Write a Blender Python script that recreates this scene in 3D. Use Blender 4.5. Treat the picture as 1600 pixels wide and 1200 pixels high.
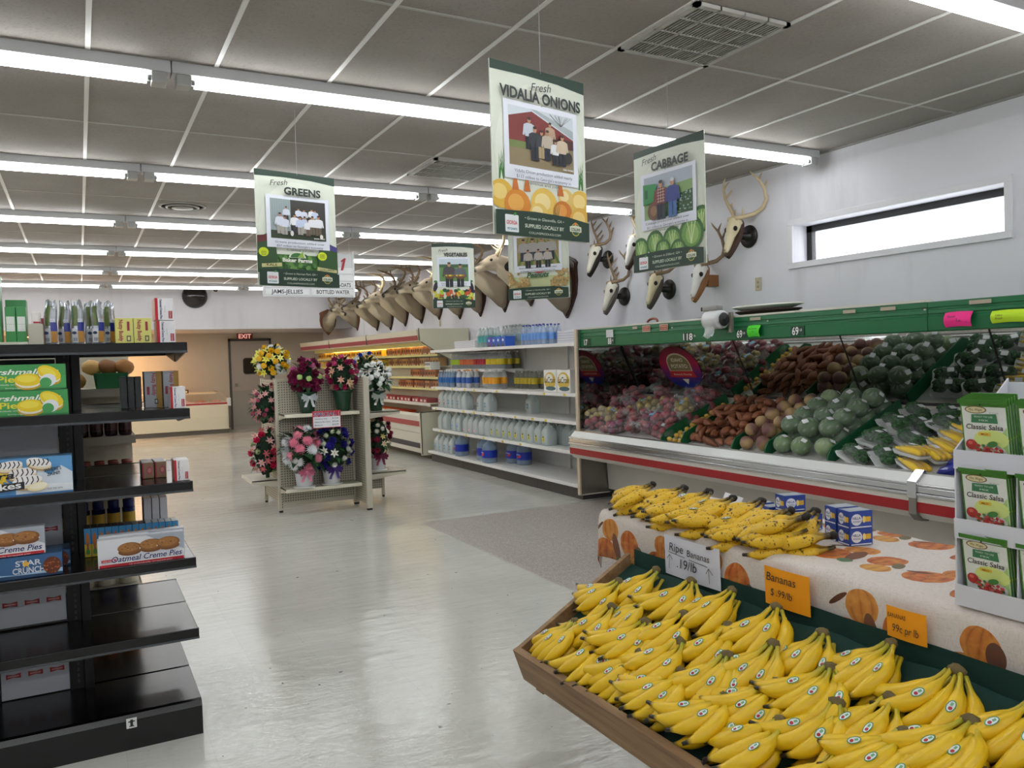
import bpy, bmesh, math, random, zlib
from mathutils import Vector, Matrix, Euler
PI = math.pi
R = math.radians
random.seed(7)
scene = bpy.context.scene
for _o in list(bpy.data.objects): bpy.data.objects.remove(_o)
COL = scene.collection

# ---------------------------------------------------------------- camera, world, exposure
YAW, PITCH, ROLL = .4928, .0328, -.0288
cam_d = bpy.data.cameras.new('camera'); cam = bpy.data.objects.new('camera', cam_d); COL.objects.link(cam)
_f = Vector((math.sin(YAW)*math.cos(PITCH), math.cos(YAW)*math.cos(PITCH), -math.sin(PITCH)))
_r = Vector((math.cos(YAW), -math.sin(YAW), 0)); _u = _r.cross(_f)
_r2 = _r*math.cos(ROLL) + _u*math.sin(ROLL); _u2 = -_r*math.sin(ROLL) + _u*math.cos(ROLL)
_m = Matrix((_r2, _u2, -_f)).transposed().to_4x4(); _m.translation = Vector((-.102, -3.493, 1.52))
cam.matrix_world = _m
cam_d.sensor_width = 36; cam_d.lens = 36*1256.5/1600; cam_d.clip_start = .05
scene.camera = cam
w = bpy.data.worlds.new('sky'); scene.world = w; w.use_nodes = True
bg = w.node_tree.nodes['Background']; bg.inputs[0].default_value = (.93, .97, 1, 1); bg.inputs[1].default_value = 3.2
vs = scene.view_settings
vs.view_transform = 'Standard'; vs.look = 'None'; vs.gamma = 1; vs.use_curve_mapping = False
vs.exposure = 0.55
TUBE = 10.3          # brightness of the ceiling tubes
def area(name, loc, rot, sx, sy, power, col):
    l = bpy.data.lights.new(name, 'AREA'); l.shape = 'RECTANGLE'; l.size = sx; l.size_y = sy
    l.energy = power; l.color = col
    o = bpy.data.objects.new(name, l); COL.objects.link(o); o.location = loc; o.rotation_euler = rot
    return o
# warm lamps of the meat department under the low ceiling at the back
area('back_department_lamp', (.0, 15.6, 2.22), (0, 0, 0), 2.4, .4, 50, (1, .56, .24))
area('back_department_lamp', (-4.0, 15.4, 2.22), (0, 0, 0), 4.0, .5, 60, (1, .64, .33))

# ---------------------------------------------------------------- materials
def lin(c): return c/12.92 if c <= .04045 else ((c+.055)/1.055)**2.4
def hexc(h):
    h = h.lstrip('#'); return tuple(lin(int(h[i:i+2], 16)/255) for i in (0, 2, 4)) + (1,)
_mc = {}
def K(h, rough=.5, metal=0., **kw):
    """plain material of one colour; h is a hex colour"""
    key = (h, rough, metal, tuple(sorted(kw.items())))
    if key in _mc: return _mc[key]
    m = bpy.data.materials.new('paint_'+h.strip('#')); m.use_nodes = True
    nt = m.node_tree; p = nt.nodes['Principled BSDF']
    c = hexc(h); p.inputs['Base Color'].default_value = c
    p.inputs['Roughness'].default_value = rough; p.inputs['Metallic'].default_value = metal
    if kw.get('coat'): p.inputs['Coat Weight'].default_value = kw['coat']; p.inputs['Coat Roughness'].default_value = .08
    if kw.get('emit'): p.inputs['Emission Color'].default_value = c; p.inputs['Emission Strength'].default_value = kw['emit']
    if kw.get('var'):   # faint uneven tone of a real surface
        n = nt.nodes.new('ShaderNodeTexNoise'); n.inputs['Scale'].default_value = kw.get('vs', 12); n.inputs['Detail'].default_value = 5
        tc = nt.nodes.new('ShaderNodeTexCoord'); nt.links.new(tc.outputs['Object'], n.inputs['Vector'])
        mx = nt.nodes.new('ShaderNodeMix'); mx.data_type = 'RGBA'; a = kw['var']
        mx.inputs[6].default_value = tuple(x*(1-a) for x in c[:3])+(1,); mx.inputs[7].default_value = tuple(min(1, x*(1+a)) for x in c[:3])+(1,)
        nt.links.new(n.outputs[0], mx.inputs[0]); nt.links.new(mx.outputs[2], p.inputs['Base Color'])
        if kw.get('bump'):
            b = nt.nodes.new('ShaderNodeBump'); b.inputs['Strength'].default_value = kw['bump']; b.inputs['Distance'].default_value = .01
            nt.links.new(n.outputs[0], b.inputs['Height']); nt.links.new(b.outputs[0], p.inputs['Normal'])
    _mc[key] = m; return m
def clear(h, alpha=.35, rough=.08, tint='#ffffff'):
    """clear plastic or film: partly transparent, glossy"""
    key = ('clear', h, alpha, rough, tint)
    if key in _mc: return _mc[key]
    m = bpy.data.materials.new('clear_'+h.strip('#')); m.use_nodes = True
    nt = m.node_tree; p = nt.nodes['Principled BSDF']
    p.inputs['Base Color'].default_value = hexc(h); p.inputs['Roughness'].default_value = rough; p.inputs['Specular IOR Level'].default_value = .8
    t = nt.nodes.new('ShaderNodeBsdfTransparent'); t.inputs[0].default_value = hexc(tint)
    mx = nt.nodes.new('ShaderNodeMixShader'); mx.inputs[0].default_value = alpha
    nt.links.new(t.outputs[0], mx.inputs[1]); nt.links.new(p.outputs[0], mx.inputs[2])
    nt.links.new(mx.outputs[0], nt.nodes['Material Output'].inputs[0])
    _mc[key] = m; return m
def nodemat(name, fn):
    m = bpy.data.materials.new(name); m.use_nodes = True; nt = m.node_tree
    fn(nt, nt.nodes['Principled BSDF']); return m
class NT:
    """small helper to write shader maths"""
    def __init__(s, nt): s.nt = nt; s.tc = nt.nodes.new('ShaderNodeTexCoord')
    def n(s, t, **k):
        x = s.nt.nodes.new('ShaderNode'+t)
        for a, b in k.items(): setattr(x, a, b)
        return x
    def set(s, sock, v):
        if isinstance(v, bpy.types.NodeSocket): s.nt.links.new(v, sock)
        elif isinstance(v, (int, float)) and sock.type in ('RGBA',): sock.default_value = (v, v, v, 1)
        else: sock.default_value = v
    def ma(s, op, a, b=0., c=None):
        x = s.n('Math', operation=op); s.set(x.inputs[0], a); s.set(x.inputs[1], b)
        if c is not None: s.set(x.inputs[2], c)
        return x.outputs[0]
    def mix(s, f, a, b):
        x = s.n('Mix', data_type='RGBA'); s.set(x.inputs[0], f); s.set(x.inputs[6], a); s.set(x.inputs[7], b); return x.outputs[2]
    def noise(s, vec, scale, det=4, rough=.5):
        x = s.n('TexNoise'); s.set(x.inputs['Vector'], vec); x.inputs['Scale'].default_value = scale; x.inputs['Detail'].default_value = det; x.inputs['Roughness'].default_value = rough; return x.outputs[0]
    def ramp(s, f, stops):
        x = s.n('ValToRGB'); s.set(x.inputs[0], f); e = x.color_ramp.elements
        while len(e) < len(stops): e.new(.5)
        for el, (p, c) in zip(e, stops): el.position = p; el.color = c if len(c) == 4 else tuple(c)+(1,)
        return x.outputs[0]
    def bump(s, h, st, dist, p):
        b = s.n('Bump'); b.inputs['Strength'].default_value = st; b.inputs['Distance'].default_value = dist
        s.set(b.inputs['Height'], h); s.set(p.inputs['Normal'], b.outputs[0])
def vcmat(name, rough=.5, spots=0, coat=0, bumps=0, dark='#2a1a08'):
    """material whose own colour is stored in the mesh (attribute Col)"""
    def fn(nt, p):
        h = NT(nt); at = h.n('Attribute', attribute_name='Col'); c = at.outputs[0]
        if spots:
            n1 = h.noise(h.tc.outputs['Object'], 55, 3, .6); n2 = h.noise(h.tc.outputs['Object'], 160, 2, .5)
            f = h.ma('MAXIMUM', h.ramp(n1, [(.60, (0, 0, 0)), (.66, (spots,)*3)]), h.ramp(n2, [(.64, (0, 0, 0)), (.70, (spots,)*3)]))
            c = h.mix(f, c, hexc(dark))
        h.set(p.inputs['Base Color'], c); p.inputs['Roughness'].default_value = rough
        if coat: p.inputs['Coat Weight'].default_value = coat; p.inputs['Coat Roughness'].default_value = .06
        if bumps: h.bump(h.noise(h.tc.outputs['Object'], bumps, 4), .5, .004, p)
    return nodemat(name, fn)

# ---------------------------------------------------------------- mesh building
def V(*a): return Vector(a if len(a) == 3 else a[0])
class MB:
    def __init__(s): s.v = []; s.f = []; s.k = []; s.s = []; s.mats = []; s.c = None
    def mi(s, m):
        if m not in s.mats: s.mats.append(m)
        return s.mats.index(m)
    def add(s, vs, fs, m, smooth=False, col=None):
        b = len(s.v); s.v += [tuple(x) for x in vs]; i = s.mi(m)
        s.f += [tuple(b+j for j in f) for f in fs]; s.k += [i]*len(fs); s.s += [smooth]*len(fs)
        if col is not None or s.c is not None:
            if s.c is None: s.c = [(1, 1, 1, 1)]*b
            s.c += (col if isinstance(col, list) else [col or (1, 1, 1, 1)]*len(vs))
        return s
    def box(s, a, b, m, r=0, M=None):
        x0, y0, z0 = a; x1, y1, z1 = b
        if r:
            bm = bmesh.new(); bmesh.ops.create_cube(bm, size=1)
            for q in bm.verts: q.co = V((x0+x1)/2+q.co.x*(x1-x0), (y0+y1)/2+q.co.y*(y1-y0), (z0+z1)/2+q.co.z*(z1-z0))
            bmesh.ops.bevel(bm, geom=bm.edges[:], offset=r, segments=2, affect='EDGES', profile=.6)
            bm.verts.index_update(); vs = [q.co.copy() for q in bm.verts]; fs = [[q.index for q in f.verts] for f in bm.faces]; bm.free()
        else:
            vs = [V(x, y, z) for z in (z0, z1) for y in (y0, y1) for x in (x0, x1)]
            fs = [(0, 2, 3, 1), (4, 5, 7, 6), (0, 1, 5, 4), (2, 6, 7, 3), (0, 4, 6, 2), (1, 3, 7, 5)]
        if M: vs = [M @ q for q in vs]
        return s.add(vs, fs, m)
    def tube(s, pts, r, m, seg=8, cap=True, smooth=True, sy=1., cols=None, up=None):
        pts = [V(p) for p in pts]; n = len(pts); rs = r if isinstance(r, (list, tuple)) else [r]*n
        vs = []; cc = []; a = None
        for i, p in enumerate(pts):
            t = (pts[min(i+1, n-1)]-pts[max(i-1, 0)]).normalized()
            if a is None:
                a = V(up) if up else (V(0, 0, 1) if abs(t.z) < .9 else V(1, 0, 0))
            a = (a-t*a.dot(t)).normalized(); b = t.cross(a)
            for j in range(seg):
                g = 2*PI*j/seg; vs.append(p+(a*math.cos(g)*sy+b*math.sin(g))*rs[i])
                if cols: cc.append(cols[i])
        fs = [(i*seg+j, i*seg+(j+1) % seg, (i+1)*seg+(j+1) % seg, (i+1)*seg+j) for i in range(n-1) for j in range(seg)]
        if cap: fs += [tuple(reversed(range(seg))), tuple((n-1)*seg+j for j in range(seg))]
        return s.add(vs, fs, m, smooth, cc if cols else None)
    def lathe(s, prof, c, m, seg=16, smooth=True, sx=1., sy=1., M=None, cap=True, wob=None):
        vs = []; n = len(prof); c = V(c)
        for i, (r, z) in enumerate(prof):
            for j in range(seg):
                g = 2*PI*j/seg; k = wob(g, z) if wob else 1
                vs.append(V(r*k*math.cos(g)*sx, r*k*math.sin(g)*sy, z))
        if M: vs = [M @ q for q in vs]
        vs = [q+c for q in vs]
        fs = [(i*seg+j, i*seg+(j+1) % seg, (i+1)*seg+(j+1) % seg, (i+1)*seg+j) for i in range(n-1) for j in range(seg)]
        if cap: fs += [tuple(reversed(range(seg))), tuple((n-1)*seg+j for j in range(seg))]
        return s.add(vs, fs, m, smooth)
    def ell(s, c, r, m, seg=12, rings=8, M=None, smooth=True, col=None, noise=0, rnd=random):
        vs = [V(0, 0, -1)]; c = V(c)
        for i in range(1, rings):
            t = PI*i/rings
            for j in range(seg):
                g = 2*PI*j/seg; k = 1+rnd.uniform(-noise, noise)
                vs.append(V(math.sin(t)*math.cos(g)*k, math.sin(t)*math.sin(g)*k, -math.cos(t)*k))
        vs.append(V(0, 0, 1)); L = len(vs)-1
        fs = [(0, 1+(j+1) % seg, 1+j) for j in range(seg)]
        for i in range(rings-2):
            for j in range(seg):
                a = 1+i*seg; fs.append((a+j, a+(j+1) % seg, a+seg+(j+1) % seg, a+seg+j))
        a = 1+(rings-2)*seg; fs += [(a+j, a+(j+1) % seg, L) for j in range(seg)]
        vs = [V(q.x*r[0], q.y*r[1], q.z*r[2]) for q in vs]
        if M: vs = [M @ q for q in vs]
        return s.add([q+c for q in vs], fs, m, smooth, col)
    def ext(s, pts, d, m, smooth=False):
        """extrude the polygon pts along the vector d"""
        pts = [V(p) for p in pts]; d = V(d); n = len(pts)
        fs = [tuple(reversed(range(n))), tuple(range(n, 2*n))] + [(i, (i+1) % n, n+(i+1) % n, n+i) for i in range(n)]
        return s.add(pts+[p+d for p in pts], fs, m, smooth)
    def poly(s, pts, m, smooth=False): return s.add(pts, [tuple(range(len(pts)))], m, smooth)
    def grid(s, fn, nu, nv, m, smooth=True, col=None):
        vs = [fn(i/nu, j/nv) for j in range(nv+1) for i in range(nu+1)]
        fs = [(j*(nu+1)+i, j*(nu+1)+i+1, (j+1)*(nu+1)+i+1, (j+1)*(nu+1)+i) for j in range(nv) for i in range(nu)]
        return s.add(vs, fs, m, smooth, col)
    def merge(s, o, M=None):
        b = len(s.v); s.v += [tuple(M @ V(q)) if M else q for q in o.v]; km = [s.mi(m) for m in o.mats]
        s.f += [tuple(b+j for j in f) for f in o.f]; s.k += [km[i] for i in o.k]; s.s += o.s
        if o.c is not None or s.c is not None:
            if s.c is None: s.c = [(1, 1, 1, 1)]*b
            s.c += o.c or [(1, 1, 1, 1)]*len(o.v)
        return s
    def build(s, name, parent=None, M=None, uv=None, rel=True):
        me = bpy.data.meshes.new(name); vs = s.v
        if M: vs = [tuple(M @ V(q)) for q in vs]
        off = V(0, 0, 0)
        if parent is None and rel and vs:    # origin at the base of the thing
            xs = [q[0] for q in vs]; ys = [q[1] for q in vs]; zs = [q[2] for q in vs]
            off = V((min(xs)+max(xs))/2, (min(ys)+max(ys))/2, min(zs)); vs = [tuple(V(q)-off) for q in vs]
        me.from_pydata(vs, [], s.f); 
        for m in s.mats: me.materials.append(m)
        me.polygons.foreach_set('material_index', s.k); me.polygons.foreach_set('use_smooth', s.s)
        if s.c: 
            ca = me.color_attributes.new('Col', 'FLOAT_COLOR', 'POINT'); ca.data.foreach_set('color', [x for c in s.c for x in c])
        if uv:
            ul = me.uv_layers.new(name='UVMap')
            for l in me.loops: ul.data[l.index].uv = uv[l.vertex_index]
        me.update(); o = bpy.data.objects.new(name, me); COL.objects.link(o); o.location = off
        if parent is not None: o.parent = parent
        return o
def tag(o, label, cat, group=None, kind=None):
    o['label'] = label; o['category'] = cat
    if group: o['group'] = group
    if kind: o['kind'] = kind
    return o
def thing(name, label, cat, loc=(0, 0, 0), rz=0, group=None):
    o = bpy.data.objects.new(name, None); COL.objects.link(o); o.empty_display_size = .05
    o.location = loc; o.rotation_euler = (0, 0, rz); return tag(o, label, cat, group)
def struct(o): o['kind'] = 'structure'; return o
KIDS = {}
def dup(root, loc=None, rot=None, label=None, scale=None):
    if not KIDS.get('ok'):
        KIDS['ok'] = 1
    def cp(o, par):
        c = o.copy(); COL.objects.link(c); c.parent = par
        for ch in list(o.children): cp(ch, c)
        return c
    c = cp(root, root.parent)
    if loc is not None: c.location = loc
    if rot is not None: c.rotation_euler = rot
    if scale is not None: c.scale = (scale,)*3 if isinstance(scale, (int, float)) else scale
    if label: c['label'] = label
    return c
ORD = ['', 'second', 'third', 'fourth', 'fifth', 'sixth', 'seventh', 'eighth', 'ninth', 'tenth', 'eleventh', 'twelfth', 'thirteenth', 'fourteenth', 'fifteenth', 'sixteenth', 'seventeenth', 'eighteenth', 'nineteenth', 'twentieth']
def nth(i, n, a='left', b='right'):
    """place in a row of n, counted from the nearer end"""
    if i == 0: return a+'most' if a in ('left', 'right') else a+' end one'
    if i == n-1: return b+'most' if b in ('left', 'right') else b+' end one'
    if i <= (n-1)/2: return ORD[i]+' from the '+a
    return ORD[n-1-i]+' from the '+b

# ---------------------------------------------------------------- lettering and flat print
_tc = {}
def textgeo(t, bold=0., shear=0.):
    k = (t, bold, shear)
    if k not in _tc:
        c = bpy.data.curves.new('t', 'FONT'); c.body = t; c.size = 1; c.offset = bold; c.shear = shear; c.resolution_u = 3
        c.fill_mode = 'BOTH'
        o = bpy.data.objects.new('t', c); COL.objects.link(o)
        bpy.context.view_layer.update()
        me = bpy.data.meshes.new_from_object(o.evaluated_get(bpy.context.evaluated_depsgraph_get()))
        vs = [q.co.copy() for q in me.vertices]; fs = [tuple(p.vertices) for p in me.polygons]
        bpy.data.objects.remove(o); bpy.data.curves.remove(c); bpy.data.meshes.remove(me)
        xs = [q.x for q in vs] or [0]; ys = [q.y for q in vs] or [0]
        _tc[k] = (vs, fs, min(xs), max(xs), min(ys), max(ys))
    return _tc[k]
class Flat:
    """flat print on a plane: o = lower left corner, u / v = in-plane directions"""
    def __init__(s, o, u, v, step=.00012, base=.0006):
        s.sc = 1.; s.clip = None; s.o = V(o); s.u = V(u).normalized(); s.v = V(v).normalized(); s.n = s.u.cross(s.v).normalized()
        s.L = base; s.st = step; s.mb = MB(); s.tx = MB()
    def P(s, x, y): return s.o+(s.u*x+s.v*y)*s.sc+s.n*s.L
    def cut(s, pts):
        X, Y = s.clip
        for ax, lim, sg in ((0, 0, 1), (0, X, -1), (1, 0, 1), (1, Y, -1)):
            out = []
            for i in range(len(pts)):
                a, b = pts[i-1], pts[i]; da, db = (a[ax]-lim)*sg, (b[ax]-lim)*sg
                if (da < 0) != (db < 0): t = da/(da-db); out.append((a[0]+(b[0]-a[0])*t, a[1]+(b[1]-a[1])*t))
                if db >= 0: out.append(b)
            pts = out
            if not pts: return None
        return pts
    def poly(s, pts, c, txt=False):
        if s.clip: pts = s.cut(pts)
        if not pts or len(pts) < 3: return s
        s.L += s.st; (s.tx if txt else s.mb).poly([s.P(*p) for p in pts], K(c) if isinstance(c, str) else c); return s
    def rect(s, x0, y0, x1, y1, c): return s.poly([(x0, y0), (x1, y0), (x1, y1), (x0, y1)], c)
    def ell(s, cx, cy, rx, ry, c, ang=0, n=14, a0=0, a1=2*PI):
        ca, sa = math.cos(ang), math.sin(ang); full = abs(a1-a0-2*PI) < 1e-6; q = []
        for i in range(n if full else n+1):
            t = a0+(a1-a0)*i/n; x, y = rx*math.cos(t), ry*math.sin(t); q.append((cx+x*ca-y*sa, cy+x*sa+y*ca))
        return s.poly(q, c)
    def line(s, pts, w, c):
        for (x0, y0), (x1, y1) in zip(pts, pts[1:]):
            d = math.hypot(x1-x0, y1-y0) or 1; nx, ny = -(y1-y0)/d*w/2, (x1-x0)/d*w/2
            s.poly([(x0-nx, y0-ny), (x1-nx, y1-ny), (x1+nx, y1+ny), (x0+nx, y0+ny)], c, True)
        return s
    def txt(s, t, x, y, h, c, w=None, al='l', bold=0., shear=0., ang=0.):
        """x, y = left (or centre) of the baseline; h = cap height; w = fitted width"""
        vs, fs, x0, x1, y0, y1 = textgeo(t, bold, shear)
        if not fs: return s
        sy = h/.70; sx = (w/(x1-x0)) if w else sy*.85; W = (x1-x0)*sx; s.L += s.st
        ox = x-(W/2 if al == 'c' else W if al == 'r' else 0); ca, sa = math.cos(ang), math.sin(ang)
        q = []
        for p in vs:
            a, b = (p.x-x0)*sx, p.y*sy
            if al == 'c': a -= W/2
            a, b = a*ca-b*sa, a*sa+b*ca
            if al == 'c': a += W/2
            q.append(s.P(ox+a, y+b))
        s.tx.add(q, fs, K(c) if isinstance(c, str) else c); return s
    def build(s, parent, name='print', tname='lettering', M=None):
        r = []
        if s.mb.f: r.append(s.mb.build(name, parent, M))
        if s.tx.f: r.append(s.tx.build(tname, parent, M))
        return r
def inv(T):
    M = Matrix.Translation(T.location) @ T.rotation_euler.to_matrix().to_4x4(); p = T.parent
    while p is not None: M = Matrix.Translation(p.location) @ p.rotation_euler.to_matrix().to_4x4() @ M; p = p.parent
    return M.inverted()
def part(mb, name, T, label=None):
    """build a part given in room coordinates under the thing T"""
    o = mb.build(name, T, inv(T))
    if label: o['label'] = label
    return o
def fpart(fl, T, name='print', tname='lettering'): return fl.build(T, name, tname, inv(T))

# ================================================================ THE ROOM
XW, HC = 5.33, 3.125
X0, YF, YS, YB = -11.0, -6.5, 14.2, 16.6      # left wall, wall behind the camera, soffit, back wall
def f_floor(nt, p):
    h = NT(nt); ob = h.tc.outputs['Object']
    sp = h.n('SeparateXYZ'); h.set(sp.inputs[0], ob)
    def seam(c):
        f = h.ma('FRACT', h.ma('MULTIPLY', c, 1/.3048)); d = h.ma('ABSOLUTE', h.ma('SUBTRACT', f, .5)); return h.ma('GREATER_THAN', d, .4955)
    sm = h.ma('MAXIMUM', seam(sp.outputs[0]), seam(sp.outputs[1]))
    wn = h.n('TexWhiteNoise'); sc = h.n('VectorMath', operation='SCALE'); h.set(sc.inputs[0], ob); sc.inputs['Scale'].default_value = 1/.3048
    fl = h.n('VectorMath', operation='FLOOR'); h.set(fl.inputs[0], sc.outputs[0]); h.set(wn.inputs['Vector'], fl.outputs[0])
    n1 = h.noise(ob, .9, 5, .6); n2 = h.noise(ob, 9, 6, .7); n3 = h.noise(ob, 75, 2, .5)
    c = h.ramp(n1, [(.3, hexc('#cdcdc4')), (.7, hexc('#dcdcd4'))])
    c = h.mix(h.ma('MULTIPLY', wn.outputs[0], .09), c, hexc('#a9a9a0'))
    c = h.mix(h.ramp(n2, [(.55, (0, 0, 0)), (.8, (.25, .25, .25))]), c, hexc('#8f8f88'))
    c = h.mix(h.ramp(n3, [(.70, (0, 0, 0)), (.76, (.3, .3, .3))]), c, hexc('#77776f'))
    c = h.mix(h.ma('MULTIPLY', sm, .14), c, hexc('#777771'))
    c = h.mix(h.ramp(h.noise(ob, 17, 2, .5), [(.745, (0, 0, 0)), (.75, (.8, .8, .8))]), c, hexc('#3c3a36'))
    h.set(p.inputs['Base Color'], c)
    h.set(p.inputs['Roughness'], h.ramp(n1, [(.35, (.085,)*3), (.7, (.17,)*3)])); p.inputs['Specular IOR Level'].default_value = .7
    mp = h.n('Mapping'); h.set(mp.inputs[0], ob); mp.inputs['Scale'].default_value = (1.5, 5, 1)
    h.bump(h.noise(mp.outputs[0], 2.4, 4, .6), .45, .010, p)
def f_terr(nt, p):
    h = NT(nt); ob = h.tc.outputs['Object']
    v = h.n('TexVoronoi'); h.set(v.inputs['Vector'], ob); v.inputs['Scale'].default_value = 130
    c = h.ramp(v.outputs['Color'], [(.2, hexc('#9c958e')), (.5, hexc('#aca49c')), (.62, hexc('#bbb3ab')), (.9, hexc('#d0c9c1'))])
    h.set(p.inputs['Base Color'], h.mix(h.ma('MULTIPLY', h.noise(ob, 1.2), .35), c, hexc('#98918b')))
    p.inputs['Roughness'].default_value = .42
M_floor = nodemat('worn_floor_tile', f_floor); M_terr = nodemat('speckled_terrazzo', f_terr)
def f_ceil(nt, p):
    h = NT(nt); ob = h.tc.outputs['Object']
    n1 = h.noise(ob, 1.4, 3); n2 = h.noise(ob, 70, 3, .7); n3 = h.noise(ob, 28, 4, .8)
    c = h.ramp(n1, [(.3, hexc('#989189')), (.7, hexc('#a8a19a'))])
    c = h.mix(h.ramp(n2, [(.52, (0, 0, 0)), (.66, (.5,)*3)]), c, hexc('#85827b'))
    c = h.mix(h.ramp(n3, [(.70, (0, 0, 0)), (.74, (.7,)*3)]), c, hexc('#5c574f'))
    h.set(p.inputs['Base Color'], c); p.inputs['Roughness'].default_value = .95
    h.bump(n2, .5, .004, p)
M_ceil = nodemat('acoustic_ceiling_tile', f_ceil)
def f_wall(base, low):
    def fn(nt, p):
        h = NT(nt); ob = h.tc.outputs['Object']
        mp = h.n('Mapping'); h.set(mp.inputs[0], ob); mp.inputs['Scale'].default_value = (1, 1, .16)
        st = h.noise(mp.outputs[0], 3.2, 5, .6)
        c = h.ramp(h.noise(ob, .8, 4), [(.3, hexc(low)), (.7, hexc(base))])
        c = h.mix(h.ramp(st, [(.55, (0, 0, 0)), (.8, (.4,)*3)]), c, hexc('#a5a3a6'))
        h.set(p.inputs['Base Color'], c); p.inputs['Roughness'].default_value = .7
    return fn
M_wall = nodemat('painted_wall_white', f_wall('#e3e2e8', '#dad9df')); M_back = nodemat('painted_wall_cream', f_wall('#cbc4b6', '#beb7a9'))
M_soff = nodemat('painted_soffit', f_wall('#cfcdd0', '#c3c1c4'))
WT, WTR = K('#d8d7d3', .5), K('#e4e3df', .4)
TX0, TX1, TY0, TY1 = 2.65, XW, -3.2, 3.5      # the speckled area of the floor
m = MB(); z = 0
for a, b, c, d in [(X0, TX0, YF, YB), (TX0, XW, TY1, YB), (TX0, XW, YF, TY0)]: m.box((a, c, -.1), (b, d, 0), M_floor)
m.box((TX0, TY0, -.1), (TX1, TY1, 0), M_terr)
struct(m.build('floor', rel=False))
# ceiling, slightly sagging tile by tile, and its white grid
m = MB(); rr = random.Random(3)
nx0, nx1 = int(X0/.61)-1, 9
for i in range(nx0, nx1):
    for j in range(-6, 12):
        x0, x1 = max(X0, i*.61), min(XW, i*.61+.61); y0, y1 = j*1.2192-.02, j*1.2192+1.2
        if x1 <= x0 or y0 > YS: continue
        y1 = min(y1, YS+.0); sag = rr.choice([0, 0, .004, .008, .012]); z0 = HC
        m.grid(lambda u, v: V(x0+(x1-x0)*u, y0+(y1-y0)*v, z0-sag*math.sin(PI*u)*math.sin(PI*v)), 4, 4, M_ceil, True)
m.box((X0, YF, HC+.03), (XW, YB, HC+.12), WT)
o = struct(m.build('ceiling', rel=False))
for p in o.data.polygons: p.use_smooth = True
bars = MB(); xb = MB(); MG = K('#d9d8d2', .45)
for i in range(nx0+1, nx1):
    x = i*.6096
    if x > X0: xb.box((x-.012, YF, HC-.006), (x+.012, YS, HC+.004), MG)
for j in range(-5, 13):
    y = j*1.2192-.02
    if y < YS-.02: bars.box((X0, y-.009, HC-.004), (XW, y+.009, HC+.005), K('#b4b1aa', .6))
bars.box((XW-.025, YF, HC-.012), (XW, YS, HC), K('#9b9994', .6)); bars.box((X0, YS-.025, HC-.012), (XW, YS, HC), K('#9b9994', .6))
struct(xb.build('trim_1', rel=False)); struct(bars.build('trim_2', rel=False))
# walls
WY0, WY1, WZ0, WZ1 = -.34, 1.45, 2.262, 2.58    # the window opening
m = MB()
for a, b in [((XW, YF, 0), (XW+.25, WY0, HC+.1)), ((XW, WY1, 0), (XW+.25, YB+.2, HC+.1)), ((XW, WY0, 0), (XW+.25, WY1, WZ0)), ((XW, WY0, WZ1), (XW+.25, WY1, HC+.1))]:
    m.box(a, b, M_wall)
struct(m.build('wall_right', rel=False))
m = MB(); m.box((X0, YS, 2.29), (XW, YS+.15, HC+.1), M_soff); m.box((X0, YS+.15, 2.29), (XW, YB, 2.36), M_soff); struct(m.build('wall_soffit', rel=False))
DX0, DX1 = 3.06, 4.02
m = MB(); m.box((X0, YB, 0), (DX0, YB+.15, 2.4), M_back); m.box((DX1, YB, 0), (XW, YB+.15, 2.4), M_back); m.box((DX0, YB, 2.14), (DX1, YB+.15, 2.4), M_back)
struct(m.build('wall_back', rel=False))
struct(MB().box((X0-.2, YF, 0), (X0, YB, HC+.1), M_wall).build('wall_left', rel=False))
struct(MB().box((X0, YF-.2, 0), (XW, YF, HC+.1), M_wall).build('wall_front', rel=False))
# window: white trim, deep reveal, black metal frame, glass
m = MB(); t = .05
for a, b in [((XW-.018, WY0-t, WZ1), (XW, WY1+t, WZ1+t)), ((XW-.018, WY0-t, WZ0-t), (XW, WY1+t, WZ0)), ((XW-.018, WY0-t, WZ0), (XW, WY0, WZ1)), ((XW-.018, WY1, WZ0), (XW, WY1+t, WZ1))]: m.box(a, b, K('#dfdee2', .4), r=.004)
struct(m.build('trim_3', rel=False))
m = MB(); BK = K('#15181a', .35); xg = XW+.16
for a, b in [((xg, WY0, WZ1-.055), (xg+.05, WY1, WZ1)), ((xg, WY0, WZ0), (xg+.05, WY1, WZ0+.012)), ((xg, WY1-.055, WZ0), (xg+.05, WY1, WZ1)), ((xg, WY0, WZ0), (xg+.05, WY0+.03, WZ1))]: m.box(a, b, BK)
wf = m.build('window_1', rel=False); struct(wf)
g = MB().box((xg+.02, WY0, WZ0), (xg+.026, WY1, WZ1), clear('#e8f2f6', .06, .02)).build('pane', wf)
# skirting
struct(MB().box((X0, YB-.015, 0), (DX0-.05, YB, .1), K('#6b6459', .6)).build('baseboard_back', rel=False))
struct(MB().box((XW-.012, YF, 0), (XW, YB, .1), K('#6b6459', .6)).build('baseboard_right', rel=False))
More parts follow.
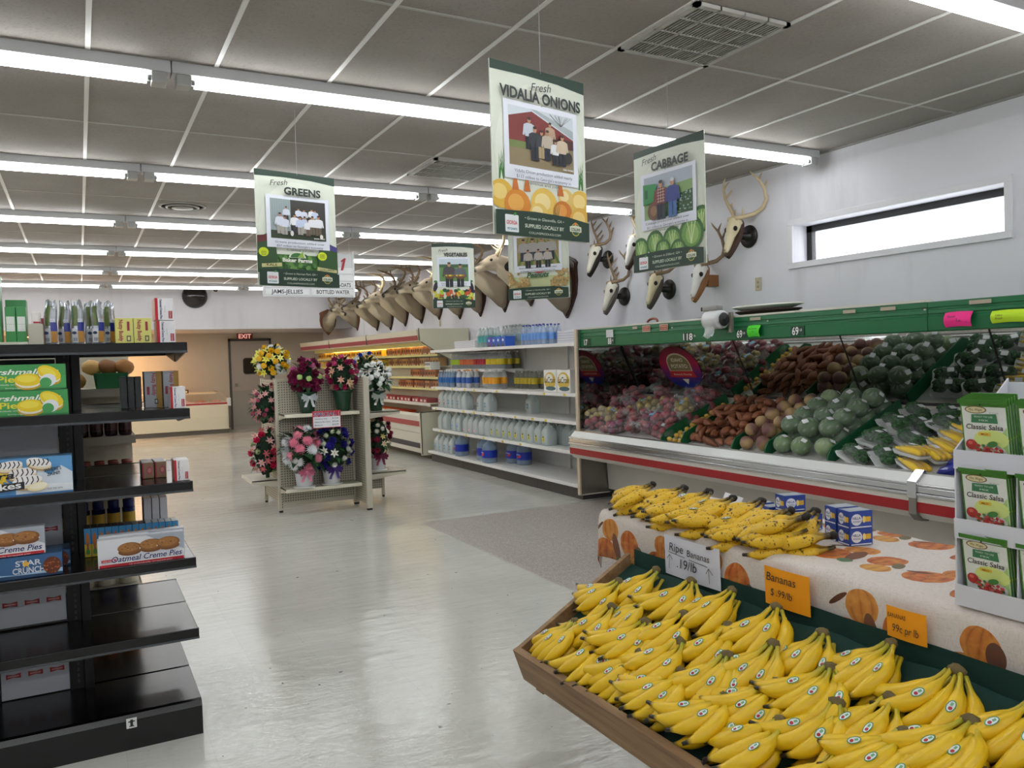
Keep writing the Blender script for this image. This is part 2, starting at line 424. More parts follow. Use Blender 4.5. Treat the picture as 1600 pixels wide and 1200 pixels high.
# steel swing door at the back
m = MB(); DG = K('#a8a19a', .38, .0, var=.05, vs=3)
m.box((DX0+.03, YB-.02, .0), (DX1-.03, YB+.03, 2.10), DG); d1 = m.build('door_1', rel=False); struct(d1)
m = MB()
for a, b in [((DX0-.02, YB-.03, 0), (DX0+.03, YB+.1, 2.16)), ((DX1-.03, YB-.03, 0), (DX1+.02, YB+.1, 2.16)), ((DX0-.02, YB-.03, 2.10), (DX1+.02, YB+.1, 2.16))]: m.box(a, b, K('#4d4c49', .4, .5))
m.build('door_frame', d1)
f = Flat((DX0+.32, YB-.02, 1.32), (1, 0, 0), (0, 0, 1))
def rrect(x0, y0, x1, y1, r, n=4):
    q = []
    for cx, cy, a in [(x1-r, y0+r, -PI/2), (x1-r, y1-r, 0), (x0+r, y1-r, PI/2), (x0+r, y0+r, PI)]:
        for i in range(n+1): t = a+PI/2*i/n; q.append((cx+r*math.cos(t), cy+r*math.sin(t)))
    return q
f.poly(rrect(-.02, -.02, .30, .38, .07), '#3b3a37'); f.poly(rrect(0, 0, .28, .36, .05), K('#26221c', .1)); f.build(d1, 'porthole')
m = MB(); m.box((DX0+.03, YB-.026, .05), (DX1-.03, YB-.02, .92), K('#9c9992', .3, .3)); m.build('kick_plate', d1)
m = MB(); m.box((DX0+.1, YB-.06, 1.02), (DX0+.16, YB-.02, 1.10), K('#8d8b86', .3, .8), r=.008); m.build('latch', d1)
# EXIT sign hung above the door
T = thing('exit_sign', 'small red exit sign glowing above the steel back door', 'sign', (3.42, YB-.05, 2.16))
m = MB().box((3.24, YB-.09, 2.145), (3.60, YB-.03, 2.285), K('#7c2a22', .4), r=.006); part(m, 'housing', T)
f = Flat((3.24, YB-.09, 2.145), (1, 0, 0), (0, 0, 1)); f.txt('EXIT', .18, .022, .10, K('#ffb7a8', .5, emit=.5), w=.29, al='c', bold=.02); fpart(f, T)
# ---------------------------------------------------------------- ceiling strip lights
M_tube = K('#f4fbff', .4, emit=1.0).copy(); M_tube.name = 'fluorescent_tube'
_p = M_tube.node_tree.nodes['Principled BSDF']; _p.inputs['Emission Color'].default_value = (.97, .99, 1, 1); _p.inputs['Emission Strength'].default_value = TUBE
ML = K('#c9cacb', .4)
def make_strip():
    T = thing('strip_light', 'x', 'ceiling light', (0, 0, HC), 0, 'fluorescent strips in rows across the ceiling')
    MB().box((.0, -.055, -.062), (2.425, .055, -.0), ML, r=.006).build('housing', T)
    for y in (-.026, .026):
        MB().tube([(.115, y, -.092), (2.31, y, -.092)], .0165, M_tube, 12).build('tube', T)
    for x, s in ((.02, 1), (2.405, -1)):
        m = MB(); m.box((min(x, x+s*.075), -.052, -.118), (max(x, x+s*.075), .052, -.062), K('#b4b5b3', .4, .2), r=.006)
        for y in (-.026, .026): m.tube([(x+s*.06, y, -.092), (x+s*.1, y, -.092)], .015, K('#8d8f8e', .3, .8), 10)
        m.build('lamp_holder', T)
    return T
st0 = make_strip(); used = False
XS = [.39-2.43*k for k in range(-1, 5)]
SY = [1.14+2.39*k for k in range(-3, 6)]
rown = {0: 'wall behind the viewer', 1: 'row behind the viewer'}
vis = [k for k in range(-1, 6)]
for k in range(-3, 6):
    y = 1.14+2.39*k
    for i, x in enumerate(XS):
        if x < -9.5: continue
        if k < 0 and x < -1 and i > 3: continue
        rn = {-3: 'second row behind the viewer', -2: 'row behind the viewer', -1: 'row at the upper right corner', 0: 'nearest row in view', 1: 'second row', 2: 'third row', 3: 'fourth row', 4: 'fifth row', 5: 'row before the soffit'}[k]
        pn = ['at the right wall', 'second from the wall', 'third from the wall', 'fourth from the wall', 'fifth from the wall', 'sixth from the wall'][i]
        lb = 'strip light in the %s, %s' % (rn, pn)
        s = st0 if not used else dup(st0, (x, y, HC), (0, 0, 0), lb)
        if not used: st0.location = (x, y, HC); st0['label'] = lb; used = True
# ---------------------------------------------------------------- ceiling vents, round diffuser, dome mirror
def vent(x0, y0, x1, y1, lb, dark):
    T = thing('ceiling_vent', lb, 'vent', ((x0+x1)/2, (y0+y1)/2, HC-.03)); fr = MB(); c = K('#b3b1aa', .5)
    z0, z1 = HC-.022, HC-.004
    for a, b in [((x0, y0), (x1, y0+.03)), ((x0, y1-.03), (x1, y1)), ((x0, y0), (x0+.03, y1)), ((x1-.03, y0), (x1, y1))]: fr.box((a[0], a[1], z0), (b[0], b[1], z1), c)
    for i in (1, 2, 3): xx = x0+(x1-x0)*i/4; fr.box((xx-.004, y0, z0), (xx+.004, y1, z1), c)
    for i in (1, 2, 3): yy = y0+(y1-y0)*i/4; fr.box((x0, yy-.003, z0), (x1, yy+.003, z1), c)
    part(fr, 'frame', T); sl = MB(); n = 27
    for i in range(n):
        xx = x0+.03+(x1-x0-.06)*(i+.5)/n; sl.ext([(xx-.005, y0+.02, z0+.002), (xx+.001, y0+.02, z0+.002), (xx+.006, y0+.02, z1), (xx, y0+.02, z1)], (0, y1-y0-.04, 0), c)
    part(sl, 'louvres', T); part(MB().box((x0+.01, y0+.01, z1-.002), (x1-.01, y1-.01, z1), K(dark, .9)), 'backing', T)
vent(2.44, -.64, 3.04, -.03, 'square louvred metal air vent in the ceiling at the upper right', '#2b2a28')
vent(2.44, 2.42, 3.05, 3.03, 'square louvred air vent in the ceiling behind the onion poster', '#6a6862')
vent(-1.9, 7.6, -1.3, 8.2, 'louvred air vent in the ceiling at the far left', '#8a8882')
T = thing('round_diffuser', 'round white air diffuser in the ceiling above the aisle', 'vent', (.87, 5.16, HC-.02)); m = MB()
for r0, r1, z0 in [(.22, .20, .012), (.16, .14, .022), (.10, .0, .03)]:
    m.lathe([(r0, 0), (r0, -.008), (r1, -.012), (r1, 0)], (.87, 5.16, HC-z0+.012), K('#a8a59d', .5), 28)
part(m, 'rings', T)
o = MB().lathe([(.0, 0), (.25, .0), (.25, .02), (.24, .06), (.20, .13), (.12, .185), (0.001, .20)], (0, 0, 0), K('#2e2b2b', .12, .3), 28, M=Matrix.Rotation(PI/2, 4, 'X')).build('dome_mirror', rel=False)
o.location = (2.05, YS-.001, 2.97); tag(o, 'dark domed security mirror high on the back soffit', 'mirror')
T = thing('security_camera', 'small dark dome camera under the ceiling by the back soffit', 'camera', (2.42, YS-.3, HC)); 
part(MB().box((2.39, YS-.33, HC-.03), (2.45, YS-.27, HC), K('#cfcfcf')), 'bracket', T); part(MB().ell((2.42, YS-.3, HC-.05), (.045, .045, .04), K('#3a1c1c', .2)), 'dome', T)
# ================================================================ LONG PRODUCE CASE ON THE RIGHT WALL
CREAM = K('#dedbd0', .35, var=.03, vs=3); WHT = K('#e9e9e6', .35); RED = K('#a5171d', .4); CHR = K('#c8cacc', .16, 1.); GRN = K('#0c6a3c', .42, var=.06, vs=4)
DGRN = K('#0b5a33', .5); DKK = K('#2b2a29', .6); STEEL = K('#8d8981', .3, .6, var=.1, vs=5)
bedz = lambda x: .715+(x-4.43)*.42
Y_A, Y_B = 3.54, -1.9
T = thing('produce_case', 'long refrigerated produce case with green canopy, mirror back and red striped front', 'display case', (4.85, .8, 0))
m = MB()     # lower body, panel set back under the bumper
m.ext([(4.80, Y_A-.01, .10), (4.78, Y_A-.01, .42), (4.52, Y_A-.01, .46), (4.46, Y_A-.01, .70), (5.27, Y_A-.01, 1.05), (5.29, Y_A-.01, .10)], (0, Y_B-Y_A, 0), CREAM); part(m, 'body', T)
part(MB().box((4.86, Y_B, 0), (5.28, Y_A, .11), DKK), 'kick_base', T)
m = MB(); prof = [(4.44, .455), (4.38, .47), (4.345, .505), (4.33, .56), (4.33, .615), (4.40, .625), (4.46, .60)]
for y0, y1 in ((Y_A-.004, -.352), (-.358, Y_B)): m.ext([(x, y0, z) for x, z in prof], (0, y1-y0, 0), CREAM)
part(m, 'bumper', T)
m = MB()
for y0, y1 in ((Y_A-.006, -.352), (-.358, Y_B)): m.ext([(4.329, y0, .513), (4.326, y0, .577), (4.35, y0, .577), (4.35, y0, .513)], (0, y1-y0, 0), RED)
part(m, 'red_stripe', T)
m = MB()
for y0, y1 in ((Y_A-.006, -.352), (-.358, Y_B)):
    for za, zb, d in ((.615, .633, .012), (.636, .672, .004), (.675, .69, .010)): m.box((4.325-d, y1, za), (4.37, y0, zb), CHR, r=.003)
part(m, 'chrome_rail', T)
m = MB(); m.ext([(4.335, Y_A-.006, .69), (4.395, Y_A-.006, .742), (4.44, Y_A-.006, .742), (4.44, Y_A-.006, .69)], (0, Y_B-Y_A, 0), WHT); part(m, 'lip', T)
part(MB().box((4.392, Y_B, .742), (4.402, Y_A, .752), CHR), 'lip_edge', T)
m = MB(); m.box((4.335, -.385, .69), (4.35, -.325, .69), CHR); m = MB()
m.ext([(4.31, -.385, .60), (4.31, -.385, .70), (4.395, -.385, .765), (4.41, -.385, .755), (4.34, -.385, .69), (4.33, -.385, .60)], (0, .06, 0), CHR)
m.ext([(4.318, -.38, .60), (4.318, -.38, .50), (4.37, -.38, .455), (4.44, -.38, .448), (4.44, -.38, .47), (4.35, -.38, .49), (4.335, -.38, .60)], (0, .05, 0), STEEL); part(m, 'joint_strap', T)
m = MB(); m.ext([(4.42, Y_A-.01, .70), (5.265, Y_A-.01, bedz(5.265)-.02), (5.265, Y_A-.01, bedz(5.265)-.05), (4.42, Y_A-.01, .66)], (0, Y_B-Y_A, 0), K('#c9c9c4', .4)); part(m, 'bed', T)
m = MB()
for i in range(9): m.box((4.62+.05*i, -.15, bedz(4.62+.05*i)-.015), (4.64+.05*i, .30, bedz(4.62+.05*i)+.001), K('#3a3a38'))
part(m, 'drain_slots', T)
m = MB(); m.box((5.262, Y_B, 1.0), (5.30, Y_A, 1.095), K('#d5d2c8', .4)); m.box((5.255, Y_B, 1.088), (5.30, Y_A, 1.105), K('#2c2b2a', .4)); part(m, 'back_panel', T)
MIR = K('#cdd0cd', .03, 1.); MIR2 = K('#9fa29f', .04, 1.)
seams = [3.53, 1.86, .72, -.42, -1.56, Y_B]
for a, b in zip(seams, seams[1:]):
    m = MB(); m.ext([(5.262, a-.006, 1.10), (4.990, a-.006, 1.64), (5.005, a-.006, 1.645), (5.277, a-.006, 1.105)], (0, b-a+.012, 0), MIR); part(m, 'mirror', T)
for a in seams[1:-1]: m = MB(); m.ext([(5.258, a-.005, 1.10), (4.986, a-.005, 1.64), (5.0, a-.005, 1.645), (5.272, a-.005, 1.105)], (0, .010, 0), K('#141413')); part(m, 'mirror_seam', T)
m = MB()
m.ext([(5.258, 3.515, .99), (5.248, 3.515, 1.12), (4.982, 3.515, 1.64), (5.0, 3.515, 1.645), (5.272, 3.515, 1.1), (5.272, 3.515, .99)], (0, .02, 0), K('#141413')); part(m, 'corner_seam', T)
# end wall: steel outside, mirror inside
m = MB(); m.box((4.455, Y_A, .06), (XW-.01, Y_A+.03, 1.79), STEEL); m.box((4.44, Y_A-.006, .06), (4.46, Y_A+.036, 1.795), K('#d6c6ae', .35)); m.box((4.44, Y_A-.006, .06), (4.82, Y_A+.03, .07), CREAM); part(m, 'end_panel', T)
part(MB().box((4.47, Y_A-.004, .76), (5.25, Y_A-.001, 1.60), MIR2), 'end_mirror', T)
# green canopy with grooves and a pale top edge
m = MB(); pf = [(4.50, 1.605), (4.487, 1.612), (4.484, 1.695), (4.490, 1.70), (4.490, 1.712), (4.484, 1.716), (4.487, 1.735), (4.493, 1.738), (4.494, 1.75), (4.488, 1.754), (4.490, 1.785), (4.54, 1.79), (5.2, 1.80), (5.2, 1.66), (4.52, 1.605)]
for a, b in ((Y_A-.008, -.352), (-.356, Y_B)): m.ext([(x, a, z) for x, z in pf], (0, b-a, 0), GRN)
part(m, 'canopy', T)
part(MB().box((4.495, -.34, 1.788), (4.56, Y_A-.01, 1.803), K('#dcd9cc', .5)), 'canopy_top_edge', T)
# blank tags and price figures on the canopy
fc = Flat((4.484, Y_A, 1.6), (0, -1, 0), (0, 0, 1), base=.004)
yy = lambda y: Y_A-y
def numb(y, t, lb=''):
    fc = Flat((4.484, Y_A, 1.6), (0, -1, 0), (0, 0, 1), base=.004)
    fc.rect(yy(y)-.015, .02, yy(y)+.105+.02*(len(t) > 2), .088, '#0a3d25')
    fc.txt(t.replace(' ', ''), yy(y)-.005, .026, .056, '#f2f2ee', w=.03*len(t), bold=.02); 
    if lb: fc.txt(lb, yy(y)+.032*len(t)+.002, .052, .016, '#e5e5e0', bold=.02)
    fpart(fc, T, 'price_tag', 'price_figures')
for y, t, lb in ((3.44, '17', ''), (3.02, '88', 'LB'), (1.90, '1 18', 'EA'), (1.26, '69', 'LB'), (.70, '69', 'LB')): numb(y, t, lb)
fc.rect(yy(3.05), .09, yy(2.93), .165, '#d5d5d8'); fpart(fc, T, 'paper_tag'); fc = Flat((4.484, Y_A, 1.6), (0, -1, 0), (0, 0, 1), base=.004)
for y in (2.47, 2.22):
    fc.rect(yy(y), .12, yy(y-.115), .178, '#d9c9b0'); fc.rect(yy(y)+.006, .126, yy(y-.109), .172, '#a8503c')
    fc.txt('FRESH', yy(y)+.018, .152, .013, '#e9c9b0', w=.075); fc.txt('GROWN', yy(y)+.018, .132, .013, '#e9c9b0', w=.075); fpart(fc, T, 'paper_tag'); fc = Flat((4.484, Y_A, 1.6), (0, -1, 0), (0, 0, 1), base=.004)
for y, w_ in ((2.62, .07), (1.62, .07), (1.12, .11), (.26, .1), (-.03, .11), (-.62, .13)): fc.rect(yy(y), .153, yy(y-w_), .176, '#b9ad97'); fpart(fc, T, 'blank_tag'); fc = Flat((4.484, Y_A, 1.6), (0, -1, 0), (0, 0, 1), base=.004)
for y in (2.06, .95, -.33): fc.ell(yy(y), .15, .006, .006, '#5c2a20'); fc.rect(yy(y)+.003, .136, yy(y)+.018, .146, '#cfcfca'); fpart(fc, T, 'canopy_clip'); fc = Flat((4.484, Y_A, 1.6), (0, -1, 0), (0, 0, 1), base=.004)
def card(name, lb, y, w_, h_, col, lines, z=1.625, tilt=.015):
    """a bright handwritten card curling off the canopy"""
    m = MB(); x0 = 4.478
    m.grid(lambda u, v: V(x0-.020*math.sin(PI*v)*(1)-.012*(1-v)*u, y-w_*u, z+h_*v+.004*math.sin(PI*u)), 8, 6, K(col, .6))
    o = tag(m.build(name), lb, 'price card')
    f = Flat((x0-.022, y, z), (0, -1, 0), (0, 0, 1))
    for (t, x, yy_, hh, ww) in lines: f.txt(t, x, yy_, hh, '#3b2a33', w=ww, shear=.15)
    fpart(f, o)
card('price_card', 'bright green handwritten price card hung on the green canopy', 1.135, .13, .088, '#52e02c', [('Sweet Potatoes', .02, .06, .010, .085), ('.19', .05, .035, .014, .03), ('lb', .10, .015, .008, .012)])
card('price_card', 'hot pink handwritten price card on the green canopy', -.475, .17, .088, '#ff2f92', [('Squash', .025, .058, .012, .05), ('1.69', .08, .032, .02, .045), ('lb', .135, .025, .008, .014)])
card('price_card', 'yellow green handwritten price card at the right edge of the green canopy', -.755, .2, .07, '#c9f02a', [('Celery', .03, .04, .011, .04), ('Fresh', .03, .022, .011, .04)], z=1.635)
# oval sticker on the mirror
T2 = thing('potato_sticker', 'oval red and blue potato sticker stuck on the mirror of the produce case', 'sticker', (5.13, 2.72, 1.2))
ang = math.atan2(.54, -.232); vv = (-.272, 0, .54)
fs = Flat(V(5.262, 3.02, 1.10)+V(-.272, 0, .54).normalized()*.05, (0, -1, 0), vv, base=.004); nn = fs.n
if nn.x > 0: fs.n = -nn
m = MB(); bs = [fs.P(.30+.29*math.cos(2*PI*i/28), .26+.235*math.sin(2*PI*i/28)) for i in range(28)]
def f_stk(nt, p):
    h = NT(nt); g = h.n('SeparateXYZ'); h.set(g.inputs[0], h.tc.outputs['Generated'])
    h.set(p.inputs['Base Color'], h.ramp(g.outputs[2], [(.12, hexc('#1d2f86')), (.35, hexc('#6a2470')), (.6, hexc('#b52244')), (.95, hexc('#7d1230'))])); p.inputs['Roughness'].default_value = .4
m.ext(bs, fs.n*-.0015, nodemat('sticker_print_red_to_blue', f_stk)); part(m, 'disc', T2)
q = [(.30+.17*math.cos(PI*i/10), .30+.12*math.sin(PI*i/10)) for i in range(11)]
fs.poly([(x, y) for x, y in q]+[(.13, .22), (.47, .22)], '#d8cfae'); fs.poly([(.30+(x-.30)*.93, .295+(y-.30)*.9) for x, y in q]+[(.145, .225), (.455, .225)], '#8c7f55')
fs.poly([(.27, .13), (.33, .07), (.37, .13)], '#efe9d2'); fs.poly([(.10, .15), (.50, .15), (.47, .22), (.13, .22)], '#c62a2c')
fs.txt('IDAHO', .30, .325, .038, '#efe9d2', w=.17, al='c', bold=.02); fs.txt('POTATO', .30, .255, .04, '#efe9d2', w=.24, al='c', bold=.02); fs.txt("America's Favorite", .30, .172, .024, '#f6e9d8', w=.27, al='c', shear=.2)
fpart(fs, T2)
# green dividers
for y in (2.17, 1.90, 1.29, .94, .36):
    nm = {2.17: 'bagged potatoes and the small yellow potatoes', 1.90: 'small yellow potatoes and the sweet potatoes', 1.29: 'sweet potatoes and the rutabagas', .94: 'rutabagas and the cabbages', .36: 'cabbages and the broccoli trays'}[y]
    m = MB(); m.ext([(4.43, y, bedz(4.43)-.02), (4.43, y, bedz(4.43)+.055), (4.47, y, bedz(4.47)+.10), (5.20, y, bedz(5.2)+.09), (5.245, y, bedz(5.22)-.02)], (0, .012, 0), DGRN)
    tag(m.build('green_divider'), 'green divider between the '+nm, 'divider')

# ================================================================ PRODUCE
rr = random.Random(11)
FILM = clear('#dfe6e6', .13, .05); LBL = K('#e9eaec', .4)
def put(o, x, y, z, rot=(0, 0, 0)): o.location = (x, y, z); o.rotation_euler = rot; return o
# bags of potatoes: lumpy contents in clear crinkled film
def make_bag(cols, seed, r0=.033):
    q = random.Random(seed); m = MB()
    for i in range(16):
        a = q.uniform(0, 2*PI); rad = math.sqrt(q.random()); r = r0*q.uniform(.8, 1.15)
        zz = r+(.055 if i % 3 == 0 else .0)
        m.ell((.10*rad*math.cos(a), .075*rad*math.sin(a), zz), (r*1.15, r, r*.92), K(q.choice(cols), .45), 10, 7, Euler((q.random(), q.random(), q.random()*6)).to_matrix())
    b = m.build('potato_bag', rel=False)
    f = MB(); f.ell((0, 0, .052), (.142, .112, .060), FILM, 16, 10, smooth=False, noise=.09, rnd=q)
    f.tube([(.12, 0, .06), (.16, .01, .07), (.20, .02, .065)], [.03, .012, .035], FILM, 8, smooth=False); f.build('film', b)
    l = Flat((-.04, -.03, .108), (1, 0, 0), (0, 1, .1)); l.rect(0, 0, .07, .045, q.choice(['#5fa89c', '#cfd6d8', '#7aa9c9'])); l.build(b, 'label')
    return b
bt = [make_bag(['#8e4046', '#9c5257', '#7d3940'], 1), make_bag(['#97545c', '#8a444b', '#a9666a'], 2), make_bag(['#b3a06a', '#a8935c', '#8f7d4b'], 3), make_bag(['#7a3550', '#874a63'], 4, .03)]
bdesc = ['red potatoes', 'pink red potatoes', 'yellow potatoes', 'purple onions']
n = 0; seen = set()
cols_ = [3.36, 3.13, 2.91, 2.69, 2.48, 2.29]
for L in range(2):
    for ci, y in enumerate(cols_):
        for ri, x in enumerate([4.56, 4.80, 5.03]):
            if L == 1 and (ri == 2 and ci in (1, 3)): continue
            k = rr.choice([0, 0, 1, 1, 2, 3])
            b = bt[k] if k not in seen else dup(bt[k]); seen.add(k)
            put(b, x+rr.uniform(-.02, .02)+L*.03, y+rr.uniform(-.02, .02), bedz(x)+.0+L*.095, (rr.uniform(-.15, .15), -.30+rr.uniform(-.1, .1), rr.uniform(0, 6)))
            b['group'] = 'bags of potatoes and onions at the far end of the case'; b['category'] = 'vegetable bag'
            b['label'] = '%s bag of %s, %s column, %s row' % ('upper' if L else 'lower', bdesc[k], ['far left', 'second', 'third', 'fourth', 'fifth', 'rightmost'][ci], ['front', 'middle', 'back'][ri]); n += 1
def lump(name, r, cols, cat, seed, bend=0, taper=.0, seg=12, rings=9, purple=None, rough=.55, bumps=40):
    q = random.Random(seed); m = MB(); c1 = hexc(cols[0]); c2 = hexc(cols[1])
    m.ell((0, 0, 0), (1, 1, 1), VEG, seg, rings, noise=.035, rnd=q); nv = []; cc = []
    for (x, y, z) in m.v:
        t = 1-taper*abs(x)**2; t *= (1-.35*taper*x); xx = x*r[0]; nv.append((xx, y*r[1]*t+bend*r[0]*(x*x), z*r[2]*t))
        f = q.random()*.6 if not purple else min(1, max(0, (x+.15)*2.2)); cc.append(tuple(c1[i]*(1-f)+c2[i]*f for i in range(3))+(1,))
    m.v = nv; m.c = cc; return tag(m.build(name, rel=False), '', cat)
VEG = vcmat('vegetable_skin', .55, bumps=60); CAB = vcmat('cabbage_leaf', .45, bumps=25)
def spread(protos, area_, pitch, layers, name, lab, group, rz=None, tilt=.3, zoff=0, cap=999, dz=.035, jit=.3):
    """fill a piece of the bed with copies; rows run up the bed"""
    (xa, xb, ya, yb) = area_; cnt = 0; used = set()
    for L in range(layers):
        ny = max(1, int((yb-ya)/pitch[1])); nx = max(1, int((xb-xa)/pitch[0]))
        for i in range(nx-L*1):
            for j in range(ny):
                if cnt >= cap: return
                x = xa+pitch[0]*(i+.5+L*.5); y = yb-(yb-ya)/ny*(j+.5); x += rr.uniform(-jit, jit)*pitch[0]; y += rr.uniform(-jit, jit)*pitch[1]*.6
                x = min(max(x, xa+.02), xb); y = min(max(y, ya+pitch[1]*.45), yb-pitch[1]*.45)
                k = rr.randrange(len(protos)); b = protos[k] if k not in used else dup(protos[k]); used.add(k)
                a = rz() if rz else rr.uniform(0, 2*PI)
                put(b, x, y, bedz(x)+zoff+L*dz, (rr.uniform(-tilt, tilt), -.25+rr.uniform(-tilt, tilt), a)); b['group'] = group
                b['label'] = lab(L, i, j, nx-L, ny); cnt += 1
place3 = lambda i, n: 'at the front lip' if i == 0 else 'at the back' if i >= n-1 else ORD[i]+' from the front lip'
def lab_f(base):
    def f(L, i, j, nx, ny): return '%s, %s, %s, %s' % (base, ['lowest layer', 'second layer', 'third layer', 'top layer'][L], place3(i, nx) if nx > 1 else 'at the front', nth(j, ny).replace(' from the ', ' from ') if ny > 1 else 'middle')
    return f
sp = [lump('small_potato', (.026, .022, .021), ('#d9b04c', '#b8923c'), 'potato', s) for s in (1, 2, 3)]
spread(sp, (4.44, 5.2, 1.92, 2.16), (.072, .07), 1, 'small_potato', lab_f('small yellow potato'), 'small yellow potatoes between green dividers', zoff=.018)
sw = [lump('sweet_potato', (q_, .030*s_, .027*s_), c_, 'sweet potato', i, bend=b_, taper=.5) for i, (q_, s_, c_, b_) in enumerate([(.085, 1, ('#8f5536', '#7a4630'), .2), (.07, 1.15, ('#9a5f3e', '#854f36'), 0), (.095, .9, ('#855034', '#70422e'), -.25), (.062, 1.3, ('#945a3c', '#7e4a34'), .1)])]
spread(sw, (4.45, 5.2, 1.30, 1.90), (.125, .085), 3, 'sweet_potato', lab_f('brown orange sweet potato'), 'sweet potatoes heaped between green dividers', rz=lambda: rr.gauss(.6, .7), zoff=.032, dz=.048)
ru = [lump('rutabaga', (.062*s_, .06*s_, .058*s_), ('#b99a6c', '#7a5550'), 'rutabaga', 20+i, purple=True, taper=.08, bumps=20) for i, s_ in enumerate((1, .9, 1.05))]
spread(ru, (4.45, 5.2, .955, 1.285), (.118, .11), 2, 'rutabaga', lab_f('round tan and purple rutabaga'), 'rutabagas between green dividers', zoff=.055, dz=.075, jit=.12, tilt=.9)
def make_cab(i, s_):
    q = random.Random(40+i); m = MB(); base = hexc(['#628543', '#4a6f39', '#86a062', '#3f6635'][i]); dk = tuple(c*.55 for c in base[:3])+(1,)
    m.ell((0, 0, 0), (.083*s_, .083*s_, .075*s_), CAB, 24, 14, noise=.02, rnd=q); cc = []
    for (x, y, z) in m.v:
        a = math.atan2(y, x); vn = abs(math.sin(a*4+z*18)); f = .0 if vn > .16 else .75; g = .3*q.random(); cc.append(tuple(min(1, base[k]*(1-g)+dk[k]*g+f*(.55-base[k])*.6) for k in range(3))+(1,))
    m.c = cc; o = tag(m.build('cabbage', rel=False), '', 'cabbage')
    f = MB(); f.ell((0, 0, 0), (.088*s_, .088*s_, .080*s_), FILM, 14, 9, smooth=False, noise=.025, rnd=q); f.build('film', o)
    l = MB(); l.poly([(.03*math.cos(t)-.03, .022*math.sin(t)-.055, .073*s_-.0) for t in (PI/4, 3*PI/4, 5*PI/4, 7*PI/4)], LBL)
    l.v = [(x*1.0, y, z+(-.018 if y < -.055 else .004)) for x, y, z in l.v]; l.build('label', o); return o
cb = [make_cab(i, s_) for i, s_ in enumerate((.88, .96, .85, .97))]
spread(cb, (4.44, 5.2, .38, .93), (.15, .158), 2, 'cabbage', lab_f('film wrapped green cabbage'), 'cabbages heaped between green dividers', rz=lambda: rr.uniform(-.7, .9), zoff=.07, dz=.10, jit=.08, tilt=.25)
TRAY = K('#e4e6e6', .5)
def tray(m, w_, l_, h_=.022):
    def rr_(s, z): return [V(x*s, y*s, z) for x, y in rrect(-l_/2, -w_/2, l_/2, w_/2, .025)]
    a, b, c, d = rr_(.88, 0), rr_(1, h_), rr_(.97, h_), rr_(.86, .004); n = len(a); vs = a+b+c+d
    fs = [tuple(reversed(range(n)))]+[(k*n+i, k*n+(i+1) % n, (k+1)*n+(i+1) % n, (k+1)*n+i) for k in range(3) for i in range(n)]+[tuple(3*n+i for i in range(n))]
    m.add(vs, fs, TRAY, False)
def film_over(r, w_, l_, h_, q):
    f = MB(); f.grid(lambda u, v: V((u-.5)*l_, (v-.5)*w_, .02+h_*(1-abs(2*u-1)**3)*(1-abs(2*v-1)**3)+q.uniform(-.004, .004)), 9, 7, FILM, False); f.build('film', r)
def make_broc(i):
    q = random.Random(60+i); r = thing('broccoli_tray', '', 'vegetable tray'); m = MB(); tray(m, .17, .24); m.build('foam_tray', r)
    for k in range(2):
        m = MB(); cx = -.052+.104*k; m.tube([(cx-.03, -.01, .022), (cx, 0, .04)], [.016, .02], K('#8aa05a', .6), 8)
        m.ell((cx, 0, .052), (.052, .058, .036), K('#2c4a2b', .8), 14, 9, smooth=False)
        for t in range(44):
            a = q.uniform(0, 2*PI); e = q.uniform(0, 1.45); d = q.uniform(.010, .017)
            m.ell((cx+.050*math.cos(a)*math.cos(e), .056*math.sin(a)*math.cos(e), .056+.034*math.sin(e)), (d, d, d*.8), K(q.choice(['#2f5530', '#27472a', '#3a6238']), .8), 6, 4, smooth=False)
        m.build('broccoli_head', r)
    film_over(r, .17, .24, .082, q); l = Flat((-.03, -.02, .104), (1, 0, 0), (0, 1, 0)); l.rect(0, 0, .045, .04, '#eceef0'); l.build(r, 'label'); return r
def make_squash(i):
    q = random.Random(70+i); r = thing('squash_tray', '', 'vegetable tray'); m = MB(); tray(m, .14, .22); m.build('foam_tray', r)
    for k in range(3):
        m = MB(); y = -.042+.042*k
        m.tube([(-.095, y, .034), (-.08, y, .036), (-.03, y, .038), (.02, y, .036), (.055, y+.004, .033), (.085, y+.008, .036)], [.012, .02, .023, .019, .013, .009], K(['#e8bd1f', '#dfae18', '#f0c830'][k], .35), 12)
        m.tube([(.085, y+.008, .036), (.1, y+.01, .038)], [.007, .006], K('#9aa24a'), 6); m.build('squash', r)
    film_over(r, .14, .22, .052, q); l = Flat((-.02, -.015, .074), (1, 0, 0), (0, 1, 0)); l.rect(0, 0, .045, .035, '#e9ebee'); l.build(r, 'label'); return r
def make_celery(i):
    q = random.Random(80+i); r = thing('celery_bunch', '', 'celery'); m = MB()
    for k in range(9):
        y, z = q.uniform(-.03, .03), .012+q.uniform(0, .042); m.tube([(-.01, y, z), (.10, y*1.05, z), (.19, y*1.2, z)], [.010, .009, .008], K(q.choice(['#8fae62', '#a6bf7a', '#7fa056']), .45), 7)
    m.build('stalks', r); m = MB(); 
    m.tube([(-.15, 0, .035), (-.13, 0, .036), (-.06, 0, .037), (0, 0, .037), (.03, 0, .036)], [.022, .036, .041, .042, .039], K('#1d2a8f', .3, coat=.4), 14, smooth=False, sy=.85)
    m.v = [(x+q.uniform(-.004, .004), y+q.uniform(-.003, .003), z+q.uniform(-.003, .003)) for x, y, z in m.v]; m.build('blue_wrap', r); return r
bp_ = [make_broc(i) for i in range(2)]; k = 0
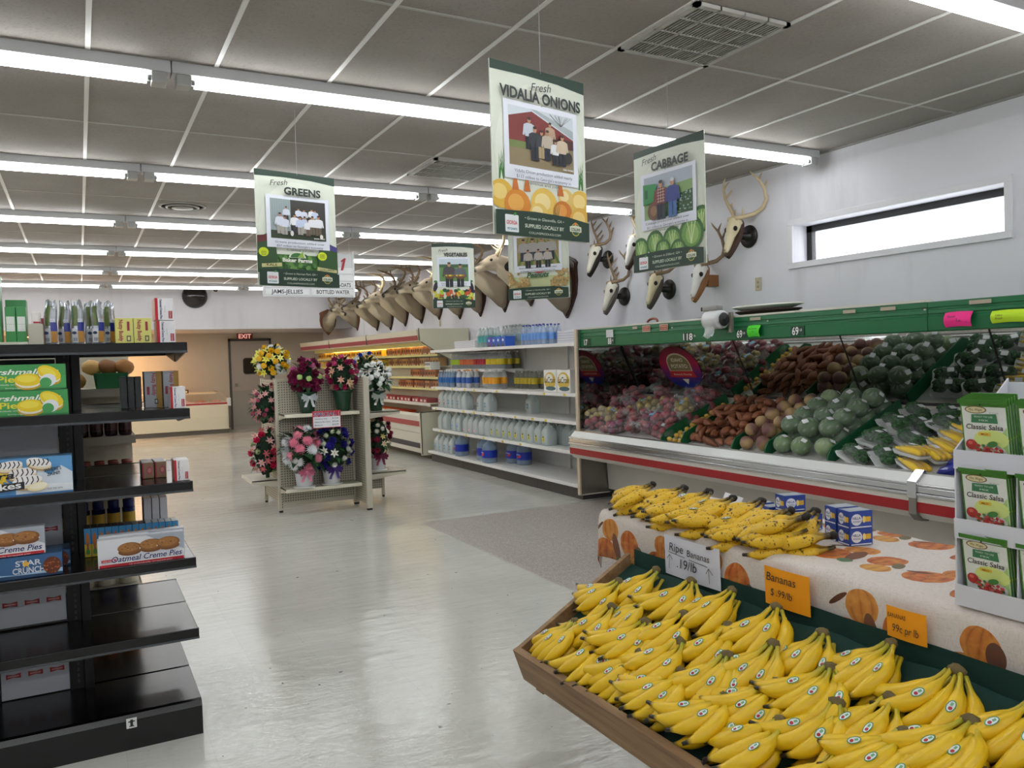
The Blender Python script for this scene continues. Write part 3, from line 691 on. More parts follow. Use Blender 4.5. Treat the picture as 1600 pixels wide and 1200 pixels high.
BR = [(4.50, .20, .01, .2), (4.52, -.02, .01, -.2), (4.62, .12, .06, .35), (4.74, .17, .01, .1), (4.72, -.06, .02, .3), (4.78, .06, .085, -.5), (4.93, .22, .015, 0), (4.92, .02, .015, .2), (5.08, .14, .02, .1), (5.08, -.10, .02, -.1), (4.93, -.17, .03, .3)]
wh = ['front left, flat on the bed', 'front right, flat on the bed', 'stacked on the two front ones', 'second row, left', 'second row, right', 'tipped up on the second row', 'third row, left', 'third row, middle', 'back row, left', 'back row, right', 'third row, beside the squash']
for i, (x, y, dz, a) in enumerate(BR):
    b = bp_[i] if i < 2 else dup(bp_[i % 2]); put(b, x, y, bedz(x)+dz, (rr.uniform(-.08, .08), -.38 if dz < .05 else -.2, a+1.2)); b['group'] = 'broccoli on foam trays'; b['label'] = 'film wrapped broccoli tray, '+wh[i]
sq = make_squash(0)
for i in range(8):
    x = [4.50, 4.52, 4.62, 4.72, 4.82, 4.92, 5.02, 5.13][i]; y = [-.235, -.215, -.29, -.30, -.31, -.32, -.325, -.33][i]; dz = [.0, .075, .022, .022, .022, .022, .022, .02][i]
    b = sq if i == 0 else dup(sq); put(b, x, y, bedz(x)+dz, (0, -.38 if i != 1 else -.15, 1.45+rr.uniform(-.15, .15))); b['group'] = 'yellow squash on foam trays'
    b['label'] = 'film wrapped yellow squash tray, '+['lowest at the front lip', 'laid on top of the front one', 'third from the front lip', 'fourth from the front lip', 'fifth from the front lip', 'sixth from the front lip', 'seventh from the front lip', 'farthest up, by the mirror'][i]
ce = make_celery(0)
for i in range(8):
    x = 4.50+.095*i; b = ce if i == 0 else dup(ce); put(b, x, -.56+rr.uniform(-.012, .012), bedz(x)+.012, (.0, -.35, -1.57+rr.uniform(-.1, .1))); b['group'] = 'celery bunches with blue wrap'; b['label'] = 'celery bunch with dark blue plastic wrap, %s row up the bed' % ('front' if i == 0 else ORD[i] if i < 7 else 'last')
for i in range(7):
    x = 4.52+.1*i; b = dup(ce); put(b, x, -.90+rr.uniform(-.012, .012), bedz(x)+.012, (.0, -.35, -1.57+rr.uniform(-.1, .1))); b['group'] = 'celery bunches behind the salsa display'; b['label'] = 'celery bunch behind the salsa display, %s row up the bed' % ('front' if i == 0 else ORD[i] if i < 6 else 'last')
# ---------------------------------------------------------------- on top of the canopy
T = thing('bag_roll_dispenser', 'roll of clear produce bags on a wire holder at the green canopy', 'bag dispenser', (4.44, 1.42, 1.66))
m = MB(); A = Matrix.Rotation(PI/2, 4, 'X'); Rt = Matrix.Rotation(R(25), 4, 'Z') @ Matrix.Rotation(PI/2, 4, 'Y')
m.lathe([(.016, -.085), (.072, -.085), (.074, -.06), (.074, .06), (.072, .085), (.016, .085)], (4.40, 1.42, 1.775), K('#d9dbdc', .3, coat=.3), 24, M=Matrix.Rotation(PI/2, 4, 'X') @ Matrix.Rotation(.0, 4, 'Z'), cap=False); part(m, 'bag_roll', T)
m = MB(); m.grid(lambda u, v: V(4.34-.02*v+.01*math.sin(5*u+4*v), 1.48-.13*u*(1-.2*v), 1.72-.085*v+.012*math.sin(9*u)*v), 6, 6, clear('#e8ecee', .6, .1), False); part(m, 'loose_bag', T)
m = MB(); W = K('#3b3936', .4, .6); m.tube([(4.40, 1.325, 1.775), (4.43, 1.325, 1.82), (4.47, 1.325, 1.77), (4.49, 1.32, 1.70)], .004, W, 6); m.tube([(4.40, 1.515, 1.775), (4.45, 1.515, 1.8), (4.49, 1.51, 1.72)], .004, W, 6); m.tube([(4.40, 1.31, 1.775), (4.40, 1.53, 1.775)], .012, W, 8)
m.lathe([(.05, 0), (.055, .004), (.05, .008)], (4.40, 1.322, 1.775), K('#2b2a2a', .4), 20, M=Matrix.Rotation(PI/2, 4, 'X')); m.box((4.455, 1.30, 1.67), (4.485, 1.33, 1.83), K('#8f887e', .4, .3)); part(m, 'wire_holder', T)
T = thing('wall_mount_gadget', 'grey label tool with black nozzle standing on the canopy left of the bag roll', 'tool', (4.6, 1.68, 1.80))
m = MB(); m.box((4.55, 1.56, 1.86), (4.62, 1.74, 1.905), K('#8e8c89', .4), r=.012); part(m, 'head', T)
part(MB().box((4.565, 1.74, 1.865), (4.605, 1.775, 1.90), K('#1f1e1d', .5), r=.006), 'nozzle', T); part(MB().box((4.565, 1.655, 1.80), (4.60, 1.69, 1.865), K('#5f5d5a', .4), r=.006), 'handle', T)
T = thing('stacked_baskets', 'white and dark brown shallow baskets piled on top of the canopy', 'basket', (4.78, 1.25, 1.80))
m = MB(); m.lathe([(.20, 0), (.26, .03), (.27, .035), (.26, .04), (.20, .012)], (4.80, 1.25, 1.805), K('#3e2722', .7), 20, sx=.55, sy=1.25); part(m, 'basket', T, 'dark brown lower basket')
m = MB(); m.lathe([(.20, 0), (.27, .022), (.285, .026), (.27, .036), (.20, .016)], (4.80, 1.26, 1.85), K('#e6e3dc', .5), 20, sx=.55, sy=1.28); part(m, 'basket', T, 'white upper basket')
tag(MB().tube([(4.62+.01*math.sin(t), 2.50-.075*math.cos(t), 1.812+.035*math.sin(t)) for t in [PI*i/10 for i in range(11)]], .011, K('#8c4a42', .5), 8).build('red_loop'), 'reddish curved hanger poking up above the canopy', 'loop')  # reddish handle-like loop, a bare half ring standing on the canopy
tag(MB().grid(lambda u, v: V(4.58+.1*v, 1.62+.42*u, 1.803+.02*math.sin(PI*u)*v), 6, 3, K('#2f6b4b', .6)).build('green_paper'), 'dark green sheet lying on the canopy left of the bag roll', 'paper')
# ================================================================ WHITE WATER GONDOLA
SHW = K('#efefed', .4); SHD = K('#d6d6d2', .5); KICK = K('#4a4744', .6, var=.2, vs=9)
T = thing('shelf_unit', 'white wall shelving unit stocked with bottled water and soda', 'shelf', (4.85, 5.7, 0))
GY0, GY1, GX = 3.60, 7.62, 4.50
m = MB(); m.box((5.10, GY0, .10), (5.16, GY1+.04, 1.66), SHD)
for k in range(60): z = .20+k*.0245; m.box((5.094, GY0, z), (5.10, GY1, z+.017), SHD)
part(m, 'back_panel', T)
for y in (GY0+.01, 4.72, 5.78, 6.7, GY1): part(MB().box((5.07, y-.012, .1), (5.10, y+.012, 1.66), K('#d7d7d3', .4)), 'post', T)
def shelf(x, ya, yb, z, T=T, xb=5.095, th=.035, mat=SHW, lip=True):
    m = MB(); m.box((x+.004, ya, z-.006), (xb, yb, z), mat); m.box((x, ya, z-th), (x+.006, yb, z+.002), mat)
    for y in (ya, yb-.005): m.ext([(x+.006, y, z-.006), (xb, y, z-.006), (xb, y, z-.09), (x+.10, y, z-.035)], (0, .005, 0), mat)
    return part(m, 'shelf', T)
for z in (1.66, 1.12, .82, .50): shelf(GX, GY0+.004, GY1, z)
shelf(4.74, 5.80, GY1, 1.375); shelf(GX-.01, GY0+.004, GY1+.18, .155, xb=5.09)
m = MB()
for a, b in ((GY0, 4.55), (4.56, 5.6), (5.61, 6.65), (6.66, GY1+.15)): m.box((GX+.02+(.015 if a > 5 else 0), a, 0), (5.1, b, .12), KICK)
part(m, 'kick_base', T)
f = Flat((GX-.0008, GY1, 0), (0, -1, 0), (0, 0, 1)); q = random.Random(5)
for z, n_ in ((1.66, 4), (1.12, 9), (.82, 9), (.50, 8), (.155, 7)):
    for k in range(n_): y = GY1-(GY1-GY0)*(k+q.uniform(.2, .8))/n_; f.rect(GY1-y, z-.030, GY1-y+.05, z-.006, q.choice(['#e8d23c', '#e8d23c', '#efefe6']))
fpart(f, T, 'price_labels')
# ---- bottles
def bottle(name, r, h, body, label, cap, shape='soda', lab_cols=None):
    o = MB()
    prof = {'soda': [(r*.8, 0), (r, .02*h), (r, .62*h), (r*.85, .74*h), (r*.42, .88*h), (r*.36, .95*h)], 'slim': [(r*.85, 0), (r, .03*h), (r*.94, .3*h), (r, .62*h), (r*.8, .76*h), (r*.4, .88*h), (r*.36, .95*h)]}[shape]
    o.lathe(prof, (0, 0, 0), body, 12); b = o.build(name, rel=False)
    MB().lathe([(r*1.012, .26*h), (r*1.012, .58*h)], (0, 0, 0), label, 12, cap=False).build('label', b)
    MB().lathe([(r*.40, .93*h), (r*.42, h), (r*.1, h*1.002)], (0, 0, 0), cap, 10).build('cap', b)
    return b
CLR = clear('#e2eaec', .30, .06); CLB = clear('#a9c4e0', .45, .06)
def row(proto, xs, ya, yb, z, lab, group, cat='bottle', n_=None, first=[None], jit=.004, rz=None, ranks=('front', 'second', 'back')):
    used = getattr(row, 'u', set()); row.u = used
    for ri, x in enumerate(xs):
        for i in range(n_):
            y = ya-(ya-yb)*(i+.5)/n_
            b = proto if proto.name not in used else dup(proto); used.add(proto.name)
            put(b, x+random.uniform(-jit, jit), y+random.uniform(-jit, jit), z+.0005, (0, 0, rz if rz is not None else random.uniform(-.4, .4)))
            b['group'] = group; b['category'] = cat
            rk = (', %s row' % ranks[ri]) if len(xs) > 1 else ''
            b['label'] = '%s, %s%s' % (lab, nth(i, n_), rk)
def B(name, *a, **k): return bottle(name, *a, **k)
s1 = 1.375
row(B('soda_bottle', .037, .235, CLR, K('#b9d92e'), K('#dfe4e2')), [4.80, 4.90, 5.0], 7.50, 7.2, s1, 'lime labelled clear soda bottle on the short shelf', 'lime soda bottles', n_=4)
row(B('soda_bottle', .037, .235, CLR, K('#e0703a'), K('#dfe4e2')), [4.80, 4.90, 5.0], 7.18, 6.72, s1, 'orange labelled clear soda bottle on the short shelf', 'orange soda bottles', n_=6)
row(B('soda_bottle', .037, .235, CLR, K('#c02438'), K('#dfe4e2')), [4.80, 4.90, 5.0], 6.68, 6.37, s1, 'red labelled clear soda bottle on the short shelf', 'red soda bottles', n_=4)
row(B('soda_bottle', .037, .235, CLR, K('#e8cf22'), K('#dfe4e2')), [4.80, 4.90], 6.34, 5.84, s1, 'yellow labelled clear soda bottle on the short shelf', 'yellow soda bottles', n_=6)
row(B('tonic_bottle', .038, .235, clear('#8f8f80', .5, .06), K('#d6c33a'), K('#c9ccc6')), [5.02], 6.30, 5.84, s1, 'yellow labelled tonic bottle at the back of the short shelf', 'tonic bottles', n_=5)
row(B('water_bottle', .035, .24, CLB, K('#2367b0'), K('#e9eef2'), shape='slim'), [4.62, 4.74], 7.60, 7.05, 1.12, 'blue labelled water bottle on the third shelf', 'blue labelled water bottles', n_=6)
row(B('tall_bottle', .042, .25, clear('#dfe3e8', .7), K('#3b66b8'), K('#e89a3a')), [4.60, 4.72], 6.90, 6.42, 1.12, 'white bottle with blue label and orange cap', 'orange capped bottles', n_=3)
row(B('grey_bottle', .034, .235, clear('#7d7c78', .6), K('#6a6662'), K('#4c4a48')), [4.9], 6.5, 6.1, 1.12, 'dim grey bottle at the back of the third shelf', 'grey bottles at the back', n_=4)
row(B('large_soda_bottle', .045, .26, CLR, K('#f0a81e'), K('#e4e6e2')), [4.62, 4.74], 6.08, 5.70, 1.12, 'orange yellow labelled soda bottle on the third shelf', 'orange yellow soda bottles', n_=4)
row(B('tonic_bottle', .04, .24, clear('#8f8f80', .5, .06), K('#cdb42f'), K('#c9ccc6')), [4.86], 5.66, 5.1, 1.12, 'dark yellow labelled tonic bottle on the third shelf', 'tonic bottles on the third shelf', n_=6)
row(B('tonic_bottle', .04, .24, clear('#9f9f90', .5, .06), K('#d9bf30'), K('#c9ccc6')), [4.98], 5.66, 5.1, 1.12, 'dark yellow tonic bottle against the shelf back', 'tonic bottles at the back', n_=6)
# top shelf
row(B('water_bottle', .040, .27, clear('#bfd6d2', .4, .06), K('#4fa6a6'), K('#dfe8e6'), shape='slim'), [4.66, 4.78], 6.28, 5.90, 1.66, 'teal labelled water bottle on the top shelf', 'teal labelled bottles on top', n_=4)
row(B('clear_bottle', .040, .28, clear('#b9c4c0', .4, .06), clear('#9fc0c8', .6), K('#a9b4b0'), shape='slim'), [4.80, 4.92], 5.86, 5.36, 1.66, 'plain clear bottle behind the blue packs', 'plain clear bottles on top', n_=6)
row(B('water_bottle', .035, .24, clear('#bcd0ee', .45, .06), K('#6f9fe0'), K('#2b3f9c'), shape='slim'), [4.60, 4.70, 4.8], 4.98, 4.42, 1.66, 'dark blue capped water bottle on the top shelf', 'dark blue capped bottles on top', n_=7)
def pack(y0, y1, x0, x1, z0, z1, c, lb, cat='carton', name='carton', deco=None, group=None):
    m = MB().box((x0, y0, z0), (x1, y1, z1), K(c, .5), r=.004); o = tag(m.build(name), lb, cat, group)
    f = Flat((x0, y1, z0), (0, -1, 0), (0, 0, 1)); (deco or (lambda f, w, h: None))(f, y1-y0, z1-z0); fpart(f, o); return o
def d_blue(f, w, h): f.rect(.01, h*.5, w-.01, h*.8, '#2a62c4'); f.poly([(.02, .0), (w*.4, h*.5), (w*.6, h*.15), (w*.8, h*.45), (w-.02, .0)], '#44402a'); f.ell(w*.5, h*.65, w*.2, h*.13, '#dfe9f6')
for i in range(4): pack(5.84-.128*i-.12, 5.84-.128*i, 4.56, 4.70, 1.661, 1.79, ['#5a4aa6', '#2d5fc4', '#2d6fd0', '#2d5fc4'][i], 'small blue pack on the top shelf, '+nth(i, 4), deco=d_blue, name='blue_pack', group='blue packs on the top shelf')
def d_lines(f, w, h):
    for k in range(1, 5): f.rect(0, h*k/5, w, h*k/5+.004, '#8f8f96')
pack(6.32, 7.0, 4.62, 5.05, 1.661, 1.77, '#dcdcde', 'stack of spare white shelf parts at the left of the top shelf', 'shelf parts', 'shelf_parts', d_lines)
pack(3.68, 4.20, 4.62, 5.05, 1.661, 1.80, '#cfd0da', 'pale stack of spare shelf parts at the right of the top shelf', 'shelf parts', 'shelf_parts', d_lines)
def d_lac(f, w, h):
    f.ell(w*.5, h*.5, w*.46, h*.40, '#d9b94a'); f.ell(w*.45, h*.62, w*.30, h*.2, '#f4f1e4'); f.ell(w*.55, h*.16, w*.4, h*.1, '#3f6a74')
    f.txt('LaCroix', w*.5, h*.42, h*.26, '#232322', w=w*.86, al='c', shear=.25, bold=.015)
pack(4.15, 4.42, 4.56, 4.86, 1.1215, 1.37, '#f2f1ec', 'white seltzer carton with yellow swirl, left of the pair', deco=d_lac, name='seltzer_carton', group='seltzer cartons on the third shelf')
pack(3.86, 4.13, 4.56, 4.86, 1.1215, 1.37, '#f2f1ec', 'white seltzer carton with yellow swirl, right of the pair', deco=d_lac, name='seltzer_carton', group='seltzer cartons on the third shelf')
def d_zeb(f, w, h):
    for k in range(5): f.ell(w*(.12+.19*k), h*.72, w*.06, h*.22, '#2a2a2a', ang=-.5)
    f.rect(w*.1, 0, w*.9, h*.35, '#c9cf9a')
pack(7.64, 7.85, 4.50, 4.66, 1.3755, 1.49, '#e6e6de', 'zigzag patterned pack sticking out at the left end of the short shelf', deco=d_zeb, name='patterned_pack')
# gallon jugs
MILK = clear('#e3eded', .62, .25, '#eef6f6')
def jug(lab, name='water_jug'):
    m = MB(); prof = []
    def ring(w_, d_, z, r=.03): return [V(x, y, z) for x, y in rrect(-d_/2, -w_/2, d_/2, w_/2, min(r, w_/2-.001, d_/2-.001), 3)]
    L = [ring(.13, .13, 0), ring(.148, .148, .012), ring(.15, .15, .135), ring(.138, .138, .17), ring(.10, .10, .205), ring(.055, .055, .235, .025), ring(.040, .040, .245, .019), ring(.040, .040, .262, .019)]
    n = len(L[0]); vs = [q for l in L for q in l]; fs = [tuple(reversed(range(n)))]+[(k*n+i, k*n+(i+1) % n, (k+1)*n+(i+1) % n, (k+1)*n+i) for k in range(len(L)-1) for i in range(n)]+[tuple((len(L)-1)*n+i for i in range(n))]
    m.add(vs, fs, MILK, True); b = m.build(name, rel=False)
    MB().tube([(0, -.028, .235), (0, -.058, .225), (0, -.076, .19), (0, -.078, .14)], .009, MILK, 8).build('handle', b)
    MB().lathe([(.021, .252), (.021, .268), (.002, .269)], (0, 0, 0), K('#dfe6ea' if lab != 'red' else '#b8262c', .4), 12).build('cap', b)
    if lab:
        f = Flat((-.076, .04, .03), (0, -1, 0), (0, 0, 1))
        if lab == 'yellow': f.ell(.03, .045, .022, .04, '#e2d838'); f.ell(.03, .068, .013, .013, '#3d4436'); f.ell(.03, .035, .008, .018, '#7c8a2e')
        if lab == 'blue': f.rect(.01, .02, .05, .085, '#7aa9cf'); f.rect(.015, .04, .045, .05, '#2e567f')
        if lab == 'teal': f.rect(.01, .03, .05, .09, '#4c7f96'); f.txt('H2O', .014, .05, .02, '#dfeaf0', w=.03)
        if lab == 'pink': f.ell(.03, .02, .02, .018, '#e59aae')
        if lab == 'red': f.ell(.03, .05, .02, .04, '#8a4754'); f.ell(.03, .06, .01, .015, '#e6dcdc')
        f.build(b, 'label', 'label_text')
    return b
J = {k: jug(k) for k in ('yellow', 'blue', 'teal', 'pink', 'red', '')}
ju = set()
def jugs(lab, ys, x, z, desc, group):
    for i, y in enumerate(ys):
        b = J[lab] if lab not in ju else dup(J[lab]); ju.add(lab); put(b, x+random.uniform(-.006, .006), y, z+.0005, (0, 0, random.uniform(-.08, .08))); b['category'] = 'jug'; b['group'] = group
        b['label'] = 'clear gallon water jug %s, %s' % (desc, nth(i, len(ys)) if len(ys) > 1 else 'standing alone')
jugs('red', [7.42, 7.26], 4.62, .82, 'with dark red label on the middle shelf', 'jugs on the middle shelf')
jugs('teal', [7.10, 6.94, 6.78], 4.62, .82, 'with teal writing on the middle shelf', 'jugs on the middle shelf')
jugs('', [6.62], 4.62, .82, 'without label beside the teal lettered jugs', 'jugs on the middle shelf')
jugs('teal', [6.12, 5.92], 4.62, .82, 'in the separate pair on the middle shelf', 'jugs on the middle shelf')
jugs('teal', [5.22], 4.86, .82, 'far back on the middle shelf', 'jugs on the middle shelf')
jugs('', [7.48, 7.30], 4.62, .50, 'without label at the left end of the lower shelf', 'jugs on the lower shelf')
jugs('blue', [7.0, 6.83], 4.62, .50, 'with pale blue label on the lower shelf', 'jugs on the lower shelf')
jugs('pink', [6.58, 6.42, 6.26], 4.62, .50, 'with faint pink label on the lower shelf', 'jugs on the lower shelf')
jugs('', [6.08, 5.92], 4.62, .50, 'without label beside the yellow labelled jugs', 'jugs on the lower shelf')
jugs('yellow', [5.76-.165*i for i in range(9)], 4.62, .50, 'with oval yellow label, front row', 'yellow labelled jugs')
jugs('', [5.60-.165*i for i in range(11)], 4.80, .50, 'behind the yellow labelled row', 'jugs behind the yellow labelled row')
jugs('blue', [7.62, 7.46], 4.61, .155, 'with pale blue label on the bottom shelf', 'jugs on the bottom shelf')
jugs('teal', [7.28, 7.10], 4.61, .155, 'with teal writing on the bottom shelf', 'jugs on the bottom shelf')
def big():
    m = MB(); m.lathe([(.09, 0), (.100, .02), (.100, .19), (.088, .225), (.055, .262), (.026, .285), (.024, .298)], (0, 0, 0), CLB, 20, wob=lambda g, z: 1-.02*math.cos(8*g)); b = m.build('large_water_bottle', rel=False)
    MB().lathe([(.1025, .065), (.1025, .165)], (0, 0, 0), K('#1c39b4', .4), 20, cap=False).build('label', b)
    f = Flat((-.105, .05, .08), (0, -1, 0), (0, 0, 1)); f.poly([(.02, .03), (.09, .05), (.08, .02), (.03, .012)], '#cf3345'); f.txt('Water', .015, .045, .02, '#eef2fb', w=.06, shear=.3); f.build(b)
    MB().lathe([(.028, .292), (.03, .312), (.005, .314)], (0, 0, 0), K('#2c55c8', .4), 14).build('cap', b)
    MB().tube([(0, -.03, .300), (0, -.035, .325), (0, 0, .333), (0, .035, .325), (0, .03, .300)], .005, K('#e4ecf6', .4), 6).build('carry_loop', b); return b
bg_ = big()
for i, (x, y, l) in enumerate([(4.62, 6.86, 'leftmost, beside the jugs'), (4.82, 6.50, 'set back in the middle, leftmost there'), (4.66, 6.22, 'just behind the front one'), (4.60, 5.94, 'front one, nearest the shelf edge'), (4.82, 5.68, 'back pair, left'), (4.84, 5.44, 'back pair, right')]):
    b = bg_ if i == 0 else dup(bg_); put(b, x, y, .1555, (0, 0, random.uniform(-.5, .5))); tag(b, 'large round water bottle with royal blue label, '+l, 'bottle', 'large blue labelled bottles on the bottom shelf')

# ================================================================ OPEN DAIRY CASE
DC = K('#ddd9c4', .4, var=.03); DE = K('#d9d5bd', .4, var=.05, vs=3)
T = thing('dairy_case', 'tall open refrigerated dairy case with lit yellow shelves and red stripes', 'display case', (4.9, 11.7, 0)); D0, D1 = 8.0, 15.35
m = MB(); m.ext([(4.46, D0-.03, .06), (4.44, D0-.03, .72), (4.80, D0-.03, .72), (5.02, D0-.03, .80), (5.02, D0-.03, 1.50), (4.78, D0-.03, 1.62), (4.50, D0-.03, 1.80), (4.47, D0-.03, 2.0), (5.31, D0-.03, 2.0), (5.31, D0-.03, .06)], (0, .035, 0), DE); part(m, 'end_panel', T)
m = MB(); m.box((4.70, D0-.032, .735), (5.02, D0-.018, .745), K('#7d7b74', .3, .7)); m.tube([(4.50, D0-.035, 1.8), (4.78, D0-.035, 1.62), (5.02, D0-.035, 1.5), (5.02, D0-.035, .8), (4.80, D0-.035, .73), (4.45, D0-.035, .72)], .007, K('#55524c', .3, .6), 6)
m.tube([(4.455, D0-.035, .72), (4.465, D0-.035, .08)], .008, K('#55524c', .3, .6), 6); m.tube([(4.47, D0-.035, 1.82), (4.465, D0-.035, 2.01)], .008, K('#55524c', .3, .6), 6); part(m, 'end_trim', T)
m = MB(); m.poly([(4.50, D0, .74), (4.80, D0, .74), (5.02, D0, .80), (5.02, D0, 1.5), (4.78, D0, 1.62), (4.50, D0, 1.80)], clear('#c6d6d2', .10, .03)); part(m, 'end_glass', T)
part(MB().box((4.60, D0-.01, 0), (5.28, D1, .10), K('#57524a', .6)), 'kick_base', T)
m = MB(); m.box((5.02, D0, .1), (5.31, D1, 1.84), DC); part(m, 'back', T)
m = MB(); m.ext([(4.47, D0+.005, 1.815), (4.44, D0+.005, 1.99), (5.31, D0+.005, 2.0), (5.31, D0+.005, 1.84), (5.0, D0+.005, 1.84), (4.60, D0+.005, 1.80)], (0, D1-D0, 0), DC); part(m, 'canopy', T)
m = MB(); m.ext([(4.466, D0+.006, 1.825), (4.452, D0+.006, 1.90), (4.46, D0+.006, 1.90), (4.474, D0+.006, 1.825)], (0, D1-D0, 0), K('#a4434c', .4)); part(m, 'canopy_stripe', T)
m = MB()
for y in (10.45, 12.9): m.box((4.44, y, 1.82), (4.47, y+.012, 1.995), K('#6d6a60'))
part(m, 'canopy_joints', T)
m = MB(); m.ext([(4.45, D0+.005, .10), (4.45, D0+.005, .66), (4.50, D0+.005, .70), (4.56, D0+.005, .60), (5.02, D0+.005, .60), (5.02, D0+.005, .1)], (0, D1-D0, 0), K('#d8d5c8', .4)); part(m, 'well', T)
part(MB().box((4.443, D0+.01, .505), (4.452, D1, .585), K('#a8434a', .4)), 'front_stripe', T)
m = MB(); m.box((4.446, D0+.01, .40), (4.4505, D1, .406), K('#8f8b7e')); m.box((4.446, D0+.01, .17), (4.4505, D1, .25), K('#3b3d45')); part(m, 'front_grille', T)
m = MB(); m.box((4.775, D0+.05, 1.745), (4.785, D1-.03, 1.825), K('#efe79a', .5)); part(m, 'lamp_shade', T)
YL = K('#fff07a', .5, emit=.9)
for x, z in ((4.80, 1.60), (4.80, 1.42), (4.80, 1.24), (4.80, 1.06)):
    m = MB(); m.box((x, D0+.05, z-.008), (5.02, D1-.03, z), DC); part(m, 'shelf', T)
    part(MB().box((x-.008, D0+.05, z-.022), (x, D1-.03, z+.012), K('#efe79a', .5)), 'shelf_edge', T)
m = MB(); m.box((4.66, D0+.05, .835), (5.02, D1-.03, .845), DC); m.box((4.652, D0+.05, .80), (4.66, D1-.03, .852), K('#dedbd0', .5)); part(m, 'shelf', T, 'wide lower shelf with white edge')
for y in (8.3, 9.6, 10.9, 12.2, 13.5): part(MB().tube([(4.845, y, 1.785), (4.845, y+1.15, 1.785)], .014, K('#fff0b4', .4, emit=9), 10), 'lamp_tube', T)
q = random.Random(9)
def goods(name, lb, group, cat, x, z, ya, yb, w_, h_, d_, cols, deco, every=1):
    protos = []; y = ya; i = 0; n_ = int((ya-yb)/w_)
    for c in cols:
        m = MB().box((0, -w_*.45, 0), (d_, w_*.45, h_), K(c, .5), r=.004); o = m.build(name, rel=False); tag(o, lb, cat, group)
        f = Flat((0, w_*.45, 0), (0, -1, 0), (0, 0, 1)); deco(f, w_*.9, h_); f.build(o); protos.append([o, False])
    for i in range(n_):
        k = q.randrange(len(protos)); b = protos[k][0] if not protos[k][1] else dup(protos[k][0]); protos[k][1] = True
        put(b, x+q.uniform(0, .02), ya-w_*(i+.5), z, (0, 0, q.uniform(-.05, .05))); b['label'] = '%s, %s' % (lb, nth(i, n_, 'left', 'right')) if n_ < 39 else lb
    for p, u in protos:
        if not u: bpy.data.objects.remove(p, do_unlink=True) if not p.children else [bpy.data.objects.remove(c, do_unlink=True) for c in list(p.children)+[p]]
def d_can(f, w, h): f.ell(w*.5, h*.55, w*.35, h*.2, '#5b2410'); f.rect(w*.1, h*.12, w*.9, h*.2, '#f1e9c4')
def d_jar(f, w, h): f.rect(w*.05, h*.25, w*.95, h*.7, '#f4e9a8'); f.ell(w*.5, h*.48, w*.22, h*.16, '#a34a22')
goods('snack_packet', 'orange brown packet on the top dairy shelf', 'packets on the top dairy shelf', 'packet', 4.815, 1.60, 10.5, 8.1, .11, .145, .15, ['#a8683c', '#b47a48', '#96582c'], d_can)
goods('snack_packet', 'golden packet on the second dairy shelf', 'packets on the second dairy shelf', 'packet', 4.815, 1.42, 10.4, 8.1, .115, .135, .15, ['#a4703a', '#85522c', '#b88a44'], d_can)
goods('snack_packet', 'brown packet on the third dairy shelf', 'packets on the third dairy shelf', 'packet', 4.815, 1.24, 9.3, 8.1, .11, .13, .15, ['#a0542a', '#b87038'], d_can)
goods('snack_packet', 'brown packet on the fourth dairy shelf', 'packets on the fourth dairy shelf', 'packet', 4.815, 1.06, 9.9, 8.1, .12, .13, .15, ['#a85a30', '#94481f', '#be7c44'], d_can)
goods('yellow_tub', 'yellow tub with dark spots on the far top dairy shelf', 'yellow tubs on the far top dairy shelf', 'tub', 4.815, 1.60, 15.2, 10.7, .16, .13, .16, ['#d9a022', '#caa63a', '#dcb52a'], d_can)
goods('yellow_tub', 'yellow tub on the far second dairy shelf', 'yellow tubs on the far second dairy shelf', 'tub', 4.815, 1.42, 15.2, 10.6, .16, .13, .16, ['#dfb52c', '#d59a20', '#e6d688'], d_jar)
goods('meat_packet', 'red meat packet on the wide dairy shelf', 'red packets on the wide dairy shelf', 'packet', 4.68, .846, 12.2, 8.15, .18, .07, .2, ['#a31f2a', '#8c1722', '#b8323a'], lambda f, w, h: f.rect(w*.2, h*.2, w*.7, h*.7, '#e6d5d0'))
for i in range(16):
    pass
def d_wurst(f, w, h): f.rect(w*.1, h*.3, w*.9, h*.7, '#e8c840')
goods('sausage_packet', 'orange packet lying in the dairy well', 'orange packets in the dairy well', 'packet', 4.58, .61, 12.0, 9.0, .16, .085, .26, ['#d9582a', '#c9441f', '#e0722f'], d_jar)
goods('sausage_packet', 'dark and gold packet lying in the dairy well', 'gold packets in the dairy well', 'packet', 4.58, .61, 8.9, 8.2, .13, .06, .26, ['#5a2418', '#d0a030', '#3a2420'], d_wurst)

# ================================================================ MEAT COUNTER AT THE BACK
T = thing('meat_counter', 'low cream meat counter with red stripe by the back wall', 'display case', (.2, 15.9, 0))
m = MB(); m.box((-5.2, 15.55, .10), (2.84, 16.45, .70), K('#d8d2b8', .4, var=.03)); m.ext([(-5.2, 15.50, .62), (-5.2, 15.55, .38), (-5.2, 15.60, .38), (-5.2, 15.60, .70), (-5.2, 15.5, .70)], (8.04, 0, 0), K('#e0dac2', .4)); part(m, 'body', T)
part(MB().box((-5.2, 15.60, 0), (2.84, 16.4, .1), K('#6b645a', .6)), 'kick_base', T)
part(MB().box((-5.2, 15.492, .665), (2.84, 15.50, .70), RED), 'red_stripe', T)
part(MB().box((-5.15, 15.7, .90), (2.6, 16.4, .93), K('#dfc9a0', .4)), 'top_shelf', T)
m = MB(); m.poly([(-5.2, 15.52, .71), (2.78, 15.52, .71), (2.78, 15.7, .92), (-5.2, 15.7, .92)], clear('#e9e2d2', .12, .03)); part(m, 'front_glass', T)
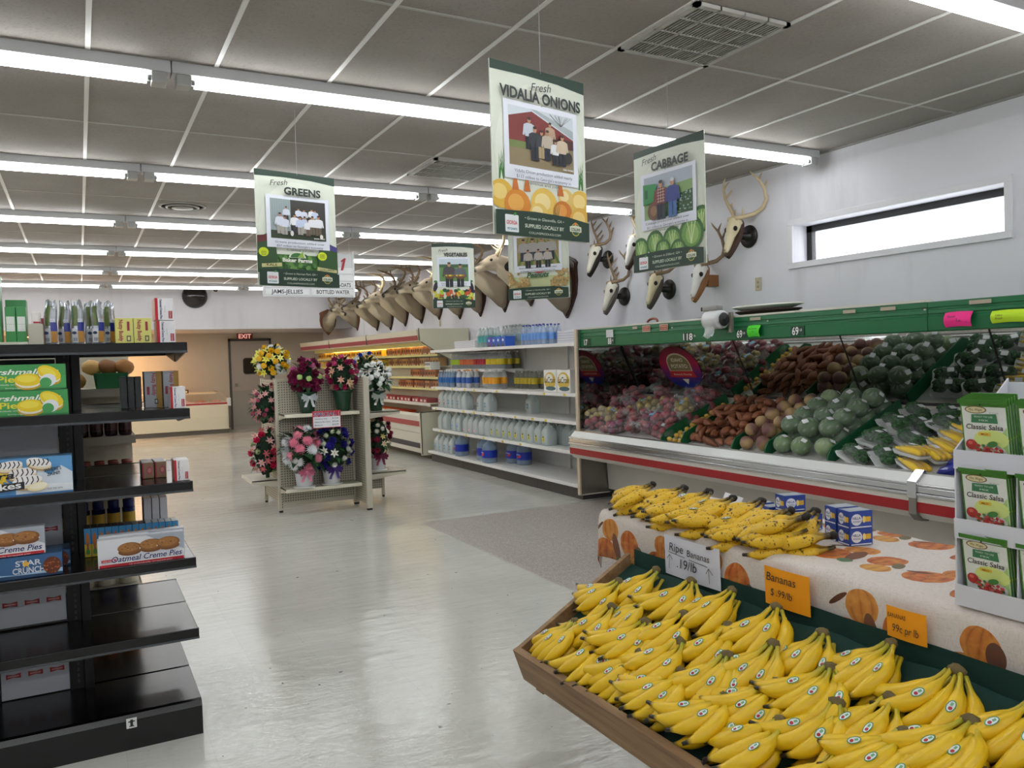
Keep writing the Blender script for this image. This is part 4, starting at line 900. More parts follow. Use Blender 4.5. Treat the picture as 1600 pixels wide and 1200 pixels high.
m = MB(); m.box((2.80, 15.48, .62), (2.88, 15.8, .80), K('#d8d9d8', .3, .3), r=.01); m.tube([(2.84, 15.5, .12), (2.84, 15.5, .64)], .02, K('#57534c', .5), 8); m.tube([(2.56, 15.72, .96), (2.7, 15.6, .94), (2.84, 15.52, .80)], .008, CHR, 6); part(m, 'end_rail', T)
q = random.Random(4)
for i in range(13):
    x = 2.6-.33*i; m = MB(); m.grid(lambda u, v: V(x-.15+.3*u, 15.58+.3*v, .71+.05*math.sin(PI*u)*math.sin(PI*v)+.012*math.sin(17*u+5*v+i)), 8, 6, K(['#c98a7c', '#b86f62', '#d8a598'][i % 3], .4)); m.box((x-.155, 15.57, .700), (x+.155, 15.89, .712), K('#e8e2d8'))
    tag(m.build('meat_tray'), 'tray of pink meat in the back counter, '+nth(12-i, 13), 'meat', 'meat trays in the back counter')
for i in range(6):
    x = 1.35+.115*i; o = MB().box((x, 15.78, .931), (x+.105, 15.95, 1.01), K('#5a3320', .5), r=.004).build('jar_box'); tag(o, 'small brown jar pack on the meat counter, '+nth(i, 6), 'pack', 'jar packs on the meat counter')
    f = Flat((x, 15.78, .93), (1, 0, 0), (0, 0, 1)); f.ell(.05, .035, .03, .025, '#e8dcb8'); fpart(f, o)
# ================================================================ BLACK SHELF UNIT IN FRONT AT THE LEFT
BLK = K('#08080a', .2, var=.15, vs=6); BLK2 = K('#060607', .4)
T = thing('black_shelf_unit', 'black metal shelving unit with open glossy shelves holding snack cake boxes', 'shelf', (-.4, .45, 0))
LX, RX, FY_, BY_ = -1.3, .29, .03, .93
LV = [1.62, 1.35, 1.05, .735, .44]
for z in LV:
    m = MB(); m.box((LX, FY_+.012, z-.012), (RX-.003, .47, z), BLK, r=.003); m.box((LX, .478, z-.012), (RX-.003, BY_-.012, z), BLK, r=.003)
    for y0, y1 in ((FY_, FY_+.014), (BY_-.014, BY_)): m.box((LX, y0, z-.040), (RX, y1, z+.002), BLK, r=.003)
    m.box((LX, FY_-.003, z-.041), (RX, FY_+.003, z-.032), K('#55585c', .2, .6))
    for y0, y1 in ((FY_+.01, .45), (.50, BY_-.01)):
        a, b = (y0, y1) if y0 < .4 else (y1, y0); m.ext([(RX-.006, a, z-.004), (RX-.006, b, z-.004), (RX-.006, b, z-.075), (RX-.006, a+(b-a)*.35, z-.05), (RX-.006, a, z-.036)], (.005, 0, 0), BLK2)
    part(m, 'shelf', T)
m = MB(); m.ext([(LX, FY_, 0), (LX, FY_, .118), (LX, FY_+.012, .138), (LX, FY_+.03, .142), (LX, .46, .142), (LX, .47, .13), (LX, .48, .142), (LX, BY_-.03, .142), (LX, BY_, .12), (LX, BY_, 0)], (RX-LX, 0, 0), BLK); part(m, 'base_shelf', T)
for x in (-.19, -.50, -.81, -1.12):
    m = MB(); m.box((x, .44, .14), (x+.055, .49, 1.62), BLK2, r=.003)
    for k in range(58): m.box((x+.058-.03, .4385, .17+k*.025), (x+.058-.022, .4405, .183+k*.025), K('#3a3c3f', .4))
    part(m, 'upright', T)
part(MB().box((-.135, .42, .14), (-.10, .45, 1.62), BLK2, r=.003), 'upright', T)
for z0, z1 in ((1.355, 1.57), (1.06, 1.30), (.745, 1.0), (.45, .69), (.146, .39)):
    for x in (-.443, -.753, -1.06):
        c = '#3b3d42' if z0 > 1.3 else '#c9ced6'
        o = MB().box((x, .452, z0), (x+.25, .462, z1), K(c, .4)); o = part(o, 'panel', T, 'white panel with red bow tie marks' if z0 < 1.3 else None)
        if z0 < 1.3:
            f = Flat((x, .452, z0), (1, 0, 0), (0, 0, 1)); h = (z1-z0)*.40
            for k in range(3):
                cx = .045+.08*k; f.poly([(cx-.027, h-.011), (cx, h-.006), (cx+.027, h-.011), (cx+.027, h+.011), (cx, h+.006), (cx-.027, h+.011)], '#a8333a'); f.rect(cx-.02, h-.003, cx+.02, h+.003, '#d9a0a0')
            f.build(o, 'bow_tie_marks', 'lettering', inv(T) if False else inv(o))
f = Flat((0, FY_, 0), (1, 0, 0), (0, 0, 1), base=.002); f.rect(.005, .088, .043, .128, '#dcdcd8'); f.rect(.019, .094, .029, .122, '#202020'); f.rect(.012, .112, .036, .117, '#202020'); f.rect(.015, .094, .033, .098, '#202020'); fpart(f, T, 'small_tag')

def carton(name, lb, x0, x1, y0, d, z0, z1, col, deco=None, group=None, cat='box', top=None, rz=0, side=None):
    w_, h_ = x1-x0, z1-z0; m = MB(); m.box((0, 0, 0), (w_, d, h_), K(col, .35, coat=.2), r=.0015)
    if top: m.poly([(.001, .001, h_+.0004), (w_-.001, .001, h_+.0004), (w_-.001, d-.001, h_+.0004), (.001, d-.001, h_+.0004)], K(top, .4))
    if side: m.poly([(-.0004, 0, .001), (-.0004, 0, h_-.001), (-.0004, d, h_-.001), (-.0004, d, .001)], K(side, .4))
    o = m.build(name, rel=False); o.location = (x0, y0, z0+.0005); o.rotation_euler = (0, 0, rz); tag(o, lb, cat, group)
    if deco: f = Flat((0, 0, 0), (1, 0, 0), (0, 0, 1)); deco(f, w_, h_); f.build(o)
    return o
rnd = random.Random(21)
def cookie(f, x, y, rx, ry, c1='#8a5a2c', c2='#a9733c'):
    f.ell(x, y-ry*.35, rx, ry*.82, '#f3efe4'); f.ell(x, y-ry*.55, rx*.96, ry*.62, '#7a4c24'); f.ell(x, y, rx, ry*.85, c1, n=18); f.ell(x-rx*.08, y+ry*.08, rx*.85, ry*.68, c2, n=16)
    for k in range(14): a, d = rnd.uniform(0, 6.3), rnd.uniform(0, .8); f.ell(x+rx*d*math.cos(a), y+ry*.7*d*math.sin(a), rx*.09, ry*.07, rnd.choice(['#6b4220', '#8f602f', '#c39354']), n=6)
def d_marsh(f, w, h):
    f.rect(0, 0, w, h*.06, '#2f7f46'); f.poly([(0, h*.06), (w, h*.06), (w, h*.55), (0, h*.8)], '#4aa35a')
    f.txt('Marshmallow', w-.155, h*.62, h*.20, '#f4f7ee', w=.265, al='c', shear=.3, bold=.02); f.txt('Pies', w-.225, h*.32, h*.24, '#e8dc3a', w=.075, bold=.02); f.txt('individually wrapped', w-.235, h*.2, .006, '#e8eee0', w=.09)
    for cx, cy, rx, ry, a in ((w-.125, h*.38, .045, .028, 0), (w-.055, h*.62, .042, .030, -.5)):
        f.ell(cx, cy-.012, rx, ry*.9, '#c9a41c', a, 16); f.ell(cx, cy-.006, rx*.95, ry*.85, '#f1e9d6', a, 16); f.ell(cx, cy+.002, rx, ry*.85, '#f0d322', a, 18); f.ell(cx-.004, cy+.006, rx*.7, ry*.5, '#f7e34c', a, 14)
    f.ell(w-.060, h*.36, .028, .024, '#eceef2', .3); f.ell(w-.068, h*.28, .020, .019, '#4aa35a', .3)
    f.txt('Serving suggestion', w-.2, h*.07, .005, '#d9ead2', w=.07)
for k in range(2): carton('marshmallow_pie_box', 'green marshmallow pies box with yellow pies, %s of the two stacked' % ('lower', 'upper')[k], -.56, -.145-.004*k, .055, .12, 1.351+.0985*k, 1.448+.0985*k, '#3f9a52', d_marsh, 'green marshmallow pie boxes')
def d_zebra(f, w, h):
    f.rect(0, 0, w, h, '#5f9fd4'); f.poly([(w*.62, 0), (w, 0), (w, h*.55), (w*.9, h*.75), (w*.8, h*.5), (w*.7, h*.7)], '#dbe6f0'); f.poly([(w*.5, 0), (w, 0), (w, h*.25), (w*.5, h*.3)], '#eaf1f7')
    sx, sy = w-.245, h*.60
    for k in range(16): a = 2*PI*k/16; f.poly([(sx+.03*math.cos(a-.15), sy+.03*math.sin(a-.15)), (sx+.052*math.cos(a), sy+.052*math.sin(a)), (sx+.03*math.cos(a+.15), sy+.03*math.sin(a+.15))], '#f2b72a')
    f.ell(sx, sy, .034, .034, '#f6d53a')
    for cx, cy, s, a in ((w-.205, h*.82, .9, .1), (w-.165, h*.60, 1.0, .1), (w-.11, h*.85, .9, -.25), (w-.15, h*.38, 1.05, .12)):
        f.ell(cx, cy-.012*s, .047*s, .020*s, '#c8a873', a, 16); f.ell(cx, cy-.004, .047*s, .021*s, '#efe2c4', a, 16); f.ell(cx, cy+.003, .047*s, .018*s, '#f7f5f2', a, 16)
        for q_ in range(5): x_ = cx+(-.032+.016*q_)*s; f.line([(x_-.006, cy+.003-.014*s), (x_+.003, cy+.003), (x_-.001, cy+.003+.014*s)], .0035, '#2c2320')
    f.ell(w-.118, h*.22, .034, .017, '#f2e6b8', .15); f.ell(w-.115, h*.24, .03, .012, '#fbf4d6', .15)
    f.poly([(w-.35, h*.10), (w-.16, h*.18), (w-.16, h*.38), (w-.35, h*.30)], '#22262b'); f.txt('Zebra', w-.36, h*.42, h*.19, '#1b1b1e', w=.17, bold=.02, ang=.06, shear=.2); f.txt('Cakes', w-.30, h*.16, h*.17, '#f4f4f2', w=.13, bold=.02, ang=.07)
    f.txt("WHERE'S", w-.065, h*.62, .012, '#22303f', w=.058, al='c', bold=.02, ang=.12); f.txt('ZAIN?!', w-.063, h*.50, .012, '#22303f', w=.044, al='c', bold=.02, ang=.12)
    f.txt('PLAY THE GAME', w-.06, h*.12, .006, '#33414f', w=.05, al='c'); f.rect(0, 0, w, h*.05, '#3a72a8')
carton('striped_cake_box', 'blue and white box of striped cakes with a yellow sun, third shelf', -.52, -.142, .055, .12, 1.051, 1.192, '#6fa8d6', d_zebra)
def d_oat(f, w, h, t='Oatmeal Creme Pies'):
    f.rect(0, 0, w, h, '#dfe1e6'); f.poly([(w*.55, h), (w, h), (w, h*.35)], '#a9b1bd'); f.rect(.004, 0, w-.003, h*.10, '#c22531'); f.rect(.004, h*.10, w-.003, h*.14, '#ffffff')
    for cx, cy in ((w*.36, h*.62), (w*.61, h*.66), (w*.81, h*.68)): cookie(f, cx, cy, .044, h*.24)
    f.rect(w*.035, h*.20, w*.20, h*.29, '#c22531'); f.txt('Little Debbie', w*.117, h*.22, .005, '#f7f0ee', w=w*.13, al='c')
    f.txt(t, w*.56, h*.17, h*.20, '#ffffff', w=w*.82, al='c', shear=.25, bold=.05); f.txt(t, w*.56, h*.17, h*.20, '#1c2a6b', w=w*.82, al='c', shear=.25, bold=.02)
    f.txt('12 individually wrapped pies', w*.6, h*.02, h*.045, '#f5dede', w=w*.5, al='c')
carton('creme_pie_box', 'white oatmeal creme pies box with three cookies, front of the fourth shelf', -.068, .248, .05, .045, .736, .846, '#dfe1e6', d_oat, 'oatmeal creme pie boxes', top='#eceef2')
carton('creme_pie_box', 'second oatmeal creme pies box right behind the front one', -.062, .254, .098, .045, .736, .852, '#dfe1e6', d_oat, 'oatmeal creme pie boxes', top='#eceef2')
carton('creme_pie_box', 'oatmeal creme pies box lying on the dark blue box at the left edge', -.56, -.245, .055, .06, .826, .929, '#dfe1e6', d_oat, 'oatmeal creme pie boxes', top='#cfd3da')
def d_star(f, w, h):
    f.rect(0, 0, w, h, '#35618f'); f.poly([(0, 0), (w, 0), (w, h*.3), (w*.5, h*.18), (0, h*.35)], '#a8c8e2'); f.poly([(0, 0), (w, 0), (w, h*.12), (0, h*.2)], '#27486c')
    f.txt('STAR', w-.155, h*.56, h*.24, '#d8dde3', w=.085, bold=.02); f.txt('CRUNCH', w-.165, h*.22, h*.26, '#d8dde3', w=.105, bold=.02)
    f.poly([(w-.12+.016*math.cos(R(90+36*i))*(1 if i % 2 == 0 else .45), h*.64+.016*math.sin(R(90+36*i))*(1 if i % 2 == 0 else .45)) for i in range(10)], '#f0b83a')
    f.ell(w-.035, h*.45, .030, .033, '#6b3218', n=20)
    for k in range(40): a, d = rnd.uniform(0, 6.3), math.sqrt(rnd.random()); f.ell(w-.035+.028*d*math.cos(a), h*.45+.030*d*math.sin(a), .003, .003, rnd.choice(['#9a4f25', '#7f3d1c', '#b8693a']), n=6)
carton('snack_cake_box', 'dark blue box with silver lettering and round brown cookie, fourth shelf', -.50, -.19, .06, .13, .736, .82, '#35618f', d_star)
carton('snack_cake_box', 'second dark blue box right behind the one with the round cookie', -.50, -.165, .20, .13, .736, .80, '#2f5680', d_star)
def d_thin(f, w, h):
    f.rect(0, h*.55, w, h, '#3e8fc4'); f.rect(0, 0, w, h*.45, '#d6c13a'); f.ell(w*.5, h*.6, w*.3, h*.25, '#c9742f'); f.poly([(w*.2, h*.1), (w*.5, h*.5), (w*.8, h*.1)], '#c2506a'); f.ell(w*.5, h*.18, w*.3, h*.1, '#5fa04a')
for i in range(14): carton('snack_box', 'thin upright blue and yellow snack box, '+nth(i, 14), -.113+.0262*i, -.113+.0262*i+.0245, .30, .09, .736, .856-.0006*i, '#3e8fc4', d_thin, 'row of thin upright snack boxes', side='#2a3a4a', top='#e8e9ec' if i > 8 else '#4a3d3a')
for i in range(3): carton('white_box', 'upright white box behind the thin snack boxes, '+nth(i, 3), .125+.033*i, .125+.033*i+.03, .42+.0, .12, .736, .94, '#e1e2e6', None, 'white boxes at the back of the fourth shelf', side='#3b3d44')
# third shelf
def d_cos(f, w, h): f.rect(0, 0, w*.12, h, '#b3303c'); f.ell(w*.62, h*.5, w*.25, h*.25, '#b8506a'); f.ell(w*.62, h*.5, w*.16, h*.15, '#c98f7a')
for i in range(2): carton('brown_snack_box', 'brown and red snack box with white top, %s of the pair on the third shelf' % ('left', 'right')[i], .115+.05*i, .160+.05*i, .24, .16, 1.051, 1.118, '#9c7a5c', d_cos, 'brown boxes on the third shelf', top='#ecebea', side='#7c848c')
def d_ocp(f, w, h):
    f.rect(0, 0, w*.16, h, '#c0202e'); f.txt('Oatmeal Creme Pies', w*.27, h*.95, w*.12, '#1c2a6b', w=h*.9, ang=-PI/2, bold=.02); f.rect(w*.72, h*.08, w*.92, h*.42, '#b3404a'); f.txt('Little Debbie', w*.78, h*.40, w*.07, '#f0dede', w=h*.3, ang=-PI/2)
    f.txt('net wt 16 oz', w*.52, h*.65, w*.05, '#77777d', w=h*.3, ang=-PI/2)
def d_ocp_side(f, w, h): d_ocp(f, w, h)
carton('white_creme_pie_box', 'white box with red edge at the right end of the third shelf', .225, .282, .075, .11, 1.051, 1.137, '#eceaea', d_ocp, 'white boxes with red edges standing on end', side='#c98c78')
carton('white_creme_pie_box', 'white box with red edge at the right end of the second shelf', .222, .280, .075, .10, 1.351, 1.440, '#e9e8ea', d_ocp, 'white boxes with red edges standing on end')
def d_nut2(f, w, h):
    f.rect(w*.66, 0, w, h, '#a8843a'); f.txt('Nutty Buddy', w*.45, h*.95, w*.22, '#a8404a', w=h*.62, ang=-PI/2, bold=.03); f.rect(w*.12, h*.36, w*.28, h*.58, '#9c3a46'); f.rect(w*.55, h*.1, w*.75, h*.24, '#3c4038'); f.rect(w*.60, h*.13, w*.70, h*.21, '#cfd2d4')
for i in range(2): carton('tall_snack_box', 'tall grey and gold box on the second shelf, %s of the pair' % ('left', 'right')[i], .138+.073*i, .205+.068*i, .24, .10, 1.351, 1.505, '#aab0b8', d_nut2, 'tall grey and gold boxes', side='#22282c')
for i in range(3): carton('dark_box', 'dark upright box left of the grey and gold boxes, '+nth(i, 3), .048+.028*i, .072+.028*i, .28, .10, 1.351, 1.485, '#25302f', None, 'dark boxes on the second shelf', side='#161d1c')
# top shelf
Z1 = 1.621
def d_green(f, w, h): f.rect(0, 0, w, h*.28, '#3c8f4c'); f.rect(w*.1, h*.3, w*.9, h*.72, '#dfe6de'); f.rect(w*.1, h*.5, w*.9, h*.505, '#5c7a60'); f.rect(w*.15, h*.34, w*.85, h*.345, '#8a9a8c')
carton('green_carton', 'tall green and white carton at the left edge of the top shelf', -.46, -.352, .06, .10, Z1+.012, 1.885, '#3f9350', d_green, 'green cartons on the top shelf')
carton('green_carton', 'green and white carton set back on the top shelf', -.345, -.275, .19, .09, Z1+.012, 1.80, '#3f9350', d_green, 'green cartons on the top shelf')
carton('green_carton', 'small green and white carton on the top shelf, left of the pair', -.340, -.306, .07, .09, Z1+.012, 1.765, '#3f9350', d_green, 'green cartons on the top shelf')
carton('green_carton', 'small green and white carton on the top shelf, right of the pair', -.304, -.272, .07, .09, Z1+.012, 1.765, '#3f9350', d_green, 'green cartons on the top shelf')
carton('low_tray', 'flat pale tray under the green cartons on the top shelf', -.62, -.268, .055, .22, Z1, 1.632, '#cfd3bf', None, None, cat='tray')
carton('beige_box', 'plain beige box beside the green cartons on the top shelf', -.266, -.218, .055, .12, Z1, 1.70, '#b9b7a6')
carton('paper_box', 'small white box on top of the beige box', -.255, -.226, .08, .08, 1.7005, 1.745, '#e6e0dc', lambda f, w, h: f.rect(w*.2, h*.05, w, h*.2, '#b83a44'))
carton('red_box', 'small red box tucked behind the beige box', -.232, -.212, .18, .06, Z1, 1.728, '#b34550')
def snack_bag(i, x, lb):
    q = random.Random(90+i); w_, h_ = .046, .172; FO = K('#b9bdc2', .22, .75)
    m = MB()
    def prof(u, v):   # pillow bag: fuller in the middle, pinched crimped top
        t = math.sin(PI*min(1, v*1.02+.02))**.5 if v < .98 else .1; return .5*t
    def fr(u, v, s): 
        wv = w_*(1-.25*max(0, v-.7)/.3); return V((u-.5)*wv+.003*math.sin(9*v+i)*(v), s*.026*prof(u, v)*math.sin(PI*u)**.5+.004*math.sin(12*u+i)*v, h_*v+(.006*math.sin(7*u+i) if v > .9 else 0))
    m.grid(lambda u, v: fr(u, v, -1), 8, 12, FO, False); m.grid(lambda u, v: fr(1-u, v, 1), 8, 12, FO, False)
    o = m.build('snack_bag', rel=False); pr = MB()
    G1, NV, OR, WT_ = K('#5a6b32', .3, coat=.3), K('#1b2c8c', .3, coat=.3), K('#c08a3a', .35), K('#d0d3d8', .35)
    off = lambda p: p+V(0, -.0012, 0)
    for (u0, u1, v0, v1, mt) in ((.12, .5, .42, .88, G1), (.5, .96, .30, .50, NV), (.06, .5, .04, .36, WT_), (.5, .94, .05, .30, OR), (.5, .9, .5, .8, K('#a9adb3', .3, .5))):
        pr.grid(lambda u, v: off(fr(u0+(u1-u0)*u, v0+(v1-v0)*v, -1)), 4, 5, mt)
    pr.build('print', o)
    f = Flat((-.5*w_, -.0285, 0), (1, 0, 0), (0, 0, 1)); f.ell(.011, h_*.25, .008, .006, '#16264f'); f.txt('CLUX', .024, h_*.5, .012, '#dfe3ee', w=.018, bold=.03)
    for k in range(5): f.rect(.007+.003*k, h_*.06, .0085+.003*k, h_*.14, '#39404a')
    f.build(o)
    put(o, x, .10+.05*(i % 2), Z1, (R(-3), 0, q.uniform(-.25, .25))); tag(o, lb, 'snack bag', 'silver and blue snack bags on the top shelf')
for i, x in enumerate([-.192, -.146, -.100, -.053, -.030, .012]): snack_bag(i, x, 'silver, olive and blue snack bag standing on the top shelf, '+nth(i, 6))
def d_nut(f, w, h):
    f.txt('Nutty Buddy', w*.22, h*.93, w*.22, '#a02a3c', w=h*.85, ang=-PI/2, bold=.03); f.rect(w*.66, h*.50, w*.80, h*.86, '#a03444'); f.rect(w*.62, h*.08, w*.85, h*.30, '#4c4a3a'); f.rect(w*.67, h*.12, w*.80, h*.26, '#e3df9a')
for i in range(2): carton('yellow_box', 'pale yellow snack box with red lettering on the top shelf, %s of the pair' % ('left', 'right')[i], .030+.067*i, .095+.067*i, .075, .12, Z1, 1.722, '#dcd878', d_nut, 'pale yellow boxes on the top shelf')
for k in range(2): carton('white_creme_pie_box', 'white box with red edge at the right end of the top shelf, %s one' % ('lower', 'upper')[k], .182-.004*k, .252-.004*k, .075, .14, Z1+.092*k, Z1+.090+.092*k, '#eae9ec', d_ocp, 'white boxes with red edges standing on end', side='#c58c72')

# ================================================================ BEIGE SHELVING BEHIND THE BLACK UNIT
BG = K('#b9b3a2', .45, var=.05)
T = thing('beige_shelf_unit', 'beige shelving with sauces and jars seen through the black unit', 'shelf', (-.5, 1.3, 0)); GX1, GF, GB = .14, 1.10, 1.45
part(MB().box((-1.3, GB, 0), (GX1, GB+.03, 1.60), BG), 'back_panel', T)
BL = [1.42, 1.175, .90, .67, .40, .14]
for z in BL:
    m = MB(); m.box((-1.3, GF, z-.012), (GX1, GB, z), BG); m.box((-1.3, GF-.006, z-.04), (GX1, GF, z+.001), BG); m.ext([(GX1-.004, GF, z), (GX1-.004, GB, z), (GX1-.004, GB, z-.07), (GX1-.004, GF, z-.035)], (.005, 0, 0), BG); part(m, 'shelf', T)
part(MB().box((-1.3, GF+.02, 0), (GX1-.01, GB, .11), K('#3a3833')), 'kick_base', T)
def jarp(name, r, h, body, label, cap, caph=.03):
    b = MB().lathe([(r*.9, 0), (r, .01), (r, h*.75), (r*.8, h-caph)], (0, 0, 0), body, 14).build(name, rel=False)
    MB().lathe([(r*1.01, h*.22), (r*1.01, h*.62)], (0, 0, 0), label, 14, cap=False).build('label', b); MB().lathe([(r*.84, h-caph), (r*.86, h-.003), (r*.8, h)], (0, 0, 0), cap, 14).build('lid', b); return b
def jrow(proto, n_, x0, x1, y, z, lb, gr, rows=1):
    for r_ in range(rows):
        for i in range(n_):
            b = proto if (i == 0 and r_ == 0) else dup(proto); put(b, x1-(x1-x0)*(i+.5)/n_, y+.09*r_, z+.0005); tag(b, '%s, %s%s' % (lb.replace(' with pale lid', ''), nth(i, n_, 'right', 'left'), ', back row' if r_ else ''), 'jar', gr)
jrow(jarp('dark_jar', .030, .13, K('#2c0f12', .12), K('#3f1a1c', .3), K('#6b5a4c', .3, .5)), 6, -.27, .13, 1.15, 1.175, 'dark red jam jar with pale lid on the second beige shelf', 'dark jam jars', 2)
jrow(jarp('orange_bottle', .028, .14, K('#6e2410', .2), K('#8c3518', .4), K('#7a2a14', .4), .02), 5, -.19, .13, 1.15, .90, 'orange red sauce bottle on the third beige shelf', 'orange red sauce bottles', 2)
jrow(jarp('squeeze_bottle', .031, .17, K('#17204f', .25), K('#b9962c', .4), K('#141d5c', .35), .05), 5, -.22, .13, 1.16, .67, 'blue and yellow squeeze bottle on the fourth beige shelf', 'blue squeeze bottles')
jrow(jarp('mayonnaise_jar', .046, .17, K('#d9d4be', .3), K('#3c4a8c', .4), K('#1c2a8c', .35), .035), 4, -.27, .13, 1.17, .40, 'pale mayonnaise jar with blue lid low behind the black unit', 'mayonnaise jars')
jrow(jarp('relish_jar', .046, .16, K('#c9a43a', .3), K('#b8302c', .4), K('#1c2a6c', .35), .03), 4, -.27, .13, 1.17, .14, 'yellow and red jar on the lowest beige shelf', 'yellow and red jars')
m = MB(); m.box((-.02, 1.12, 1.421), (.10, 1.26, 1.423), K('#0f6b3c')); m.ext([(-.03, 1.12, 1.421), (.11, 1.12, 1.421), (.12, 1.12, 1.50), (-.04, 1.12, 1.50)], (0, .004, 0), K('#127a42', .3)); m.ext([(-.03, 1.26, 1.421), (.11, 1.26, 1.421), (.12, 1.26, 1.50), (-.04, 1.26, 1.50)], (0, .004, 0), K('#127a42', .3)); m.box((-.03, 1.12, 1.421), (-.026, 1.264, 1.5), K('#127a42', .3)); m.box((.108, 1.12, 1.421), (.112, 1.264, 1.5), K('#127a42', .3))
tag(m.build('green_basket'), 'green plastic basket on the top beige shelf', 'basket')
q = random.Random(8)
for i in range(4):
    m = MB(); m.ell((0, 0, 0), (.05, .035, .04), K(['#b98a4a', '#c9a05c', '#8a5a30', '#a8743c'][i], .5), 10, 7, noise=.08, rnd=q); o = m.build('bread_bag', rel=False); put(o, -.12+.075*i, 1.19, [1.46, 1.53, 1.53, 1.53][i] if i else 1.463, (0, .2, .3)); tag(o, 'brown bread in a clear bag on the top beige shelf, '+nth(i, 4), 'bread', 'bags of bread on the beige shelf')

# ================================================================ FLOWER STAND
PEG = nodemat('pegboard', lambda nt, p: None)
def f_peg(nt, p):
    h = NT(nt); sp = h.n('SeparateXYZ'); h.set(sp.inputs[0], h.tc.outputs['Object'])
    def cell(c): return h.ma('SUBTRACT', h.ma('FRACT', h.ma('MULTIPLY', c, 1/.0254)), .5)
    a = h.ma('ADD', sp.outputs[0], sp.outputs[1]); d = h.ma('SQRT', h.ma('ADD', h.ma('POWER', cell(a), 2), h.ma('POWER', cell(sp.outputs[2]), 2)))
    h.set(p.inputs['Base Color'], h.mix(h.ma('LESS_THAN', d, .24), hexc('#bdb6a4'), hexc('#4a453b'))); p.inputs['Roughness'].default_value = .5
PEG = nodemat('pegboard_beige', f_peg); BE = K('#c6c0ae', .42, var=.05)
T = thing('flower_stand', 'beige four sided pegboard stand with shelves of potted flowers', 'display stand', (2.3, 4.95, 0))
ST = 1.37
part(MB().box((1.68, 4.865, .10), (2.43, 4.885, ST-.01), PEG), 'pegboard', T)
part(MB().box((2.452, 4.46, .06), (2.472, 5.55, ST-.01), PEG), 'pegboard', T)
part(MB().box((1.655, 4.90, .10), (1.675, 5.60, ST-.01), PEG), 'pegboard', T)
part(MB().box((2.48, 5.14, .10), (2.86, 5.16, .9), PEG), 'pegboard', T)
def upr(x0, y0, x1, y1, h=ST):
    m = MB(); m.box((x0, y0, .02), (x1, y1, h), BE, r=.004); m.box((x0+.005, y0+.005, 0), (x1-.005, y1-.005, .02), K('#1d1c1b')); part(m, 'upright', T)
upr(1.64, 4.86, 1.685, 4.905); upr(2.435, 4.43, 2.495, 4.47); upr(2.43, 4.86, 2.49, 4.90); upr(1.645, 5.59, 1.68, 5.63); upr(2.43, 5.53, 2.49, 5.57); upr(2.84, 5.13, 2.87, 5.17, .9)
f = Flat((1.64, 4.86, 0), (1, 0, 0), (0, 0, 1))
for k in range(50): f.rect(.030, .05+k*.026, .038, .063+k*.026, '#1e1d1b')
fpart(f, T, 'slots')
m = MB(); m.box((1.65, 4.855, ST-.02), (2.44, 4.895, ST), BE); m.box((1.68, 4.86, .06), (2.44, 4.90, .10), BE); part(m, 'rails', T)
def stsh(x0, x1, y0, y1, z, fx=None, fy=None):
    m = MB(); m.box((x0, y0, z-.01), (x1, y1, z), BE)
    if fy is not None:
        m.box((x0, fy-.003, z-.032), (x1, fy+.003, z+.003), K('#e4dfcb', .4))
        for x in (x0, x1-.004): m.ext([(x, fy, z), (x, y1 if fy < (y0+y1)/2 else y0, z), (x, y1 if fy < (y0+y1)/2 else y0, z-.07), (x, fy, z-.03)], (.004, 0, 0), BE)
    if fx is not None:
        m.box((fx-.003, y0, z-.032), (fx+.003, y1, z+.003), K('#e4dfcb', .4)); xb = x0 if abs(fx-x1) < abs(fx-x0) else x1
        for y in (y0, y1-.004): m.ext([(fx, y, z), (xb, y, z), (xb, y, z-.085), (fx, y, z-.03)], (0, .004, 0), BE)
    part(m, 'shelf', T)
stsh(1.67, 2.44, 4.60, 4.865, 1.015, fy=4.60); stsh(1.66, 2.44, 4.60, 4.865, .265, fy=4.60)
stsh(2.475, 2.93, 4.74, 5.12, .985, fx=2.93); stsh(2.475, 2.97, 4.72, 5.12, .335, fx=2.97); stsh(1.40, 1.655, 4.95, 5.55, .335, fx=1.40)
# sign hooked on the upper shelf edge
T2 = thing('special_sign', 'white sign with red border reading SPECIAL on the flower stand shelf', 'sign', (2.09, 4.59, .86))
part(MB().box((1.945, 4.584, .862), (2.235, 4.588, 1.035), K('#d7404a', .5)), 'board', T2)
f = Flat((1.945, 4.584, .862), (1, 0, 0), (0, 0, 1)); f.rect(.006, .006, .284, .115, '#eceef2'); f.rect(.006, .115, .284, .167, '#c93442'); f.txt('SPECIAL !', .145, .122, .036, '#ffffff', w=.27, al='c', bold=.035); f.txt('SPECIAL !', .145, .122, .036, '#1c2c74', w=.27, al='c', bold=.012)
for k, (a, b) in enumerate((('Cemetery Vase', '$12.00'), ('Memorial Box Cone', '$20.00'), ('Baskets', '$16.99'))): f.txt(a, .02, .088-.032*k, .014, '#2c3038', w=(.13, .16, .08)[k], shear=.1); f.txt(b, .20, .088-.032*k, .014, '#2c3038', w=.065, shear=.1)
fpart(f, T2)
